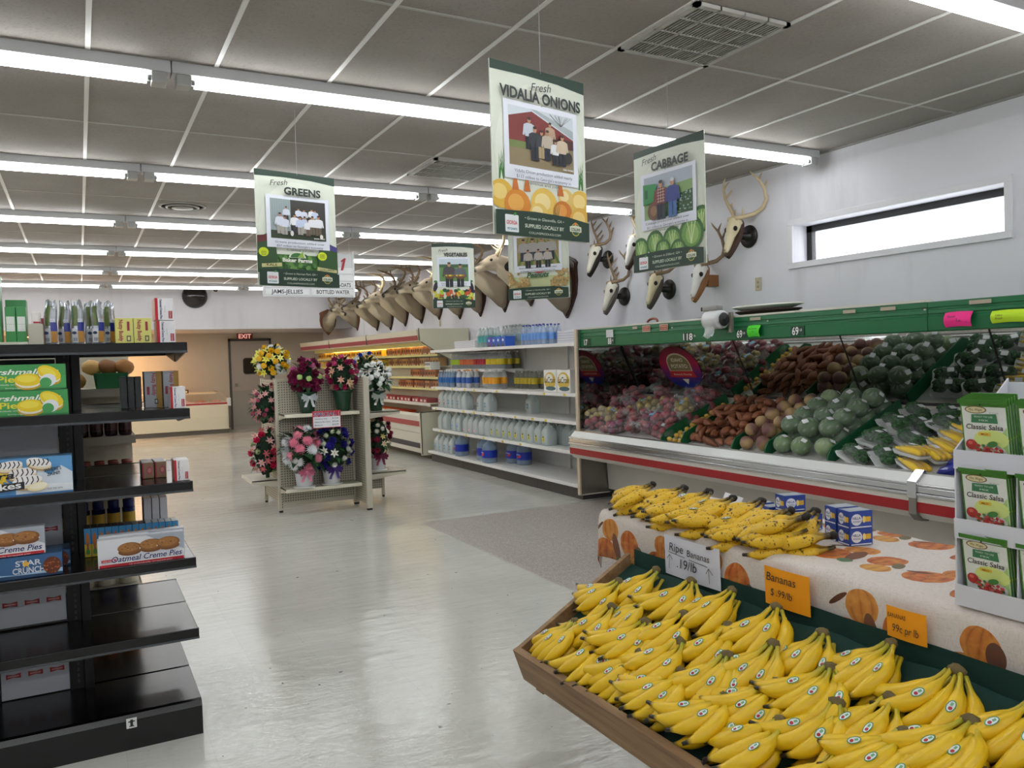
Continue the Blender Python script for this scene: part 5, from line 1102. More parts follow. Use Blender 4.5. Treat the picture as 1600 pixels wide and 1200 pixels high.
# flower heads ---------------------------------------------------
def petal(m, L, w_, lift, cup, a, mt, z0=0, tw=0, n=4):
    ca, sa = math.cos(a), math.sin(a)
    def fn(u, v):
        t = v; ww = w_*math.sin(PI*min(.999, (.08+.92*t))**.9)*.5; x = L*t; y = (u-.5)*2*ww; z = z0+lift*t*t*L+cup*(u-.5)**2*4*ww+tw*y
        return V(x*ca-y*sa, x*sa+y*ca, z)
    m.grid(fn, 2, n, mt, True)
def fl_mum(c, r=.042, c2=None):
    m = MB(); q = random.Random(zlib.crc32(c.encode()))
    for ring, (n_, L, lift) in enumerate(((18, r, .05), (16, r*.86, .3), (12, r*.64, .6), (8, r*.4, 1.1))):
        for k in range(n_): petal(m, L*q.uniform(.9, 1.05), r*.17, lift, .2, 2*PI*k/n_+ring*.3, K(c2 if c2 and ring > 2 else c, .6), z0=.004*ring, n=3)
    return m
def fl_rose(c, r=.034):
    m = MB(); q = random.Random(zlib.crc32(c.encode())); 
    for ring, (n_, L, lift) in enumerate(((6, r, .35), (5, r*.8, .9), (4, r*.55, 1.7), (3, r*.32, 2.6))):
        for k in range(n_): petal(m, L, r*1.05*(1-.15*ring), lift, .5, 2*PI*k/n_+ring*.5, K(c, .55), z0=.003*ring, n=4)
    m.ell((0, 0, r*.30), (r*.3, r*.3, r*.25), K(c, .6), 8, 6); return m
def fl_lily(c, r=.05, cc='#c9a82a'):
    m = MB()
    for k in range(6): petal(m, r, r*.42, .35 if k % 2 else .2, -.2, 2*PI*k/6, K(c, .5), n=5)
    for k in range(5): a = 2*PI*k/5; m.tube([(0, 0, 0), (r*.12*math.cos(a), r*.12*math.sin(a), r*.35)], .0012, K(cc), 4)
    m.ell((0, 0, .003), (r*.14, r*.14, r*.1), K(cc, .6), 7, 5); return m
def fl_ball(c, r=.03):
    m = MB(); q = random.Random(zlib.crc32(c.encode())+1); m.ell((0, 0, r*.6), (r, r, r*.8), K(c, .6), 14, 9, noise=.12, rnd=q, smooth=False); 
    for k in range(10): petal(m, r*1.05, r*.6, .8, .4, 2*PI*k/10, K(c, .6), z0=.002)
    return m
FM = {}
def fhead(kind, c, r):
    k = (kind, c, r)
    if k not in FM:
        fn = {'mum': fl_mum, 'rose': fl_rose, 'lily': fl_lily, 'ball': fl_ball}[kind]; o = fn(c, r).build('flower', rel=False); me = o.data; bpy.data.objects.remove(o); FM[k] = me
    return FM[k]
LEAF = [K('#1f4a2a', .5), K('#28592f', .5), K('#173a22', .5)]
def foliage(m, c, r, n_, q, L=.07, w_=.03):
    for k in range(n_):
        a, e = q.uniform(0, 2*PI), q.uniform(-.7, 1.3); d = V(math.cos(a)*math.cos(e), math.sin(a)*math.cos(e), math.sin(e)); p = V(c)+V(d.x*r[0], d.y*r[1], d.z*r[2])*q.uniform(.45, .95)
        s_ = d.cross(V(0, 0, 1)); s_ = s_.normalized() if s_.length > .01 else V(1, 0, 0); up = s_.cross(d); l = L*q.uniform(.7, 1.3); ww = w_*q.uniform(.7, 1.2); mt = q.choice(LEAF)
        m.add([p, p+d*l*.4+s_*ww/2+up*.006, p+d*l*.4-s_*ww/2+up*.006, p+d*l*.4-up*.002, p+d*l-up*l*.25], [(0, 1, 3), (0, 3, 2), (1, 4, 3), (3, 4, 2)], mt, True)
def arrangement(lb, x, y, z, pot, heads, r, hc, n_fol=60, seed=0, ribbon=None, pts=None, lf=(.07, .03)):
    """pot and ribbon, foliage in an ellipsoid of radii r centred at hc above the pot base, flower heads spread over it"""
    q = random.Random(seed); T = thing('flower_arrangement', lb, 'flowers', (x, y, z), 0); T.scale = ((1.12 if z < .3 else 1.08) if pot else 1.0,)*3
    if pot == 'green':
        m = MB(); m.lathe([(.060, 0), (.066, .02), (.085, .16), (.10, .19), (.105, .20), (.09, .19)], (0, 0, 0), K('#15402a', .25, coat=.3), 20, wob=lambda g, z_: 1+.03*math.sin(7*g)*(z_ > .15)); m.build('foil_pot', T)
    elif pot == 'white':
        m = MB(); m.lathe([(.065, .008), (.07, .012), (.082, .13), (.086, .135), (.078, .13), (.06, .125)], (0, 0, 0), K('#dfe0e4', .4), 22); m.lathe([(.095, 0), (.10, .006), (.095, .012), (.06, .012)], (0, 0, 0), K('#d9d9d6', .4), 22); m.build('white_pot', T)
    hz = hc
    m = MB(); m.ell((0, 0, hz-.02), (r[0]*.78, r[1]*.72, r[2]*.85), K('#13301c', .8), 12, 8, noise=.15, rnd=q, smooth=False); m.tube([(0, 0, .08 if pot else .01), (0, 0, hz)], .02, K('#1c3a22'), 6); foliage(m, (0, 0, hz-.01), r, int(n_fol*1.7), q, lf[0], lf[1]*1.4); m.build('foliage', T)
    if ribbon:
        m = MB(); c = K(ribbon, .35, coat=.3); zz = .15 if pot else 0
        for k in range(10):
            a = 2*PI*k/10; ca, sa = math.cos(a), math.sin(a)*.4; m.grid(lambda u, v: V(.055*math.sin(PI*v)*ca*1.3+.006*ca, -.095+.05*sa-.01*math.sin(PI*v), zz+.05*math.sin(a)*math.sin(PI*v)*.8+(u-.5)*.03), 2, 6, c)
        for s in (-1, 1): m.grid(lambda u, v: V(s*(.01+.03*v)+(u-.5)*.025, -.10-.01*math.sin(6*v), zz-.09*v), 2, 5, c)
        m.ell((0, -.105, zz), (.016, .014, .014), c, 8, 6); m.build('ribbon_bow', T)
    for i, (kind, c, hr, dx, dz, dy) in enumerate(heads):
        o = bpy.data.objects.new('flower', fhead(kind, c, hr)); COL.objects.link(o); o.parent = T
        o.location = (dx, dy, hz+dz); d = V(dx*.9, min(dy, -.05)*1.0-.02, dz*.6+.02)-V(0, .02, -.01); o.rotation_euler = d.to_track_quat('Z', 'Y').to_euler(); o.rotation_euler.rotate_axis('Z', q.uniform(0, 6))
    return T
def scat(specs, r, q, n_):
    """heads spread over the side of the ellipsoid that faces the aisle"""
    out = []; pts = []
    for k in range(n_):
        best = None
        for _ in range(14):
            a, e = q.uniform(PI*.92, PI*2.08), q.uniform(-.9, 1.4); p = (math.cos(a)*math.cos(e)*r[0], math.sin(a)*math.cos(e)*r[1], math.sin(e)*r[2]); d = min([math.dist(p, o_) for o_ in pts] or [9])
            if best is None or d > best[0]: best = (d, p)
        pts.append(best[1]); kind, c, hr = specs[k % len(specs)]; p = best[1]; out.append((kind, c, hr, p[0], p[2], p[1]))
    return out
q = random.Random(31)
r = (.13, .11, .15); arrangement('green pot of magenta and pale green blooms, left on the upper shelf', 1.93, 4.72, 1.016, 'green', scat([('rose', '#8a1f4c', .045), ('rose', '#7a1a44', .05), ('ball', '#a9c878', .026), ('mum', '#c45a92', .045), ('rose', '#96245a', .042), ('rose', '#6d1638', .045)], r, q, 26), r, .34, seed=1, ribbon='#dfe4e6')
r = (.13, .11, .16); arrangement('green pot of magenta and cream lilies, right on the upper shelf', 2.30, 4.72, 1.016, 'green', scat([('rose', '#a02458', .038), ('lily', '#e6c3a2', .05), ('rose', '#b8305f', .036), ('lily', '#d9a090', .04), ('ball', '#a8285a', .026)], r, q, 26), r, .36, seed=2)
r = (.17, .14, .19); arrangement('white pot of pink and white mums with pink bow on the low shelf', 1.86, 4.66, .268, 'white', scat([('mum', '#f08ca6', .06), ('mum', '#eef0f4', .064), ('mum', '#f7a0b4', .058), ('mum', '#f5f5f8', .06)], r, q, 20), r, .34, seed=3, ribbon='#ef8fb0', n_fol=90, lf=(.11, .06))
r = (.18, .14, .20); arrangement('white pot of deep blue roses and white blooms with purple bow', 2.15, 4.69, .268, 'white', scat([('rose', '#2a2290', .042), ('mum', '#e6e8e0', .034), ('rose', '#33289a', .045), ('lily', '#f0f2ec', .045), ('rose', '#241c80', .04), ('mum', '#dfe4c8', .03)], r, q, 34), r, .33, seed=4, ribbon='#4a2f8c', n_fol=90)
r = (.15, .12, .14); arrangement('green foil pot of white blooms on the right upper shelf', 2.72, 4.90, .987, 'green', scat([('lily', '#f4f6f4', .05), ('ball', '#eef1ee', .03), ('mum', '#f6f8f6', .045)], r, q, 30), r, .33, seed=5, ribbon='#cfd6d0', lf=(.09, .05))
r = (.13, .12, .20); arrangement('white pot of burgundy and cream flowers with burgundy bow on the right low shelf', 2.72, 4.90, .337, 'white', scat([('rose', '#7c1c3c', .036), ('lily', '#e6d2b4', .042), ('mum', '#f0ece0', .03), ('rose', '#a0284c', .034), ('lily', '#f0e08c', .035)], r, q, 30), r, .34, seed=6, ribbon='#86204c')
r = (.17, .15, .15); arrangement('round yellow and white flower cluster on the top left corner of the stand', 1.645, 4.95, 1.37, None, scat([('mum', '#f4f6f6', .04), ('rose', '#f2c41c', .036), ('lily', '#f0ec5c', .05), ('ball', '#eab41a', .03), ('lily', '#eef08c', .045)], r, q, 42), r, .18, seed=7, n_fol=70)
r = (.16, .13, .20); arrangement('hanging spray of dusty rose orchids down the left side of the stand', 1.60, 5.05, .95, None, scat([('lily', '#c98490', .042), ('rose', '#b4506c', .028), ('lily', '#d9a0a4', .04), ('ball', '#a8405c', .02)], r, q, 34), r, .16, seed=8, n_fol=90)
r = (.15, .13, .25); arrangement('hot pink and pale green lilies on the low left shelf of the stand', 1.575, 5.05, .338, None, scat([('rose', '#d8285c', .042), ('lily', '#e6b0b4', .05), ('mum', '#b4c490', .036), ('lily', '#c8586c', .045)], r, q, 30), r, .28, seed=9, n_fol=90)
T3 = thing('wreath_basket', 'dark green wreath with blue and white blooms behind the stand', 'flowers', (2.80, 5.45, 1.33))
m = MB(); m.tube([(2.80+.17*math.cos(t), 5.45, 1.45+.17*math.sin(t)) for t in [PI*i/14 for i in range(15)]], .006, K('#dfe3e6', .5), 6); part(m, 'handle', T3)
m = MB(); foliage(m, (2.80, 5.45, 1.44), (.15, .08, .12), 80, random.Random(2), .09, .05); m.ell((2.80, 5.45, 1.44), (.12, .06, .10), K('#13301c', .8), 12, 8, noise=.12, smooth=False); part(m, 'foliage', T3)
q = random.Random(77)
for k in range(9):
    a = PI*(.45+.55*k/8); o = bpy.data.objects.new('flower', fhead(*[('rose', '#2f4ec0', .028), ('lily', '#eef0ea', .036), ('mum', '#f2f4f0', .03)][k % 3])); COL.objects.link(o); o.parent = T3; o.location = V(2.80+.17*math.cos(a), 5.40, 1.45+.17*math.sin(a))-T3.location; o.rotation_euler = (PI/2, 0, 0)
m = MB(); m.box((2.68, 5.40, 1.33), (2.92, 5.50, 1.35), BE); m.box((2.49, 5.44, 1.30), (2.92, 5.47, 1.33), BE); part(m, 'bracket', T)
# ================================================================ BANANA STAND
def f_wood(nt, p):
    h = NT(nt); mp = h.n('Mapping'); h.set(mp.inputs[0], h.tc.outputs['Object']); mp.inputs['Scale'].default_value = (14, .9, 14)
    n1 = h.noise(mp.outputs[0], 2.2, 6, .6); h.set(p.inputs['Base Color'], h.ramp(n1, [(.25, hexc('#6e5238')), (.5, hexc('#94734f')), (.75, hexc('#ab8a62'))])); p.inputs['Roughness'].default_value = .6; h.bump(n1, .3, .003, p)
WOOD = nodemat('weathered_wood', f_wood); DKG = K('#0c3830', .85, var=.2, vs=20)
T = thing('banana_stand', 'sloping wooden produce bin with dark green liner', 'display stand', (1.8, -2.0, 0))
YA, YZ = -.965, -3.15
side = [(1.275, .36), (1.24, .463), (1.262, .472), (1.755, .745), (1.762, .60), (1.762, .42), (1.35, .30)]
m = MB(); m.ext([(x, YA, z) for x, z in side], (0, .022, 0), WOOD); part(m, 'side_board', T)
m = MB(); m.ext([(x, YZ, z) for x, z in side], (0, .022, 0), WOOD); part(m, 'side_board', T)
m = MB(); m.ext([(1.28, YZ, .345), (1.238, YZ, .463), (1.262, YZ, .472), (1.305, YZ, .345)], (0, YA-YZ+.02, 0), WOOD); part(m, 'front_board', T)
m = MB(); m.ext([(1.29, YZ, .34), (1.29, YZ, .36), (1.80, YZ, .44), (1.80, YZ, .42)], (0, YA-YZ, 0), WOOD); part(m, 'floor_board', T)
m = MB(); m.grid(lambda u, v: V(1.275+.485*v, YA-.004-(YA-YZ)*u, .415+.29*v+.006*math.sin(40*u+3*v)), 40, 6, DKG); m.grid(lambda u, v: V(1.775-.004*math.sin(30*u), YA-(YA-YZ)*u, .60+.16*v), 40, 3, DKG); part(m, 'liner', T)
for y in (-1.08, -3.05):
    part(MB().box((1.81, y-.04, 0), (1.88, y+.04, .83), WOOD), 'leg', T)
    part(MB().box((2.28, y-.04, 0), (2.36, y+.04, .84), WOOD), 'leg', T)
part(MB().box((1.81, YZ, .82), (2.375, YA+.12, .855), WOOD), 'table_top', T)
part(MB().box((1.285, -1.075, .335), (1.33, -1.025, .362), WOOD), 'foot_block', T)
# tablecloth ------------------------------------------------------
def f_cloth(nt, p):
    h = NT(nt); uv = h.n('UVMap'); uv.uv_map = 'UVMap'; U = uv.outputs[0]
    sp = h.n('SeparateXYZ'); h.set(sp.inputs[0], U)
    sx, sy = .60, .34
    row = h.ma('FLOOR', h.ma('DIVIDE', sp.outputs[1], sy)); u = h.ma('MULTIPLY', h.ma('FRACT', h.ma('ADD', h.ma('DIVIDE', sp.outputs[0], sx), h.ma('MULTIPLY', row, .37))), sx); v = h.ma('MULTIPLY', h.ma('FRACT', h.ma('DIVIDE', sp.outputs[1], sy)), sy)
    wob = h.noise(U, 14, 3); u = h.ma('ADD', u, h.ma('MULTIPLY', h.ma('SUBTRACT', wob, .5), .012))
    mp = h.n('Mapping'); h.set(mp.inputs[0], U); mp.inputs['Scale'].default_value = (60, 260, 1); w1 = h.noise(mp.outputs[0], 1, 3)
    mp2 = h.n('Mapping'); h.set(mp2.inputs[0], U); mp2.inputs['Scale'].default_value = (260, 60, 1); w2 = h.noise(mp2.outputs[0], 1, 3)
    c = h.mix(h.ramp(h.ma('MAXIMUM', w1, w2), [(.5, (0, 0, 0)), (.75, (.8,)*3)]), hexc('#e0d7cf'), hexc('#c2b7ad'))
    c = h.mix(h.ramp(h.noise(U, 5, 4), [(.45, (0, 0, 0)), (.7, (.4,)*3)]), c, hexc('#d2c4b8'))
    def blob(c, cx, cy, rx, ry, ang, col1, col2, ribs=0):
        rx, ry = rx*1.22, ry*1.25; cx *= .60/.78; cy *= .34/.36
        du, dv = h.ma('SUBTRACT', u, cx), h.ma('SUBTRACT', v, cy); ca, sa = math.cos(ang), math.sin(ang)
        a = h.ma('DIVIDE', h.ma('ADD', h.ma('MULTIPLY', du, ca), h.ma('MULTIPLY', dv, sa)), rx); b = h.ma('DIVIDE', h.ma('SUBTRACT', h.ma('MULTIPLY', dv, ca), h.ma('MULTIPLY', du, sa)), ry)
        d = h.ma('ADD', h.ma('MULTIPLY', a, a), h.ma('MULTIPLY', b, b)); mask = h.ma('LESS_THAN', d, 1)
        if ribs:
            rb = h.ma('ABSOLUTE', h.ma('SINE', h.ma('MULTIPLY', h.ma('DIVIDE', a, h.ma('SQRT', h.ma('MAXIMUM', .05, h.ma('SUBTRACT', 1.05, h.ma('MULTIPLY', b, b))))), ribs)))
            col = h.mix(h.ma('POWER', rb, .5), hexc(col2), hexc(col1)); col = h.mix(h.ramp(h.noise(U, 30, 4), [(.45, (0, 0, 0)), (.7, (.6,)*3)]), col, hexc('#e2a24a'))
        else: col = h.mix(h.noise(U, 45, 3), hexc(col1), hexc(col2))
        return h.mix(mask, c, col)
    L = [(.10, .14, .055, .05, .3, '#c4652a', '#8a3a18', 5), (.155, .235, .042, .038, -.2, '#c97a2e', '#9a4a1c', 5), (.20, .215, .02, .03, 0, '#7c3a2a', '#5a4a3a', 0), (.045, .17, .03, .006, .5, '#6a3a24', '#54301e', 0),
         (.30, .08, .030, .045, 0, '#b8502a', '#8c3a1e', 4), (.34, .11, .02, .02, 0, '#5f7a4a', '#8a6a3a', 0),
         (.45, .13, .062, .052, -.2, '#cc6a28', '#94421c', 6), (.50, .245, .045, .040, .2, '#d08838', '#a85a20', 5), (.545, .17, .018, .05, .2, '#8a3f2c', '#6a5a3c', 0), (.395, .25, .032, .006, .6, '#6a3a24', '#54301e', 0), (.56, .10, .020, .018, 0, '#6a8a62', '#4c6a4c', 0),
         (.66, .20, .045, .05, 0, '#c86a2a', '#8f4220', 5), (.70, .10, .036, .032, 0, '#d49a40', '#b06a28', 4), (.735, .17, .015, .025, .4, '#5f7f55', '#7c3a2c', 0)]
    for a in L: c = blob(c, *a[:5], a[5], a[6], a[7])
    h.set(p.inputs['Base Color'], c); p.inputs['Roughness'].default_value = .55; h.bump(h.ma('MAXIMUM', w1, w2), .25, .001, p)
M_cl = nodemat('pumpkin_print_oilcloth', f_cloth)
ctop = .872
# cross-section from front hem over the table to the back hem: (arc length, x, z)
cs = [(0, 1.788, .675), (.06, 1.785, .735), (.12, 1.783, .79), (.165, 1.784, .835), (.185, 1.788, .853), (.20, 1.798, .866), (.215, 1.812, ctop), (.40, 2.0, ctop+.001), (.60, 2.2, ctop), (.765, 2.365, ctop), (.785, 2.383, .864), (.80, 2.39, .85), (.86, 2.392, .79), (.93, 2.393, .72)]
def cloth():
    m = MB(); uv = []; ny = 90; ya, yz = -.71, -3.12; drop = .15
    vs = []
    for j in range(ny+1):
        t = j/ny; s = t*(ya-yz+drop) ; 
        for (a, x, z) in cs:
            if s < drop:   # the end that hangs over the left edge
                k = s/drop; y = ya+.035*(1-k)*math.sin(PI*.5*(1-k)); 
                xx = x; zz = z-(1-k)**1.6*.17*(1 if z > .8 else .35)
                if x < 1.80: xx = x-.03*(1-k)*(1-(z-.67)/.2)+.06*(1-k)
                y = ya+.04*(1-k)
            else: y = ya-(s-drop); xx, zz = x, z
            f = max(0, (.84-z))/.17 if x < 1.8 or x > 2.38 else 0
            xx += (-.012 if x < 2 else .012)*f*math.sin(s*9+1.3*math.sin(s*4))*.8+(-.006*f)*math.sin(s*23); zz += .002*math.sin(s*31+x*20)*(1 if f == 0 and s > drop else 0)+.012*f*math.sin(s*3.1)
            if z > .86: zz += .0025*math.sin(7*x+s*11)
            vs.append((xx, y, zz)); uv.append((s+.15, a+.10))
    n = len(cs); fs = [(j*n+i, (j+1)*n+i, (j+1)*n+i+1, j*n+i+1) for j in range(ny) for i in range(n-1)]
    m.add(vs, fs, M_cl, True); o = m.build('tablecloth', uv=uv); 
    sd = o.modifiers.new('thickness', 'SOLIDIFY'); sd.thickness = .002; return o
tag(cloth(), 'white linen tablecloth printed with orange pumpkins over the banana stand', 'tablecloth')
# handwritten cards on the front drop
def hcard(lb, y0, y1, z0, z1, col, lines, arrows=()):
    T = thing('price_card', lb, 'price card', (1.765, (y0+y1)/2, z0)); m = MB(); x = 1.768
    m.grid(lambda u, v: V(x-.004*math.sin(PI*u)-.004*v, y0+(y1-y0)*u, z0+(z1-z0)*v), 6, 4, K(col, .6)); part(m, 'card', T)
    f = Flat((x-.009, y0, z0), (0, -1, 0), (0, 0, 1))
    for t, px, pz, h_, w_ in lines: f.txt(t, px, pz, h_, '#26242c', w=w_, shear=.08)
    for pts in arrows: f.line(pts, .0022, '#33323c')
    fpart(f, T)
hcard('white card reading Ripe Bananas .19/lb with two arrows', -1.165, -1.455, .713, .857, '#dfe2ee', [('Ripe', .035, .092, .030, .075), ('Bananas', .130, .088, .024, .115), ('.19/lb', .075, .038, .034, .105)],
      [[(.03, .086), (.118, .080)], [(.14, .078), (.235, .072)], [(.032, .025), (.036, .075)], [(.022, .06), (.036, .077), (.052, .062)], [(.245, .018), (.242, .066)], [(.228, .048), (.242, .068), (.262, .05)]])
hcard('larger orange card reading Bananas $.99/lb', -1.655, -1.832, .728, .848, '#ffa60d', [('Bananas', .014, .078, .026, .115), ('$ .99/lb', .030, .034, .022, .085)])
hcard('smaller orange card reading BANANAS 99c per pound', -2.088, -2.203, .752, .835, '#ffa60d', [('BANANAS', .008, .055, .012, .052), ('99c pr lb', .022, .020, .020, .075)])
tag(MB().box((1.83, -1.40, .874), (1.93, -1.18, .8755), K('#d6d3dc', .6)).build('blank_paper'), 'blank white paper lying under the ripe bananas', 'paper')
# bananas ------------------------------------------------------------
BAN = vcmat('banana_skin_yellow', .38, coat=.12); BANR = vcmat('banana_skin_ripe', .45, spots=1.0, coat=.05, dark='#4a2f10')
def banana_mb(a0, bend, L, s=1., lift=0., ripe=False, green=.6, off=(0, 0, 0), nl=0.):
    """a banana lying in the xy plane: leaves the crown in direction a0 and curls by bend"""
    m = MB(); N = 15; pts = []; rs = []; cc = []; x, y = 0., 0.; a = a0
    Y_, G_, TP, BR = hexc('#eec41a') if not ripe else hexc('#e6ba24'), hexc('#7f9a34'), hexc('#1c140c'), hexc('#6b5a2a')
    prof = [.30, .26, .27, .40, .68, .88, .97, 1.0, 1.0, .99, .95, .86, .68, .42, .28, .24]
    for i in range(N+1):
        t = i/N; pts.append(V(x+off[0], y+off[1], off[2]+lift*t+nl*math.sin(PI*t))); rs.append(prof[i]*.0205*s)
        g = max(0, 1-t*3.2)*green+(.18*green if t > .9 else 0); c = tuple(Y_[k]*(1-g)+G_[k]*g for k in range(3))
        if ripe and t < .22: c = tuple(c[k]*.5+BR[k]*.5*(1) for k in range(3)) if t > .08 else tuple(BR[k]*.45 for k in range(3))
        if t > .93: c = TP[:3]
        cc.append(c+(1,)); st = L/N; x += math.cos(a)*st; y += math.sin(a)*st
        a += bend/N*(1.5 if .2 < t < .75 else .5)
    m.tube(pts, rs, BANR if ripe else BAN, 10, cols=cc, up=(0, 0, 1)); return m
STK = [K('#e9ece8', .3), K('#2f8f6a', .3), K('#b02a3a', .3)]
def make_bunch(seed, k, ripe=False):
    """crown at the origin, bananas run down the slope (-x) and curl to the far side (+y); two layers"""
    q = random.Random(seed); T = thing('banana_bunch', '', 'bananas', (0, 0, 0)); top = MB()
    crown = MB(); CR = K('#6b5c34' if not ripe else '#1e1610', .7); crown.ell((.006, 0, .004), (.014, .022, .012), CR, 10, 7, noise=.12, rnd=q); crown.build('crown', T)
    fan = R(62) if k > 4 else R(44); L = .205
    for i in range(k):
        t = i/(k-1) if k > 1 else .5; a0 = PI-R(8)+fan*(.5-t)*-1*(-1)+q.uniform(-.04, .04)
        a0 = PI+R(10)+fan*(t-.5); off = (0, .020-.040*t, .0+.007*(i % 2)); bend = -R(74)+q.uniform(-.14, .14)
        b = banana_mb(a0, bend, L*q.uniform(.94, 1.06), q.uniform(.95, 1.05), lift=q.uniform(-.006, .01), ripe=ripe, green=q.uniform(.45, .9) if not ripe else .0, off=off, nl=.012*math.sin(PI*t)).build('banana', T)
        if (i % 2 == seed % 2) and (not ripe or i == 1):      # small fruit sticker
            vb = b.data.vertices; c = V(0, 0, 0); idx = [7*10+j for j in range(10)]; p0 = max((vb[j].co for j in idx), key=lambda w_: w_.z); p1 = max((vb[j+10].co for j in idx), key=lambda w_: w_.z); d = (p1-p0).normalized()
            n_ = V(0, 0, 1); u_ = d; v_ = n_.cross(u_)
            f = Flat(p0+V(0, 0, -.0006), u_, v_, base=.0012); f.ell(0, 0, .0155, .0098, STK[1], n=12); f.ell(0, 0, .0130, .0076, STK[0], n=12); f.ell(.005, .001, .0045, .0045, STK[2], n=8); f.rect(-.009, -.003, -.001, .0028, '#6fae86'); f.build(b, 'sticker')
    for i in range(max(2, k-2)):     # lower layer of the hand
        t = i/(max(2, k-2)-1); a0 = PI+R(8)+fan*.85*(t-.5)
        banana_mb(a0, -R(66), L*.95, 1., lift=-.004, ripe=ripe, green=.5 if not ripe else 0, off=(0, .016-.032*t, -.030)).build('banana', T)
    return T
SL = math.atan2(.30, .55)
protos = [make_bunch(s, k) for s, k in ((1, 5), (2, 6), (3, 4), (4, 5), (5, 6))]
used_b = set(); rb = random.Random(12); cnt = 0
def placeb(pr, us, x, y, z, rot, lb, gr):
    k = rb.randrange(len(pr)); b = pr[k] if k not in us else dup(pr[k]); us.add(k); put(b, x, y, z, rot); b.scale = (1.09,)*3; b['label'] = lb; b['group'] = gr; return b
rows_ = [(1.715, -1.14, .19, 11), (1.61, -1.12, .19, 11), (1.51, -1.14, .19, 11), (1.42, -1.12, .19, 11)]
rn_ = ['top row by the green liner', 'second row', 'third row', 'lowest row by the wooden lip']
for r_, (x, y0, dy, n_) in enumerate(rows_):
    for i in range(n_):
        y = y0-dy*i+(.07 if r_ % 2 == 1 else 0)-.03; 
        if y < -2.98: continue
        xx = x+rb.uniform(-.015, .02); zl = .40+.30*(xx-1.24)/.55
        rot = Euler((rb.uniform(-.15, .15), -SL-rb.uniform(-.05, .25), rb.uniform(-.35, .35)), 'XYZ')
        placeb(protos, used_b, xx, y, zl+.064+rb.uniform(0, .014), rot, 'yellow banana bunch, %s, %s' % (rn_[r_], nth(i, n_)), 'yellow bananas in the wooden bin')
# ripe bananas on the cloth
ripe = [make_bunch(s, k, True) for s, k in ((11, 4), (12, 5), (13, 4))]; ur = set()
RP = [(2.02, -.83, 0, .2), (1.98, -.97, .0, .1), (1.95, -.86, .052, .0), (2.06, -1.06, .0, .3), (1.94, -1.12, .0, .1), (1.98, -1.02, .055, .2), (2.02, -1.22, .0, .0), (2.0, -1.14, .055, .4), (1.93, -1.30, .0, .2), (2.03, -1.36, .0, .1), (1.97, -1.30, .055, .1), (1.93, -1.46, .0, .15), (2.02, -1.50, .0, -.1), (1.94, -1.62, .0, .2), (2.01, -1.40, .055, .2), (1.96, -1.58, .055, -.3), (1.97, -1.74, .0, -.5), (1.92, -1.68, .055, -.7), (2.03, -1.62, .05, .2)]
for i, (x, y, dz, a) in enumerate(RP):
    b = placeb(ripe, ur, x, y, ctop+.052+dz, Euler((rb.uniform(-.1, .1), -.15+rb.uniform(-.1, .1) if dz == 0 else -.42, a-.5), 'XYZ'), 'spotted ripe banana bunch on the tablecloth, %s, %s layer' % (nth(i, len(RP)), 'upper' if dz > 0 else 'lower'), 'ripe bananas on the tablecloth')
# small blue boxes
def d_waf(f, w, h):
    f.rect(0, 0, w, h, '#2a49a0'); f.ell(w*.3, h*.5, w*.24, h*.34, '#e9ecf2'); f.txt('NILLA', w*.3, h*.52, h*.15, '#2a3a80', w=w*.36, al='c', bold=.02); f.txt('WAFERS', w*.3, h*.33, h*.12, '#2a3a80', w=w*.36, al='c'); f.rect(w*.56, h*.35, w*.92, h*.65, '#e6b62e'); f.ell(w*.62, h*.5, w*.07, h*.2, '#f2d98c'); f.rect(w*.05, h*.03, w*.95, h*.1, '#e2e6f0')
def wbox(x, y, z, rz, lb, w_=.085, d_=.06, h_=.056):
    o = MB().box((-w_/2, -d_/2, 0), (w_/2, d_/2, h_), K('#2a49a0', .3, coat=.3), r=.001); o.poly([(-w_/2+.004, -d_/2+.004, h_+.0005), (w_/2-.004, -d_/2+.004, h_+.0005), (w_/2-.004, d_/2-.004, h_+.0005), (-w_/2+.004, d_/2-.004, h_+.0005)], K('#c9cfda', .2, coat=.4)); o = o.build('wafer_box', rel=False)
    f = Flat((-w_/2, -d_/2, 0), (1, 0, 0), (0, 0, 1)); d_waf(f, w_, h_); f.build(o); f = Flat((-w_/2, d_/2, 0), (0, -1, 0), (0, 0, 1)); d_waf(f, d_, h_); f.build(o)
    put(o, x, y, z, (0, 0, rz)); tag(o, lb, 'box', 'small blue boxes behind the ripe bananas')
WB = [(2.21, -1.20, 0, 'leftmost of the bottom row'), (2.20, -1.285, 0, 'second from the left in the bottom row'), (2.19, -1.37, 0, 'third from the left in the bottom row'), (2.18, -1.455, 0, 'fourth from the left in the bottom row'), (2.185, -1.375, 1, 'single one stacked in the middle'),
      (2.15, -1.63, 0, 'right stack, lower left'), (2.15, -1.63, 1, 'right stack, upper left'), (2.13, -1.70, 0, 'right stack, lower right'), (2.13, -1.70, 1, 'right stack, upper right')]
for x, y, k, l in WB: wbox(x, y, ctop+.003+.0565*k, -.25, 'small blue wafer box, '+l)
tag(MB().ext([(2.16, -1.02, .876), (2.16, -1.12, .876), (2.20, -1.12, .935), (2.20, -1.02, .945)], (.002, 0, 0), K('#e4e4ea', .6)).build('folded_card'), 'blank white folded card behind the ripe bananas', 'card')
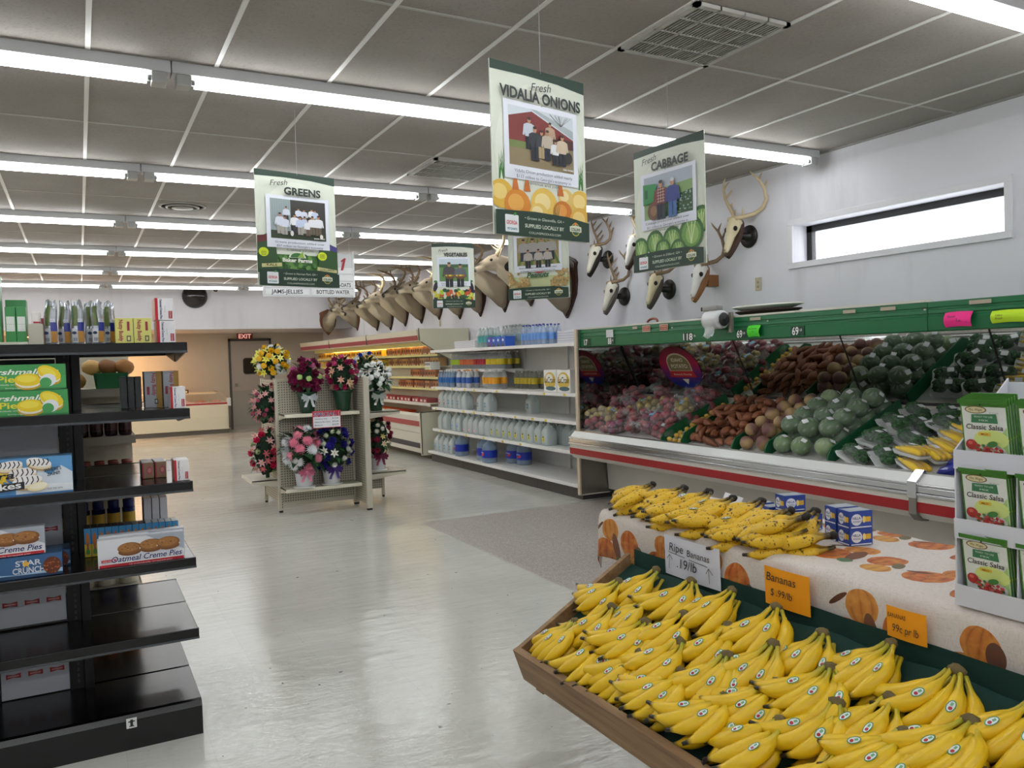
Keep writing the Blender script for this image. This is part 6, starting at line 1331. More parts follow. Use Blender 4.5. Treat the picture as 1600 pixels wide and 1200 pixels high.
# white poster strips hanging by the stand
T = thing('paper_notice', 'partly hidden white notice hanging under the tablecloth end', 'notice', (1.83, -.86, .5))
part(MB().box((1.79, -.872, .50), (1.90, -.870, .72), K('#cdd2de', .6)), 'sheet', T)
f = Flat((1.79, -.872, .5), (1, 0, 0), (0, 0, 1)); f.txt('around the', .01, .185, .014, '#2a3346', w=.09, bold=.02); f.txt('region', .02, .16, .012, '#2a3346', w=.05); f.ell(.05, .05, .03, .05, '#5f6672'); f.ell(.075, .03, .02, .035, '#434a56'); fpart(f, T)
# ---------------------------------------------------------------- salsa mix display
WB_ = K('#d8dae2', .5, var=.03)
T = thing('salsa_display', 'white cardboard three tier display of salsa mix packets', 'display box', (1.93, -2.5, ctop+.003))
SX, SYa, SYz = 1.795, -2.262, -2.80; SB = ctop+.004
m = MB(); m.box((SX+.22, SYz, SB), (SX+.225, SYa, 1.42), WB_)
for y in (SYa, -2.405, -2.54, -2.675, SYz):
    pf = [(SX, SB), (SX, 1.262), (SX+.225, 1.43), (SX+.225, SB)] if y == SYa else [(SX+.01, SB), (SX+.01, 1.21), (SX+.225, 1.40), (SX+.225, SB)]
    m.ext([(x, y, z) for x, z in pf], (0, -.004, 0), WB_)
part(m, 'carton_body', T)
for z0, z1 in ((SB, .928), (1.043, 1.092), (1.215, 1.262)):
    part(MB().box((SX-.004, SYz, z0), (SX, SYa, z1), WB_), 'tray_lip', T); part(MB().box((SX, SYz, z0+.004), (SX+.22, SYa-.004, z0+.008), WB_), 'tray', T)
def d_salsa(f, w, h):
    f.rect(0, 0, w, h, '#4c8a2f'); f.rect(w*.03, h*.0, w*.985, h*.87, '#e4e8e2'); f.poly([(w*.5, h*.02), (w*.97, h*.02), (w*.97, h*.55)], '#a9d07c'); f.ell(w*.62, h*.33, w*.38, h*.16, '#d8e68a')
    f.ell(w*.34, h*.82, w*.24, h*.065, '#6b4a2a', n=18); f.ell(w*.34, h*.82, w*.215, h*.052, '#e2d6a8', n=18); f.txt('Mrs. Wages', w*.34, h*.80, h*.045, '#3a2c18', w=w*.3, al='c', shear=.3)
    f.poly([(w*.22, h*.60), (w*.80, h*.60), (w*.78, h*.76), (w*.24, h*.74)], '#3f7f55'); f.txt('READY TO USE', w*.5, h*.69, h*.03, '#dfeadd', w=w*.4, al='c'); f.txt('MIX', w*.5, h*.63, h*.03, '#dfeadd', w=w*.2, al='c')
    f.txt('Classic Salsa', w*.5, h*.49, h*.085, '#3a3428', w=w*.80, al='c', shear=.15, bold=.01); f.rect(w*.36, h*.385, w*.62, h*.44, '#e6c23a'); f.txt('MILD', w*.49, h*.395, h*.03, '#7a3a1c', w=w*.15, al='c', bold=.02)
    f.ell(w*.18, h*.22, w*.13, h*.09, '#b8342c', n=14); f.ell(w*.16, h*.25, w*.05, h*.03, '#dd6a5a'); f.ell(w*.58, h*.12, w*.36, h*.12, '#e9e9ea', n=18)
    q = random.Random(6)
    for k in range(60): a, d = q.uniform(0, 6.3), math.sqrt(q.random()); f.ell(w*.58+w*.30*d*math.cos(a), h*.15+h*.10*d*math.sin(a), w*.04, h*.028, q.choice(['#c23a34', '#a82a28', '#e2d8c8', '#d05a4c', '#4f7a34']), n=6)
    f.ell(w*.68, h*.26, w*.12, h*.05, '#3f7a3a', .3); f.rect(w*.0, h*.93, w, h, '#3c7a24'); f.ell(w*.5, h*.92, w*.02, h*.018, '#1c3812', n=8); f.txt('NET WT 4 OZ', w*.78, h*.78, h*.02, '#5a6a5a', w=w*.2, al='c')
def packet(seed):
    w_, h_ = .115, .145; m = MB(); G = K('#4c8a2f', .3, coat=.3)
    m.box((0, -w_, 0), (.005, 0, h_), G, r=.002); o = m.build('salsa_packet', rel=False); f = Flat((0, 0, 0), (0, -1, 0), (0, 0, 1)); d_salsa(f, w_, h_); f.build(o); return o
pk = packet(1); fst = True
for ti, zb in enumerate((SB+.040, 1.078, 1.245)):
    for ci, y in enumerate((-2.278, -2.415, -2.55, -2.685)):
        for k in range(5 if ci == 0 else 2):
            b = pk if fst else dup(pk); fst = False; put(b, SX+.020+.011*k, y, zb+.003*k*(ti == 2), (0, R(-8), R(-3)))
            tag(b, 'green and white salsa mix packet, %s tier, %s stack, %s' % (['bottom', 'middle', 'top'][ti], ['leftmost', 'second', 'third', 'fourth'][ci], 'front one' if k == 0 else '%s from the front' % ORD[k]), 'packet', 'salsa mix packets')
# ================================================================ HANGING POSTERS
CREAMP, DKGP = '#d6dccd', '#1f3b2d'
def person(f, x, y, s, shirt, pants='#23262e', skin='#b98a6c', hat=None):
    f.rect(x-.16*s, y, x-.01*s, y+.45*s, pants); f.rect(x+.01*s, y, x+.16*s, y+.45*s, pants); f.poly([(x-.18*s, y+.42*s), (x+.18*s, y+.42*s), (x+.24*s, y+.80*s), (x+.10*s, y+.86*s), (x-.10*s, y+.86*s), (x-.24*s, y+.80*s)], shirt)
    f.poly([(x-.24*s, y+.8*s), (x-.30*s, y+.45*s), (x-.22*s, y+.43*s), (x-.16*s, y+.76*s)], shirt); f.poly([(x+.24*s, y+.8*s), (x+.30*s, y+.45*s), (x+.22*s, y+.43*s), (x+.16*s, y+.76*s)], shirt)
    f.ell(x, y+.95*s, .075*s, .10*s, skin, n=10)
    f.ell(x, y+1.01*s, .08*s, .05*s, hat or '#3a2c22', n=8)
def pic_barn(f, x0, y0, w, h):
    f.rect(x0, y0, x0+w, y0+h, '#cdd6dd'); f.rect(x0, y0, x0+w, y0+h*.42, '#8a7b5c'); f.rect(x0, y0+h*.30, x0+w*.4, y0+h*.46, '#6f7f45'); f.poly([(x0, y0+h*.42), (x0+w, y0+h*.42), (x0+w, y0+h*.6), (x0+w*.35, y0+h*.96), (x0, y0+h*.82)], '#7c2f2c')
    f.poly([(x0+w*.33, y0+h), (x0+w*.42, y0+h), (x0+w, y0+h*.76), (x0+w, y0+h*.62)], '#a9b4b8'); f.poly([(x0+w*.6, y0+h*.42), (x0+w, y0+h*.42), (x0+w, y0+h*.58), (x0+w*.6, y0+h*.6)], '#4a2322')
    q = random.Random(1)
    for k in range(14): a = q.uniform(0, w); f.line([(x0+w*.8, y0+h*.8), (x0+w*.62+q.uniform(0, w*.36), y0+h*.98)], .0015, '#4a4440')
    for px, py, s, c in ((.30, .30, .52, '#c3cbd6'), (.62, .36, .45, '#b79a80'), (.38, .12, .56, '#2c3138'), (.48, .18, .46, '#33363c'), (.57, .16, .50, '#b8ab98'), (.69, .10, .42, '#e0e0e2'), (.80, .10, .52, '#cdb9a0')): person(f, x0+w*px, y0+h*py, h*s, c, '#1c2230' if px != .48 else '#b09a74')
    f.ell(x0+w*.9, y0+h*.26, h*.09, h*.10, '#2c2a28'); f.txt('G&R FARMS', x0+w*.97, y0+h*.03, .010, '#e9e9e6', w=w*.17, al='r', bold=.02)
def pic_crowd(f, x0, y0, w, h):
    f.rect(x0, y0, x0+w, y0+h, '#3c3a36'); f.rect(x0, y0+h*.12, x0+w*.36, y0+h, '#98a6a8')
    for k in range(9): f.rect(x0+w*.04*k, y0+h*.12, x0+w*.04*k+.002, y0+h, '#7f8d90')
    f.rect(x0, y0, x0+w, y0+h*.2, '#33402a')
    q = random.Random(2)
    for px, py, s in [(.28, .45, .35), (.5, .44, .35), (.6, .42, .35), (.74, .44, .36), (.80, .42, .36), (.16, .12, .50), (.24, .10, .46), (.42, .16, .46), (.52, .12, .45), (.60, .16, .42), (.66, .10, .40), (.74, .14, .46), (.85, .12, .50)]: person(f, x0+w*px, y0+h*py, h*s, q.choice(['#d6dcea', '#c6d2ea', '#e6e8ee']), q.choice(['#39383c', '#6a5f50', '#a9a59c']))
    f.ell(x0+w*.36, y0+h*.14, w*.03, h*.07, '#e2e0dc'); f.ell(x0+w*.9, y0+h*.1, w*.03, h*.06, '#e2e0dc'); f.txt('BAKER FARMS', x0+w*.96, y0+h*.03, .010, '#e9e9e6', w=w*.2, al='r', bold=.02)
def pic_two(f, x0, y0, w, h):
    f.rect(x0, y0, x0+w, y0+h, '#aab4c0'); f.poly([(x0, y0), (x0+w, y0), (x0+w, y0+h*.72), (x0, y0+h*.66)], '#86a56a'); f.poly([(x0+w*.45, y0), (x0+w, y0), (x0+w, y0+h*.5), (x0+w*.5, y0+h*.4)], '#3c5a3c')
    q = random.Random(3)
    for k in range(60): f.ell(x0+w*q.uniform(.6, .98), y0+h*q.uniform(.03, .46), w*.02, h*.02, q.choice(['#6f8f7a', '#9cb4a4', '#2c4a30']), n=5)
    f.poly([(x0, y0+h*.35), (x0+w*.3, y0+h*.40), (x0+w*.28, y0+h*.80), (x0, y0+h*.84)], '#2c8a4a'); f.rect(x0+w*.04, y0+h*.5, x0+w*.1, y0+h*.7, '#1c5a34'); f.ell(x0+w*.22, y0+h*.18, w*.13, h*.22, '#6a4a34'); f.ell(x0+w*.22, y0+h*.18, w*.07, h*.12, '#8f6a4c')
    person(f, x0+w*.38, y0-h*.05, h*.86, '#7c3434', '#1c2436', hat='#3a3a3c'); person(f, x0+w*.62, y0-h*.05, h*.84, '#2f3f86', '#3f68a0', hat='#cfd2d0')
    for k in range(5): f.rect(x0+w*.30, y0+h*(.36+.07*k), x0+w*.46, y0+h*(.37+.07*k), '#d6c8bc')
    for k in range(3): f.rect(x0+w*(.33+.05*k), y0+h*.34, x0+w*(.337+.05*k), y0+h*.68, '#d6c8bc')
def pic_veg(f, x0, y0, w, h):
    f.rect(x0, y0, x0+w, y0+h, '#c9d6e0'); f.rect(x0, y0, x0+w, y0+h*.72, '#5f8a4c'); f.rect(x0, y0+h*.62, x0+w, y0+h*.76, '#3a5f3a'); person(f, x0+w*.34, y0-h*.25, h*1.05, '#4a4448', '#22242a', hat='#54483c'); person(f, x0+w*.72, y0-h*.25, h*.98, '#5a6068', '#22242a', hat='#2c2a28')
    for cx in (.36, .72):
        f.ell(x0+w*cx, y0+h*.20, w*.17, h*.10, '#6a4a2a')
        for k in range(7): f.ell(x0+w*(cx-.12+.04*k), y0+h*.26, w*.035, h*.04, ['#e0b82a', '#5f9a3a', '#c8502a', '#e6cf3a'][k % 4], n=7)
def pic_rows(f, x0, y0, w, h):
    f.rect(x0, y0, x0+w, y0+h, '#9a8c5c')
    for k in range(7): f.poly([(x0+w*.16*k, y0), (x0+w*.16*k+w*.07, y0), (x0+w*(.3+.07*k), y0+h), (x0+w*(.28+.07*k), y0+h)], '#5f7a3a')
    for px in (.16, .38, .60, .82): person(f, x0+w*px, y0+h*.15, h*.75, '#a9a4a0', '#2c3446')
    for px in (.27, .52, .74): person(f, x0+w*px, y0-h*.1, h*.62, '#b8b0a8', '#2c2c34')
def bot_onion(f, w):
    for cx, a in ((.06, .2), (.10, -.1), (.95, -.15), (.91, .25)):
        for k in range(3): f.poly([(w*cx, .30), (w*cx+.01, .30), (w*cx+.10*math.sin(a+.2*k-.2)+.004, .44+.02*k)], '#3f7a3a')
    for cx, cy, rr_, c, c2 in ((.08, .22, .085, '#e0b545', '#edd07c'), (.93, .22, .085, '#e3ba4c', '#f0d68a'), (.76, .24, .06, '#e2c070', '#f0dca0'), (.24, .17, .095, '#d98a2c', '#e8ac50'), (.52, .19, .10, '#e6bf58', '#f2dc98'), (.72, .155, .075, '#d07a28', '#e49c48'), (.46, .13, .07, '#ecc86a', '#f5e0a4'), (.92, .12, .085, '#e0b048', '#efd080')):
        f.ell(w*cx, cy, rr_, rr_*.92, c, n=20); f.ell(w*cx-.012, cy+.012, rr_*.6, rr_*.5, c2, n=16)
    for cx in (.22, .34, .70): f.poly([(w*cx-.025, .25), (w*cx+.025, .25), (w*cx+.004, .345), (w*cx-.004, .345)], '#c9702a')
    for k in range(4): f.poly([(w*.60+.012*k, .115), (w*.61+.012*k, .115), (w*.64+.014*k, .22)], '#4a8040')
def bot_cabb(f, w):
    for cx, cy, s in ((.08, .17, 1), (.30, .20, 1.05), (.55, .20, 1.1), (.95, .30, 1.1), (.42, .14, .9), (.82, .22, 1.35), (.64, .12, .9)):
        f.ell(w*cx, cy, .085*s, .085*s, '#3f6a38', n=18); f.ell(w*cx, cy-.005, .068*s, .068*s, '#6f9a4c', n=16); f.ell(w*cx+.008, cy-.01, .045*s, .05*s, '#93b868', n=14)
        for a in (-.5, .1, .6): f.line([(w*cx, cy-.055*s), (w*cx+.03*s*math.sin(a), cy+.01*s), (w*cx+.055*s*math.sin(a), cy+.055*s)], .005*s, '#cfe0a8')
def bot_greens(f, w):
    f.rect(0, .105, w, .26, '#3f6f34'); q = random.Random(4)
    for k in range(70): f.ell(q.uniform(.02, w-.02), q.uniform(.12, .25), .025, .018, q.choice(['#2f5a2c', '#4f8040', '#6a9a4c', '#3c6a38']), q.uniform(0, 3), n=6)
    f.poly([(0, .13), (.17, .13), (.15, .40), (.08, .42), (0, .38)], '#34532f'); f.poly([(0, .34), (.15, .38), (.15, .42), (0, .40)], '#6a2f34'); f.poly([(w-.18, .12), (w, .12), (w, .34), (w-.16, .40)], '#34552f'); f.poly([(w-.17, .34), (w, .30), (w, .34), (w-.16, .40)], '#4a3f86')
    f.ell(.05, .27, .042, .036, '#cfe02a'); f.ell(w-.14, .26, .042, .036, '#cfe02a')
    for cx in (.05, w-.14):
        for dy in (.012, 0, -.012): f.rect(cx-.022, .268+dy-.01, cx+.022, .272+dy-.01, '#4a5a1c')
    f.poly([(.03, .145), (.20, .16), (.20, .19), (.03, .175)], '#c9c48a'); f.txt('KALE', .115, .16, .018, '#3c4a24', w=.09, al='c', bold=.02); f.poly([(w-.19, .14), (w-.01, .125), (w-.01, .15), (w-.19, .17)], '#c9c48a'); f.txt('COLLARDS', w-.10, .14, .014, '#3c4a24', w=.13, al='c', bold=.02)
    f.ell(w*.48, .235, .075, .05, '#e6ead6', a0=0, a1=PI); f.ell(w*.48, .238, .06, .038, '#3f7a3f', a0=0, a1=PI); f.poly([(w*.48, .24), (w*.55, .29), (w*.56, .24)], '#9cc04a'); f.txt('Baker Farms', w*.48, .20, .030, '#f2f4ea', w=.26, al='c', bold=.04)
def bot_veg(f, w):
    q = random.Random(5)
    for k in range(60): f.ell(q.uniform(.03, w-.03), q.uniform(.13, .30), .04, .032, q.choice(['#2f6a34', '#4a8a3c', '#a9c83a', '#d8c83a', '#1f4a2a', '#c85a28', '#e0e05a', '#3c2440']), q.uniform(0, 3), n=9)
    for x, a in ((.05, .3), (w-.06, -.3)): f.ell(x, .36, .035, .09, '#2a1c34', -a); f.ell(x, .44, .03, .02, '#3f7a3a')
    for k in range(4): f.poly([(w*(.35+.08*k), .26), (w*(.38+.08*k), .27), (w*(.45+.08*k), .16)], '#d8682a')
def bot_pea(f, w):
    q = random.Random(6); f.rect(0, .13, w, .25, '#c4cc98')
    for k in range(90):
        side = q.choice([0, 1]); x = q.uniform(.0, w*.34) if side == 0 else q.uniform(w*.70, w); y = q.uniform(.14, .30 if abs(x-w/2) > w*.3 else .24); a = q.uniform(0, 3); c = q.choice(['#c9ac72', '#b8975c', '#d6bc84'])
        f.ell(x, y, .026, .014, '#8a6c3c', a, n=10); f.ell(x, y+.001, .024, .012, c, a, n=10)
    f.ell(w*.53, .31, .075, .028, '#b02c30', n=18); f.txt('GEORGIA', w*.53, .302, .018, '#f4e9dc', w=.10, al='c', bold=.02); f.txt('Peanuts', w*.50, .235, .055, '#2f5a34', w=.26, al='c', shear=.3, bold=.04)
def poster(lb, p0, p1, z0, h, title, pic, txt, town, bot, tw=.8, tilt=0, big=1.):
    p0 = V(p0[0], p0[1], z0); u = V(p1[0]-p0.x, p1[1]-p0.y, 0); w = u.length; u = u.normalized(); n = u.cross(V(0, 0, 1)); T = thing('hanging_poster', lb, 'poster', (p0.x+u.x*w/2, p0.y+u.y*w/2, z0))
    m = MB(); m.ext([p0, p0+u*w, p0+u*w+V(0, 0, h), p0+V(0, 0, h)], n*-.006, K(CREAMP, .45)); part(m, 'board', T)
    f = Flat(p0, u, (0, 0, 1)); f.sc = w/.70; hh = h; h = h/f.sc; w = .70; s = 1.; f.clip = (w, h)
    f.poly([(0, h), (w, h), (w, h*.925), (w*.7, h*.947), (w*.35, h*.953), (0, h*.945)], DKGP); f.ell(w*.5, h*.48, w*.47, h*.44, '#dfe4d6', n=30)
    bot(f, w)
    f.rect(w*.115, h*.335 if pic else 0, w*.90, h*.79, '#e4e8f2'); pic(f, w*.165, h*.405 if False else h*.415, w*.69, h*.345)
    for k, t in enumerate(txt): f.txt(t, w*.51, h*.378-.030*s*k-.004, .0165*s, '#3a4350', w=w*(.62, .58, .34)[k], al='c')
    f.txt('Fresh', w*(.5 if tw > .75 else .27), h*.872, .045*s, '#2a332e', w=w*.22, al='c', shear=.35, ang=.12); f.txt(title, w*.5 if tw > .75 else w*.56, h*.80, .058*s*big, '#26302c', w=w*tw, al='c', bold=.038); f.ell(w*.5, h*.785, .003, .003, '#26302c')
    bz = .135*h/.914; f.poly([(0, 0), (w, 0), (w, bz*.80), (w*.75, bz*.97), (w*.4, bz*1.02), (0, bz*.95)], DKGP); f.txt(town, w*.5, bz*.68, .016*s, '#cfd8c4', w=w*.42, al='c', shear=.2); f.txt('SUPPLIED LOCALLY BY', w*.5, bz*.36, .020*s, '#cfd8c4', w=w*.42, al='c', bold=.02); f.txt('COLLINSPRODUCE.COM', w*.5, bz*.12, .012*s, '#cfd8c4', w=w*.34, al='c')
    f.poly(rrect(w*.09, bz*.12, w*.225, bz*.80, .006), '#e6e9ec'); f.txt('GEORGIA', w*.157, bz*.42, .020*s, '#c23a44', w=w*.11, al='c', bold=.03); f.txt('grown', w*.157, bz*.2, .018*s, '#2f7f86', w=w*.10, al='c', bold=.02); f.ell(w*.19, bz*.84, .012*s, .008*s, '#3f8a3f', .6)
    cx, cy = w*.84, bz*.48; f.ell(cx, cy, .035*s, .038*s, '#c9b04a', n=20); f.ell(cx, cy, .030*s, .033*s, '#24503a', n=20); f.poly([(cx-.046*s, cy-.014*s), (cx+.046*s, cy-.014*s), (cx+.046*s, cy+.016*s), (cx, cy+.024*s), (cx-.046*s, cy+.016*s)], '#d8dcc4'); f.txt('COLLINS', cx, cy-.008*s, .016*s, '#1f3b2d', w=.075*s, al='c', bold=.04); f.ell(cx, cy+.033*s, .012*s, .008*s, '#d87a2c')
    fpart(f, T)
    cxy = p0+u*f.sc*w*.52; part(MB().tube([(cxy.x, cxy.y, z0+hh-.01), (cxy.x, cxy.y, HC)], .0012, K('#b9bcc0', .4), 5), 'hanging_line', T); return T
poster('Fresh onions poster with red barn photo, largest and nearest of the hanging posters', (1.436, -.511), (1.97, -.402), 2.035, .722, 'VIDALIA ONIONS', pic_barn, ('Vidalia Onion production added nearly', "$133 million to Georgia's economy in", 'revenue and jobs.'), '\u2022 Grown in Glennville, GA \u2022', bot_onion, .86)
poster('Fresh greens poster with a crowd in white shirts, at the left', (.886, 1.599), (1.413, 1.704), 2.008, .714, 'GREENS', pic_crowd, ('Greens production added over', "$57 million to Georgia's economy", 'in revenue and jobs.'), '\u2022 Grown in Norman Park, GA \u2022', bot_greens, .46)
poster('Fresh cabbage poster with two men in a field, at the right', (2.867, .417), (2.914, -.144), 2.004, .714, 'CABBAGE', pic_two, ('Cabbage production added over', "$51 million to Georgia's economy in", 'revenue and jobs.'), '\u2022 Grown in Dillard, GA \u2022', bot_cabb, .52)
poster('Vegetables poster, smallest and farthest of the hanging posters', (3.312, 4.621), (3.753, 4.485), 2.078, .702, 'VEGETABLES', pic_veg, ('Vegetable production added over', "$1.2 billion to Georgia's economy in", 'revenue and jobs.'), '\u2022 Grown in Lake Park, GA \u2022', bot_veg, .56)
poster('Peanuts poster half hidden behind the onions poster', (3.32, 2.88), (3.68, 2.44), 2.03, .72, 'PEANUTS', pic_rows, ('Peanut production added nearly $624.9 million', "to Georgia's economy in revenue and jobs.", ''), '\u2022 Grown in Hawkinsville, GA \u2022', bot_pea, .5)
# aisle sign --------------------------------------------------------
T = thing('aisle_sign', 'white aisle 1 sign listing jams and bottled water, behind the greens poster', 'sign', (2.59, 7.0, 2.39)); AX0, AX1, AZ0, AZ1 = 1.99, 3.18, 2.385, 2.965
m = MB(); m.box((AX0, 7.0, AZ0), (AX1, 7.03, AZ1), K('#d8d9dc', .4), r=.006); part(m, 'board', T)
for x in (AX1+.004,): part(MB().box((AX1-.02, 6.99, AZ0), (AX1+.01, 7.04, AZ1+.03), K('#eceded', .4), r=.003), 'edge_strip', T)
for i in range(4):
    for j in range(2): x = AX0+.03+.585*j; part(MB().box((x, 6.99, AZ0+.025+.095*i), (x+.555, 7.0, AZ0+.105+.095*i), K('#eceded', .4), r=.003), 'slat', T)
f = Flat((AX0, 6.99, AZ0), (1, 0, 0), (0, 0, 1)); f.txt('JAMS-JELLIES', .30, .042, .050, '#2c3036', w=.40, al='c', bold=.02); f.txt('BOTTLED WATER', .90, .042, .050, '#2c3036', w=.44, al='c', bold=.02); f.txt('PICKLES-OLIVES', .30, .137, .050, '#2c3036', w=.44, al='c', bold=.02); f.txt('SOFT DRINKS-OATS', .90, .137, .050, '#2c3036', w=.48, al='c', bold=.02)
f.poly([(1.01, .355), (1.045, .355), (1.085, .515), (1.06, .515), (1.015, .48), (1.02, .462), (1.045, .475)], '#b3202c'); fpart(f, T)
for x in (AX0+.1, AX1-.05): part(MB().tube([(x, 7.015, AZ1), (x, 7.015, HC)], .002, K('#b9bcc0', .4), 5), 'hanging_line', T)

# ================================================================ DEER HEADS
FUR = vcmat('deer_fur', .85, bumps=90); ANT = K('#8a7358', .5, var=.25, vs=18); ANTL = K('#cbb893', .5, var=.2, vs=18); PLQ = K('#3a2216', .4, var=.2, vs=9); PLQ2 = K('#6b3d1e', .4, var=.15, vs=9)
def loft(m, rings, mt, seg=16, cols=None, ears=None):
    vs = []; cc = []
    for i, (c, d, rw, rh) in enumerate(rings):
        c = V(c); d = V(d).normalized(); side = V(0, 0, 1).cross(d).normalized(); up = d.cross(side)
        for j in range(seg):
            g = 2*PI*j/seg; k = 1
            vs.append(c+side*math.cos(g)*rw+up*math.sin(g)*rh*(1.0 if math.sin(g) > 0 else 1.04))
            if cols: cc.append(cols(i, math.sin(g), vs[-1]))
    n = len(rings); fs = [(i*seg+j, i*seg+(j+1) % seg, (i+1)*seg+(j+1) % seg, (i+1)*seg+j) for i in range(n-1) for j in range(seg)]+[tuple(reversed(range(seg))), tuple((n-1)*seg+j for j in range(seg))]
    m.add(vs, fs, mt, True, cc if cols else None)
def antler(s, M, sz=1., mt=None, tines=4, seed=0, spread=1.):
    """one antler: main beam sweeping out and forward, tines standing up"""
    q = random.Random(seed); m = MB(); mt = mt or ANT
    B_ = [(0, 0, 0), (-.03, .03, .05), (-.06, .09, .11), (-.055, .155, .165), (-.01, .20, .20), (.06, .215, .225), (.13, .195, .245), (.185, .15, .255), (.21, .12, .27)]
    B_ = [V(x*sz, y*s*sz*spread, z*sz) for x, y, z in B_]; rs = [.021, .019, .018, .017, .0155, .0135, .011, .008, .003]
    m.tube([M @ p for p in B_], [r_*sz**.5 for r_ in rs], mt, 8)
    for k, (i, L) in enumerate(((1, .07), (3, .15), (4, .17), (5, .14), (6, .09))[:tines+1]):
        L *= sz*q.uniform(.8, 1.15); p = B_[i]; d = V(.12+.1*k*(-.3), -.25*s*(1 if k else 0), 1).normalized() if k else V(.7, 0, .9).normalized(); e = p+d*L+V(.02, 0, 0)
        m.tube([M @ p, M @ (p+d*L*.5+V(.012, 0, 0)*sz), M @ e], [.012, .0085, .002], mt, 6)
    return m
def plaque(mt):
    m = MB(); pts = [(0, -.31), (.04, -.27), (.10, -.20), (.165, -.10), (.185, .02), (.175, .13), (.19, .18), (.15, .21), (.08, .235), (0, .27)]
    pts = pts+[(-y, z) for y, z in reversed(pts[1:-1])]
    m.ext([(0, y, z) for y, z in pts], (.022, 0, 0), mt); m.ext([(.022, y*.93, z*.94) for y, z in pts], (.010, 0, 0), mt); return m
def make_deer(turn, tone=1., asz=1., seed=0, pm=None, light=False, tines=4, droop=0.):
    T = thing('deer_mount', '', 'deer head', (0, 0, 0)); plaque(pm or PLQ).build('plaque', T)
    base = [(.03, -.03, .130, .225, 1, 0), (.09, -.015, .138, .205, 1, .05), (.16, .015, .118, .160, 1, .2), (.24, .060, .100, .138, .85, .42), (.31, .108, .082, .116, .8, .52), (.375, .155, .066, .098, .85, .45), (.425, .185, .058, .082, 1, .2), (.465, .195, .060, .078, 1, -.1), (.515, .185, .055, .068, 1, -.25), (.565, .165, .041, .051, 1, -.35), (.615, .143, .033, .040, 1, -.35), (.655, .125, .030, .034, 1, -.35), (.675, .116, .021, .024, 1, -.4)]
    piv = V(.33, 0, .14); Rz = Matrix.Rotation(turn, 3, 'Z')
    def tr(p, i):
        if i < 4: return V(p)
        p = (p[0]+max(0, i-6)*.006, p[1], p[2])
        k = min(1, (i-3)/3); return piv+Matrix.Rotation(turn*k, 3, 'Z') @ (V(p)-piv)
    rings = []
    for i, (x, z, rw, rh, dx, dz) in enumerate(base): p = tr((x, 0, z-droop*max(0, x-.3)), i); d = Matrix.Rotation(turn*min(1, max(0, (i-3)/3)), 3, 'Z') @ V(dx, 0, dz); e = 1.0 if i < 4 else 1.08 if i == 4 else 1.24; rings.append((p, d, rw*e, rh*e))
    q = random.Random(seed); bc = V(hexc('#93846e')[:3])*tone; lt = V(hexc('#b8aa90')[:3])*tone; dk = V(hexc('#4e3a28')[:3])*tone
    def cols(i, s, p):
        c = bc*(q.uniform(.85, 1.1))
        if s > .6 and i < 9: c = c*.55+dk*.45
        if 5 <= i <= 8 and abs(s) < .35: c = c*.7+lt*.3
        if s < -.5 and i >= 3: c = lt*1.05 if i > 6 or i in (3, 4, 5) else c
        if 4 <= i <= 6 and s < -.2: c = lt*1.2
        if i in (8, 9) and s > .3: c = c*.8+lt*.2
        if i == 11 or (i == 10 and s < .2): c = lt*1.25
        if i == 12: c = V(.012, .01, .01)
        if i in (10, 11) and s > .6: c = V(.05, .04, .035)
        return tuple(c)+(1,)
    m = MB(); loft(m, rings, FUR, 18, cols)
    hp, hd = rings[7][0], rings[7][1].normalized(); sd = V(0, 0, 1).cross(hd).normalized(); up = hd.cross(sd)
    for s in (-1, 1):    # ears are modelled into the head mesh
        b = rings[6][0]+sd*s*.072+up*.072; dr = (sd*s*.85+up*.55-hd*.15).normalized(); n_ = dr.cross(hd).normalized()*s; L = .155
        seq = []
        vs = []; N = 6
        for k in range(N+1):
            t = k/N; w_ = .042*math.sin(PI*min(.99, .12+.88*t))**.8
            side_ = (hd*.35+dr.cross(hd).normalized()*.94).normalized(); c = b+dr*L*t
            vs += [c-side_*w_-hd*.004, c+hd*-.012*math.sin(PI*t), c+side_*w_-hd*.004, c+hd*-.020*math.sin(PI*t)-hd*.004]
        fs = []
        for k in range(N):
            a = k*4; b_ = a+4; fs += [(a, a+1, b_+1, b_), (a+1, a+2, b_+2, b_+1), (a+2, a+3, b_+3, b_+2), (a+3, a, b_, b_+3)]
        m.add(vs, fs, FUR, True, [(tuple(lt*.8) if j % 4 == 1 else tuple(bc*.8))+(1,) for j in range(len(vs))])
    m.build('head_and_neck', T)
    for s in (-1, 1):
        MB().ell(rings[8][0]+sd*s*.064+up*.034-hd*.014, (.017, .017, .018), K('#0c0806', .08), 10, 7).build('eye', T)
        nn = MB(); nn.ell(rings[12][0]+sd*s*.012+up*.008, (.010, .009, .009), K('#15100e', .3), 8, 6)
        nn.build('nostril', T)
        Mt = Matrix.Translation(rings[6][0]+sd*s*.036+up*.092) @ Matrix((hd, sd, up)).transposed().to_4x4()
        antler(s, Mt, asz*1.12, ANTL if light else ANT, tines, seed+s, .8).build('antler', T)
    return T
PX = XW-.001
dd = [make_deer(.35, 1, 1.0, 1), make_deer(.05, .92, .92, 2, tines=3), make_deer(-.25, 1.08, 1.1, 3, light=True), make_deer(.6, .8, .95, 4, PLQ2, tines=4)]
ud = set()
def hang_deer(k, y, z, lb, sc=1., rz=PI, x=PX, group='deer heads along the right wall'):
    b = dd[k] if k not in ud else dup(dd[k]); ud.add(k); b.location = (x, y, z); b.rotation_euler = (0, 0, rz); b.scale = (sc,)*3; b['label'] = lb; b['group'] = group; return b
ys = [13.71, 12.38, 11.57, 10.76, 9.95, 9.14, 8.30, 7.55, 6.75, 5.99, 5.08]
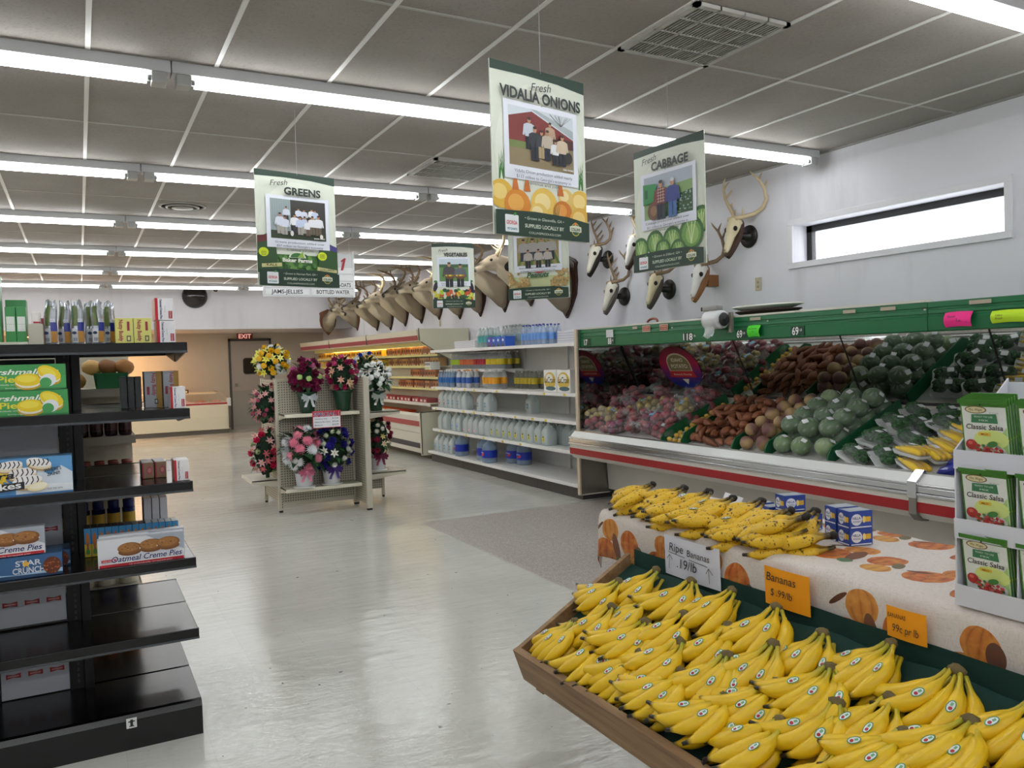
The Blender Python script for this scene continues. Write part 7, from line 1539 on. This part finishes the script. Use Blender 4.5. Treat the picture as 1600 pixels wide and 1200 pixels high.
ks = [3, 1, 0, 2, 0, 1, 2, 0, 1, 2, 0]; zz = [2.52, 2.47, 2.45, 2.50, 2.52, 2.53, 2.50, 2.49, 2.52, 2.56, 2.42]
sc_ = [1.0, 1.05, 1.05, 1.1, 1.12, 1.08, 1.1, 1.08, 1.12, 1.15, 1.38]
nm = ['dark coated deer head, first on the right wall from the back corner', 'deer head on the right wall, second from the back corner', 'deer head on the right wall, third from the back corner', 'pale antlered deer head, fourth from the back corner', 'deer head on the right wall, fifth from the back corner', 'deer head on the right wall just left of the vegetables poster', 'deer head mostly hidden behind the vegetables poster', 'deer head whose plaque shows right under the vegetables poster', 'deer head just right of the vegetables poster', 'pale antlered deer head between the vegetables and peanuts posters', 'largest deer mount, plaque showing below the peanuts poster']
for k, y, z, s, l in zip(ks, ys, zz, sc_, nm): hang_deer(k, y, z, l, s)
hang_deer(3, 0, 0, 'dark deer head on a brown plaque hung on the back soffit', 1.0, -PI/2)
bpy.context.view_layer.update()
o = COL.objects[-1]
for ob in COL.objects:
    if ob.get('label') == 'dark deer head on a brown plaque hung on the back soffit': ob.location = (4.80, YS-.001, 2.44)
# ---------------------------------------------------------------- skull mounts
BONE = [K('#d8d3c4', .6, var=.12, vs=20), K('#cfc3a0', .6, var=.15, vs=20), K('#dcdad4', .6, var=.1, vs=20)]
def skull_mount(lb, y, z, bone, board, disc, seed, asz=1., block=False, spread=.55):
    T = thing('skull_mount', lb, 'skull', (PX, y, z), PI, 'antlered skulls above the produce case'); BD = K(board, .4, var=.1, vs=9); DC_ = K(disc, .45, var=.1, vs=9)
    m = MB()
    if block: m.box((0, -.05, -.055), (.13, .05, .055), BD, r=.006)
    else: m.lathe([(.10, 0), (.105, .008), (.10, .02), (.06, .026), (.035, .035), (.03, .11)], (0, 0, 0), DC_, 22, M=Matrix.Rotation(PI/2, 4, 'Y') @ Matrix.Scale(1, 4))
    m.build('wall_block' if block else 'wall_disc', T)
    # board slopes down and outward
    a = V(.10, 0, .13); b = V(.25, 0, -.20); d = (b-a).normalized(); n_ = V(-d.z, 0, d.x)*-1; n_ = V(.91, 0, .41)
    m = MB(); pts = []
    for i in range(20): t = 2*PI*i/20; yy_ = .082*math.sin(t)*(1-.35*max(0, math.cos(t))); ll = .5-.54*math.cos(t); pts.append(a+(b-a)*(1-ll)+V(0, yy_, 0))
    m.ext(pts, n_*.040, BD); m.build('board', T)
    m = MB(); c0 = a+(b-a)*.08+n_*.055
    rg = [(c0-d*.03, d, .036, .038), (c0, d, .062, .066), (c0+d*.05, d, .070, .072), (c0+d*.10, d, .062, .064), (c0+d*.15, d, .042, .050), (c0+d*.21, d, .033, .040), (c0+d*.27, d, .028, .030), (c0+d*.31, d, .020, .018)]
    vs = []; seg = 14; side = V(0, 1, 0); up = n_
    for c, dd_, rw, rh in rg:
        for j in range(seg): g = 2*PI*j/seg; vs.append(c+side*math.cos(g)*rw+up*math.sin(g)*rh)
    fs = [(i*seg+j, i*seg+(j+1) % seg, (i+1)*seg+(j+1) % seg, (i+1)*seg+j) for i in range(len(rg)-1) for j in range(seg)]+[tuple(reversed(range(seg))), tuple((len(rg)-1)*seg+j for j in range(seg))]
    m.add(vs, fs, bone, True)
    for s in (-1, 1): m.tube([c0+d*.07+V(0, s*.050, 0)+n_*.02, c0+d*.12+V(0, s*.052, 0), c0+d*.17+V(0, s*.030, 0)], .009, bone, 6)
    m.build('skull', T)
    for s in (-1, 1):
        MB().ell(c0+d*.09+V(0, s*.056, 0)+n_*.028, (.022, .014, .023), K('#1d1814', .8), 10, 7).build('eye_socket', T)
        ux = (n_*.8-d*.35).normalized(); uz = -d*.8+V(0, 0, .6); uz = (uz-ux*uz.dot(ux)).normalized(); sy = uz.cross(ux)
        Mt = Matrix.Translation(c0+V(0, s*.036, 0)+n_*.050) @ Matrix((ux, sy, uz)).transposed().to_4x4()
        antler(s, Mt, asz, [ANT, ANTL][seed % 2], 4, seed*3+s, spread).build('antler', T)
    MB().ell(c0+d*.295+n_*.012, (.012, .010, .014), K('#2a231d', .8), 8, 6).build('nasal_opening', T)
    return T
skull_mount('upper left antlered skull with black disc, right of the onions poster', 4.18, 2.62, BONE[0], '#1c1613', '#15110f', 2, .95)
skull_mount('upper skull partly behind the cabbage poster on a dark brown board', 3.45, 2.62, BONE[2], '#3a2519', '#1c1410', 3, 1.1)
skull_mount('lower left antlered skull on a grey board', 3.88, 2.17, BONE[0], '#57514a', '#1b1715', 4, 1.05)
skull_mount('lower middle antlered skull on a long grey brown board', 3.10, 2.18, BONE[1], '#4a423b', '#1b1715', 6, 1.05)
skull_mount('lower right white skull on a light wooden board and block', 2.42, 2.20, BONE[2], '#8a5c35', '#8a5c35', 8, 1.15, block=True)
skull_mount('yellowed skull with wide curved antlers right of the cabbage poster', 1.96, 2.56, BONE[1], '#3a231a', '#16110f', 5, 1.2, spread=.8)
for y, z in ((9.13, 2.14), (1.86, 2.12)):
    T = thing('wall_outlet', 'beige outlet plate on the wall %s' % ('right of the lowest skulls' if y < 5 else 'below the far deer heads'), 'outlet', (PX-.004, y, z-.06)); part(MB().box((XW-.008, y-.036, z-.06), (XW-.001, y+.036, z+.06), K('#b9ae94', .4), r=.003), 'plate', T)
    f = Flat((XW-.008, y+.036, z-.06), (0, -1, 0), (0, 0, 1))
    for dz in (.035, .075): f.ell(.036, dz, .014, .012, '#9a9078'); f.rect(.030, dz-.005, .032, dz+.005, '#3a352a'); f.rect(.040, dz-.005, .042, dz+.005, '#3a352a')
    fpart(f, T)
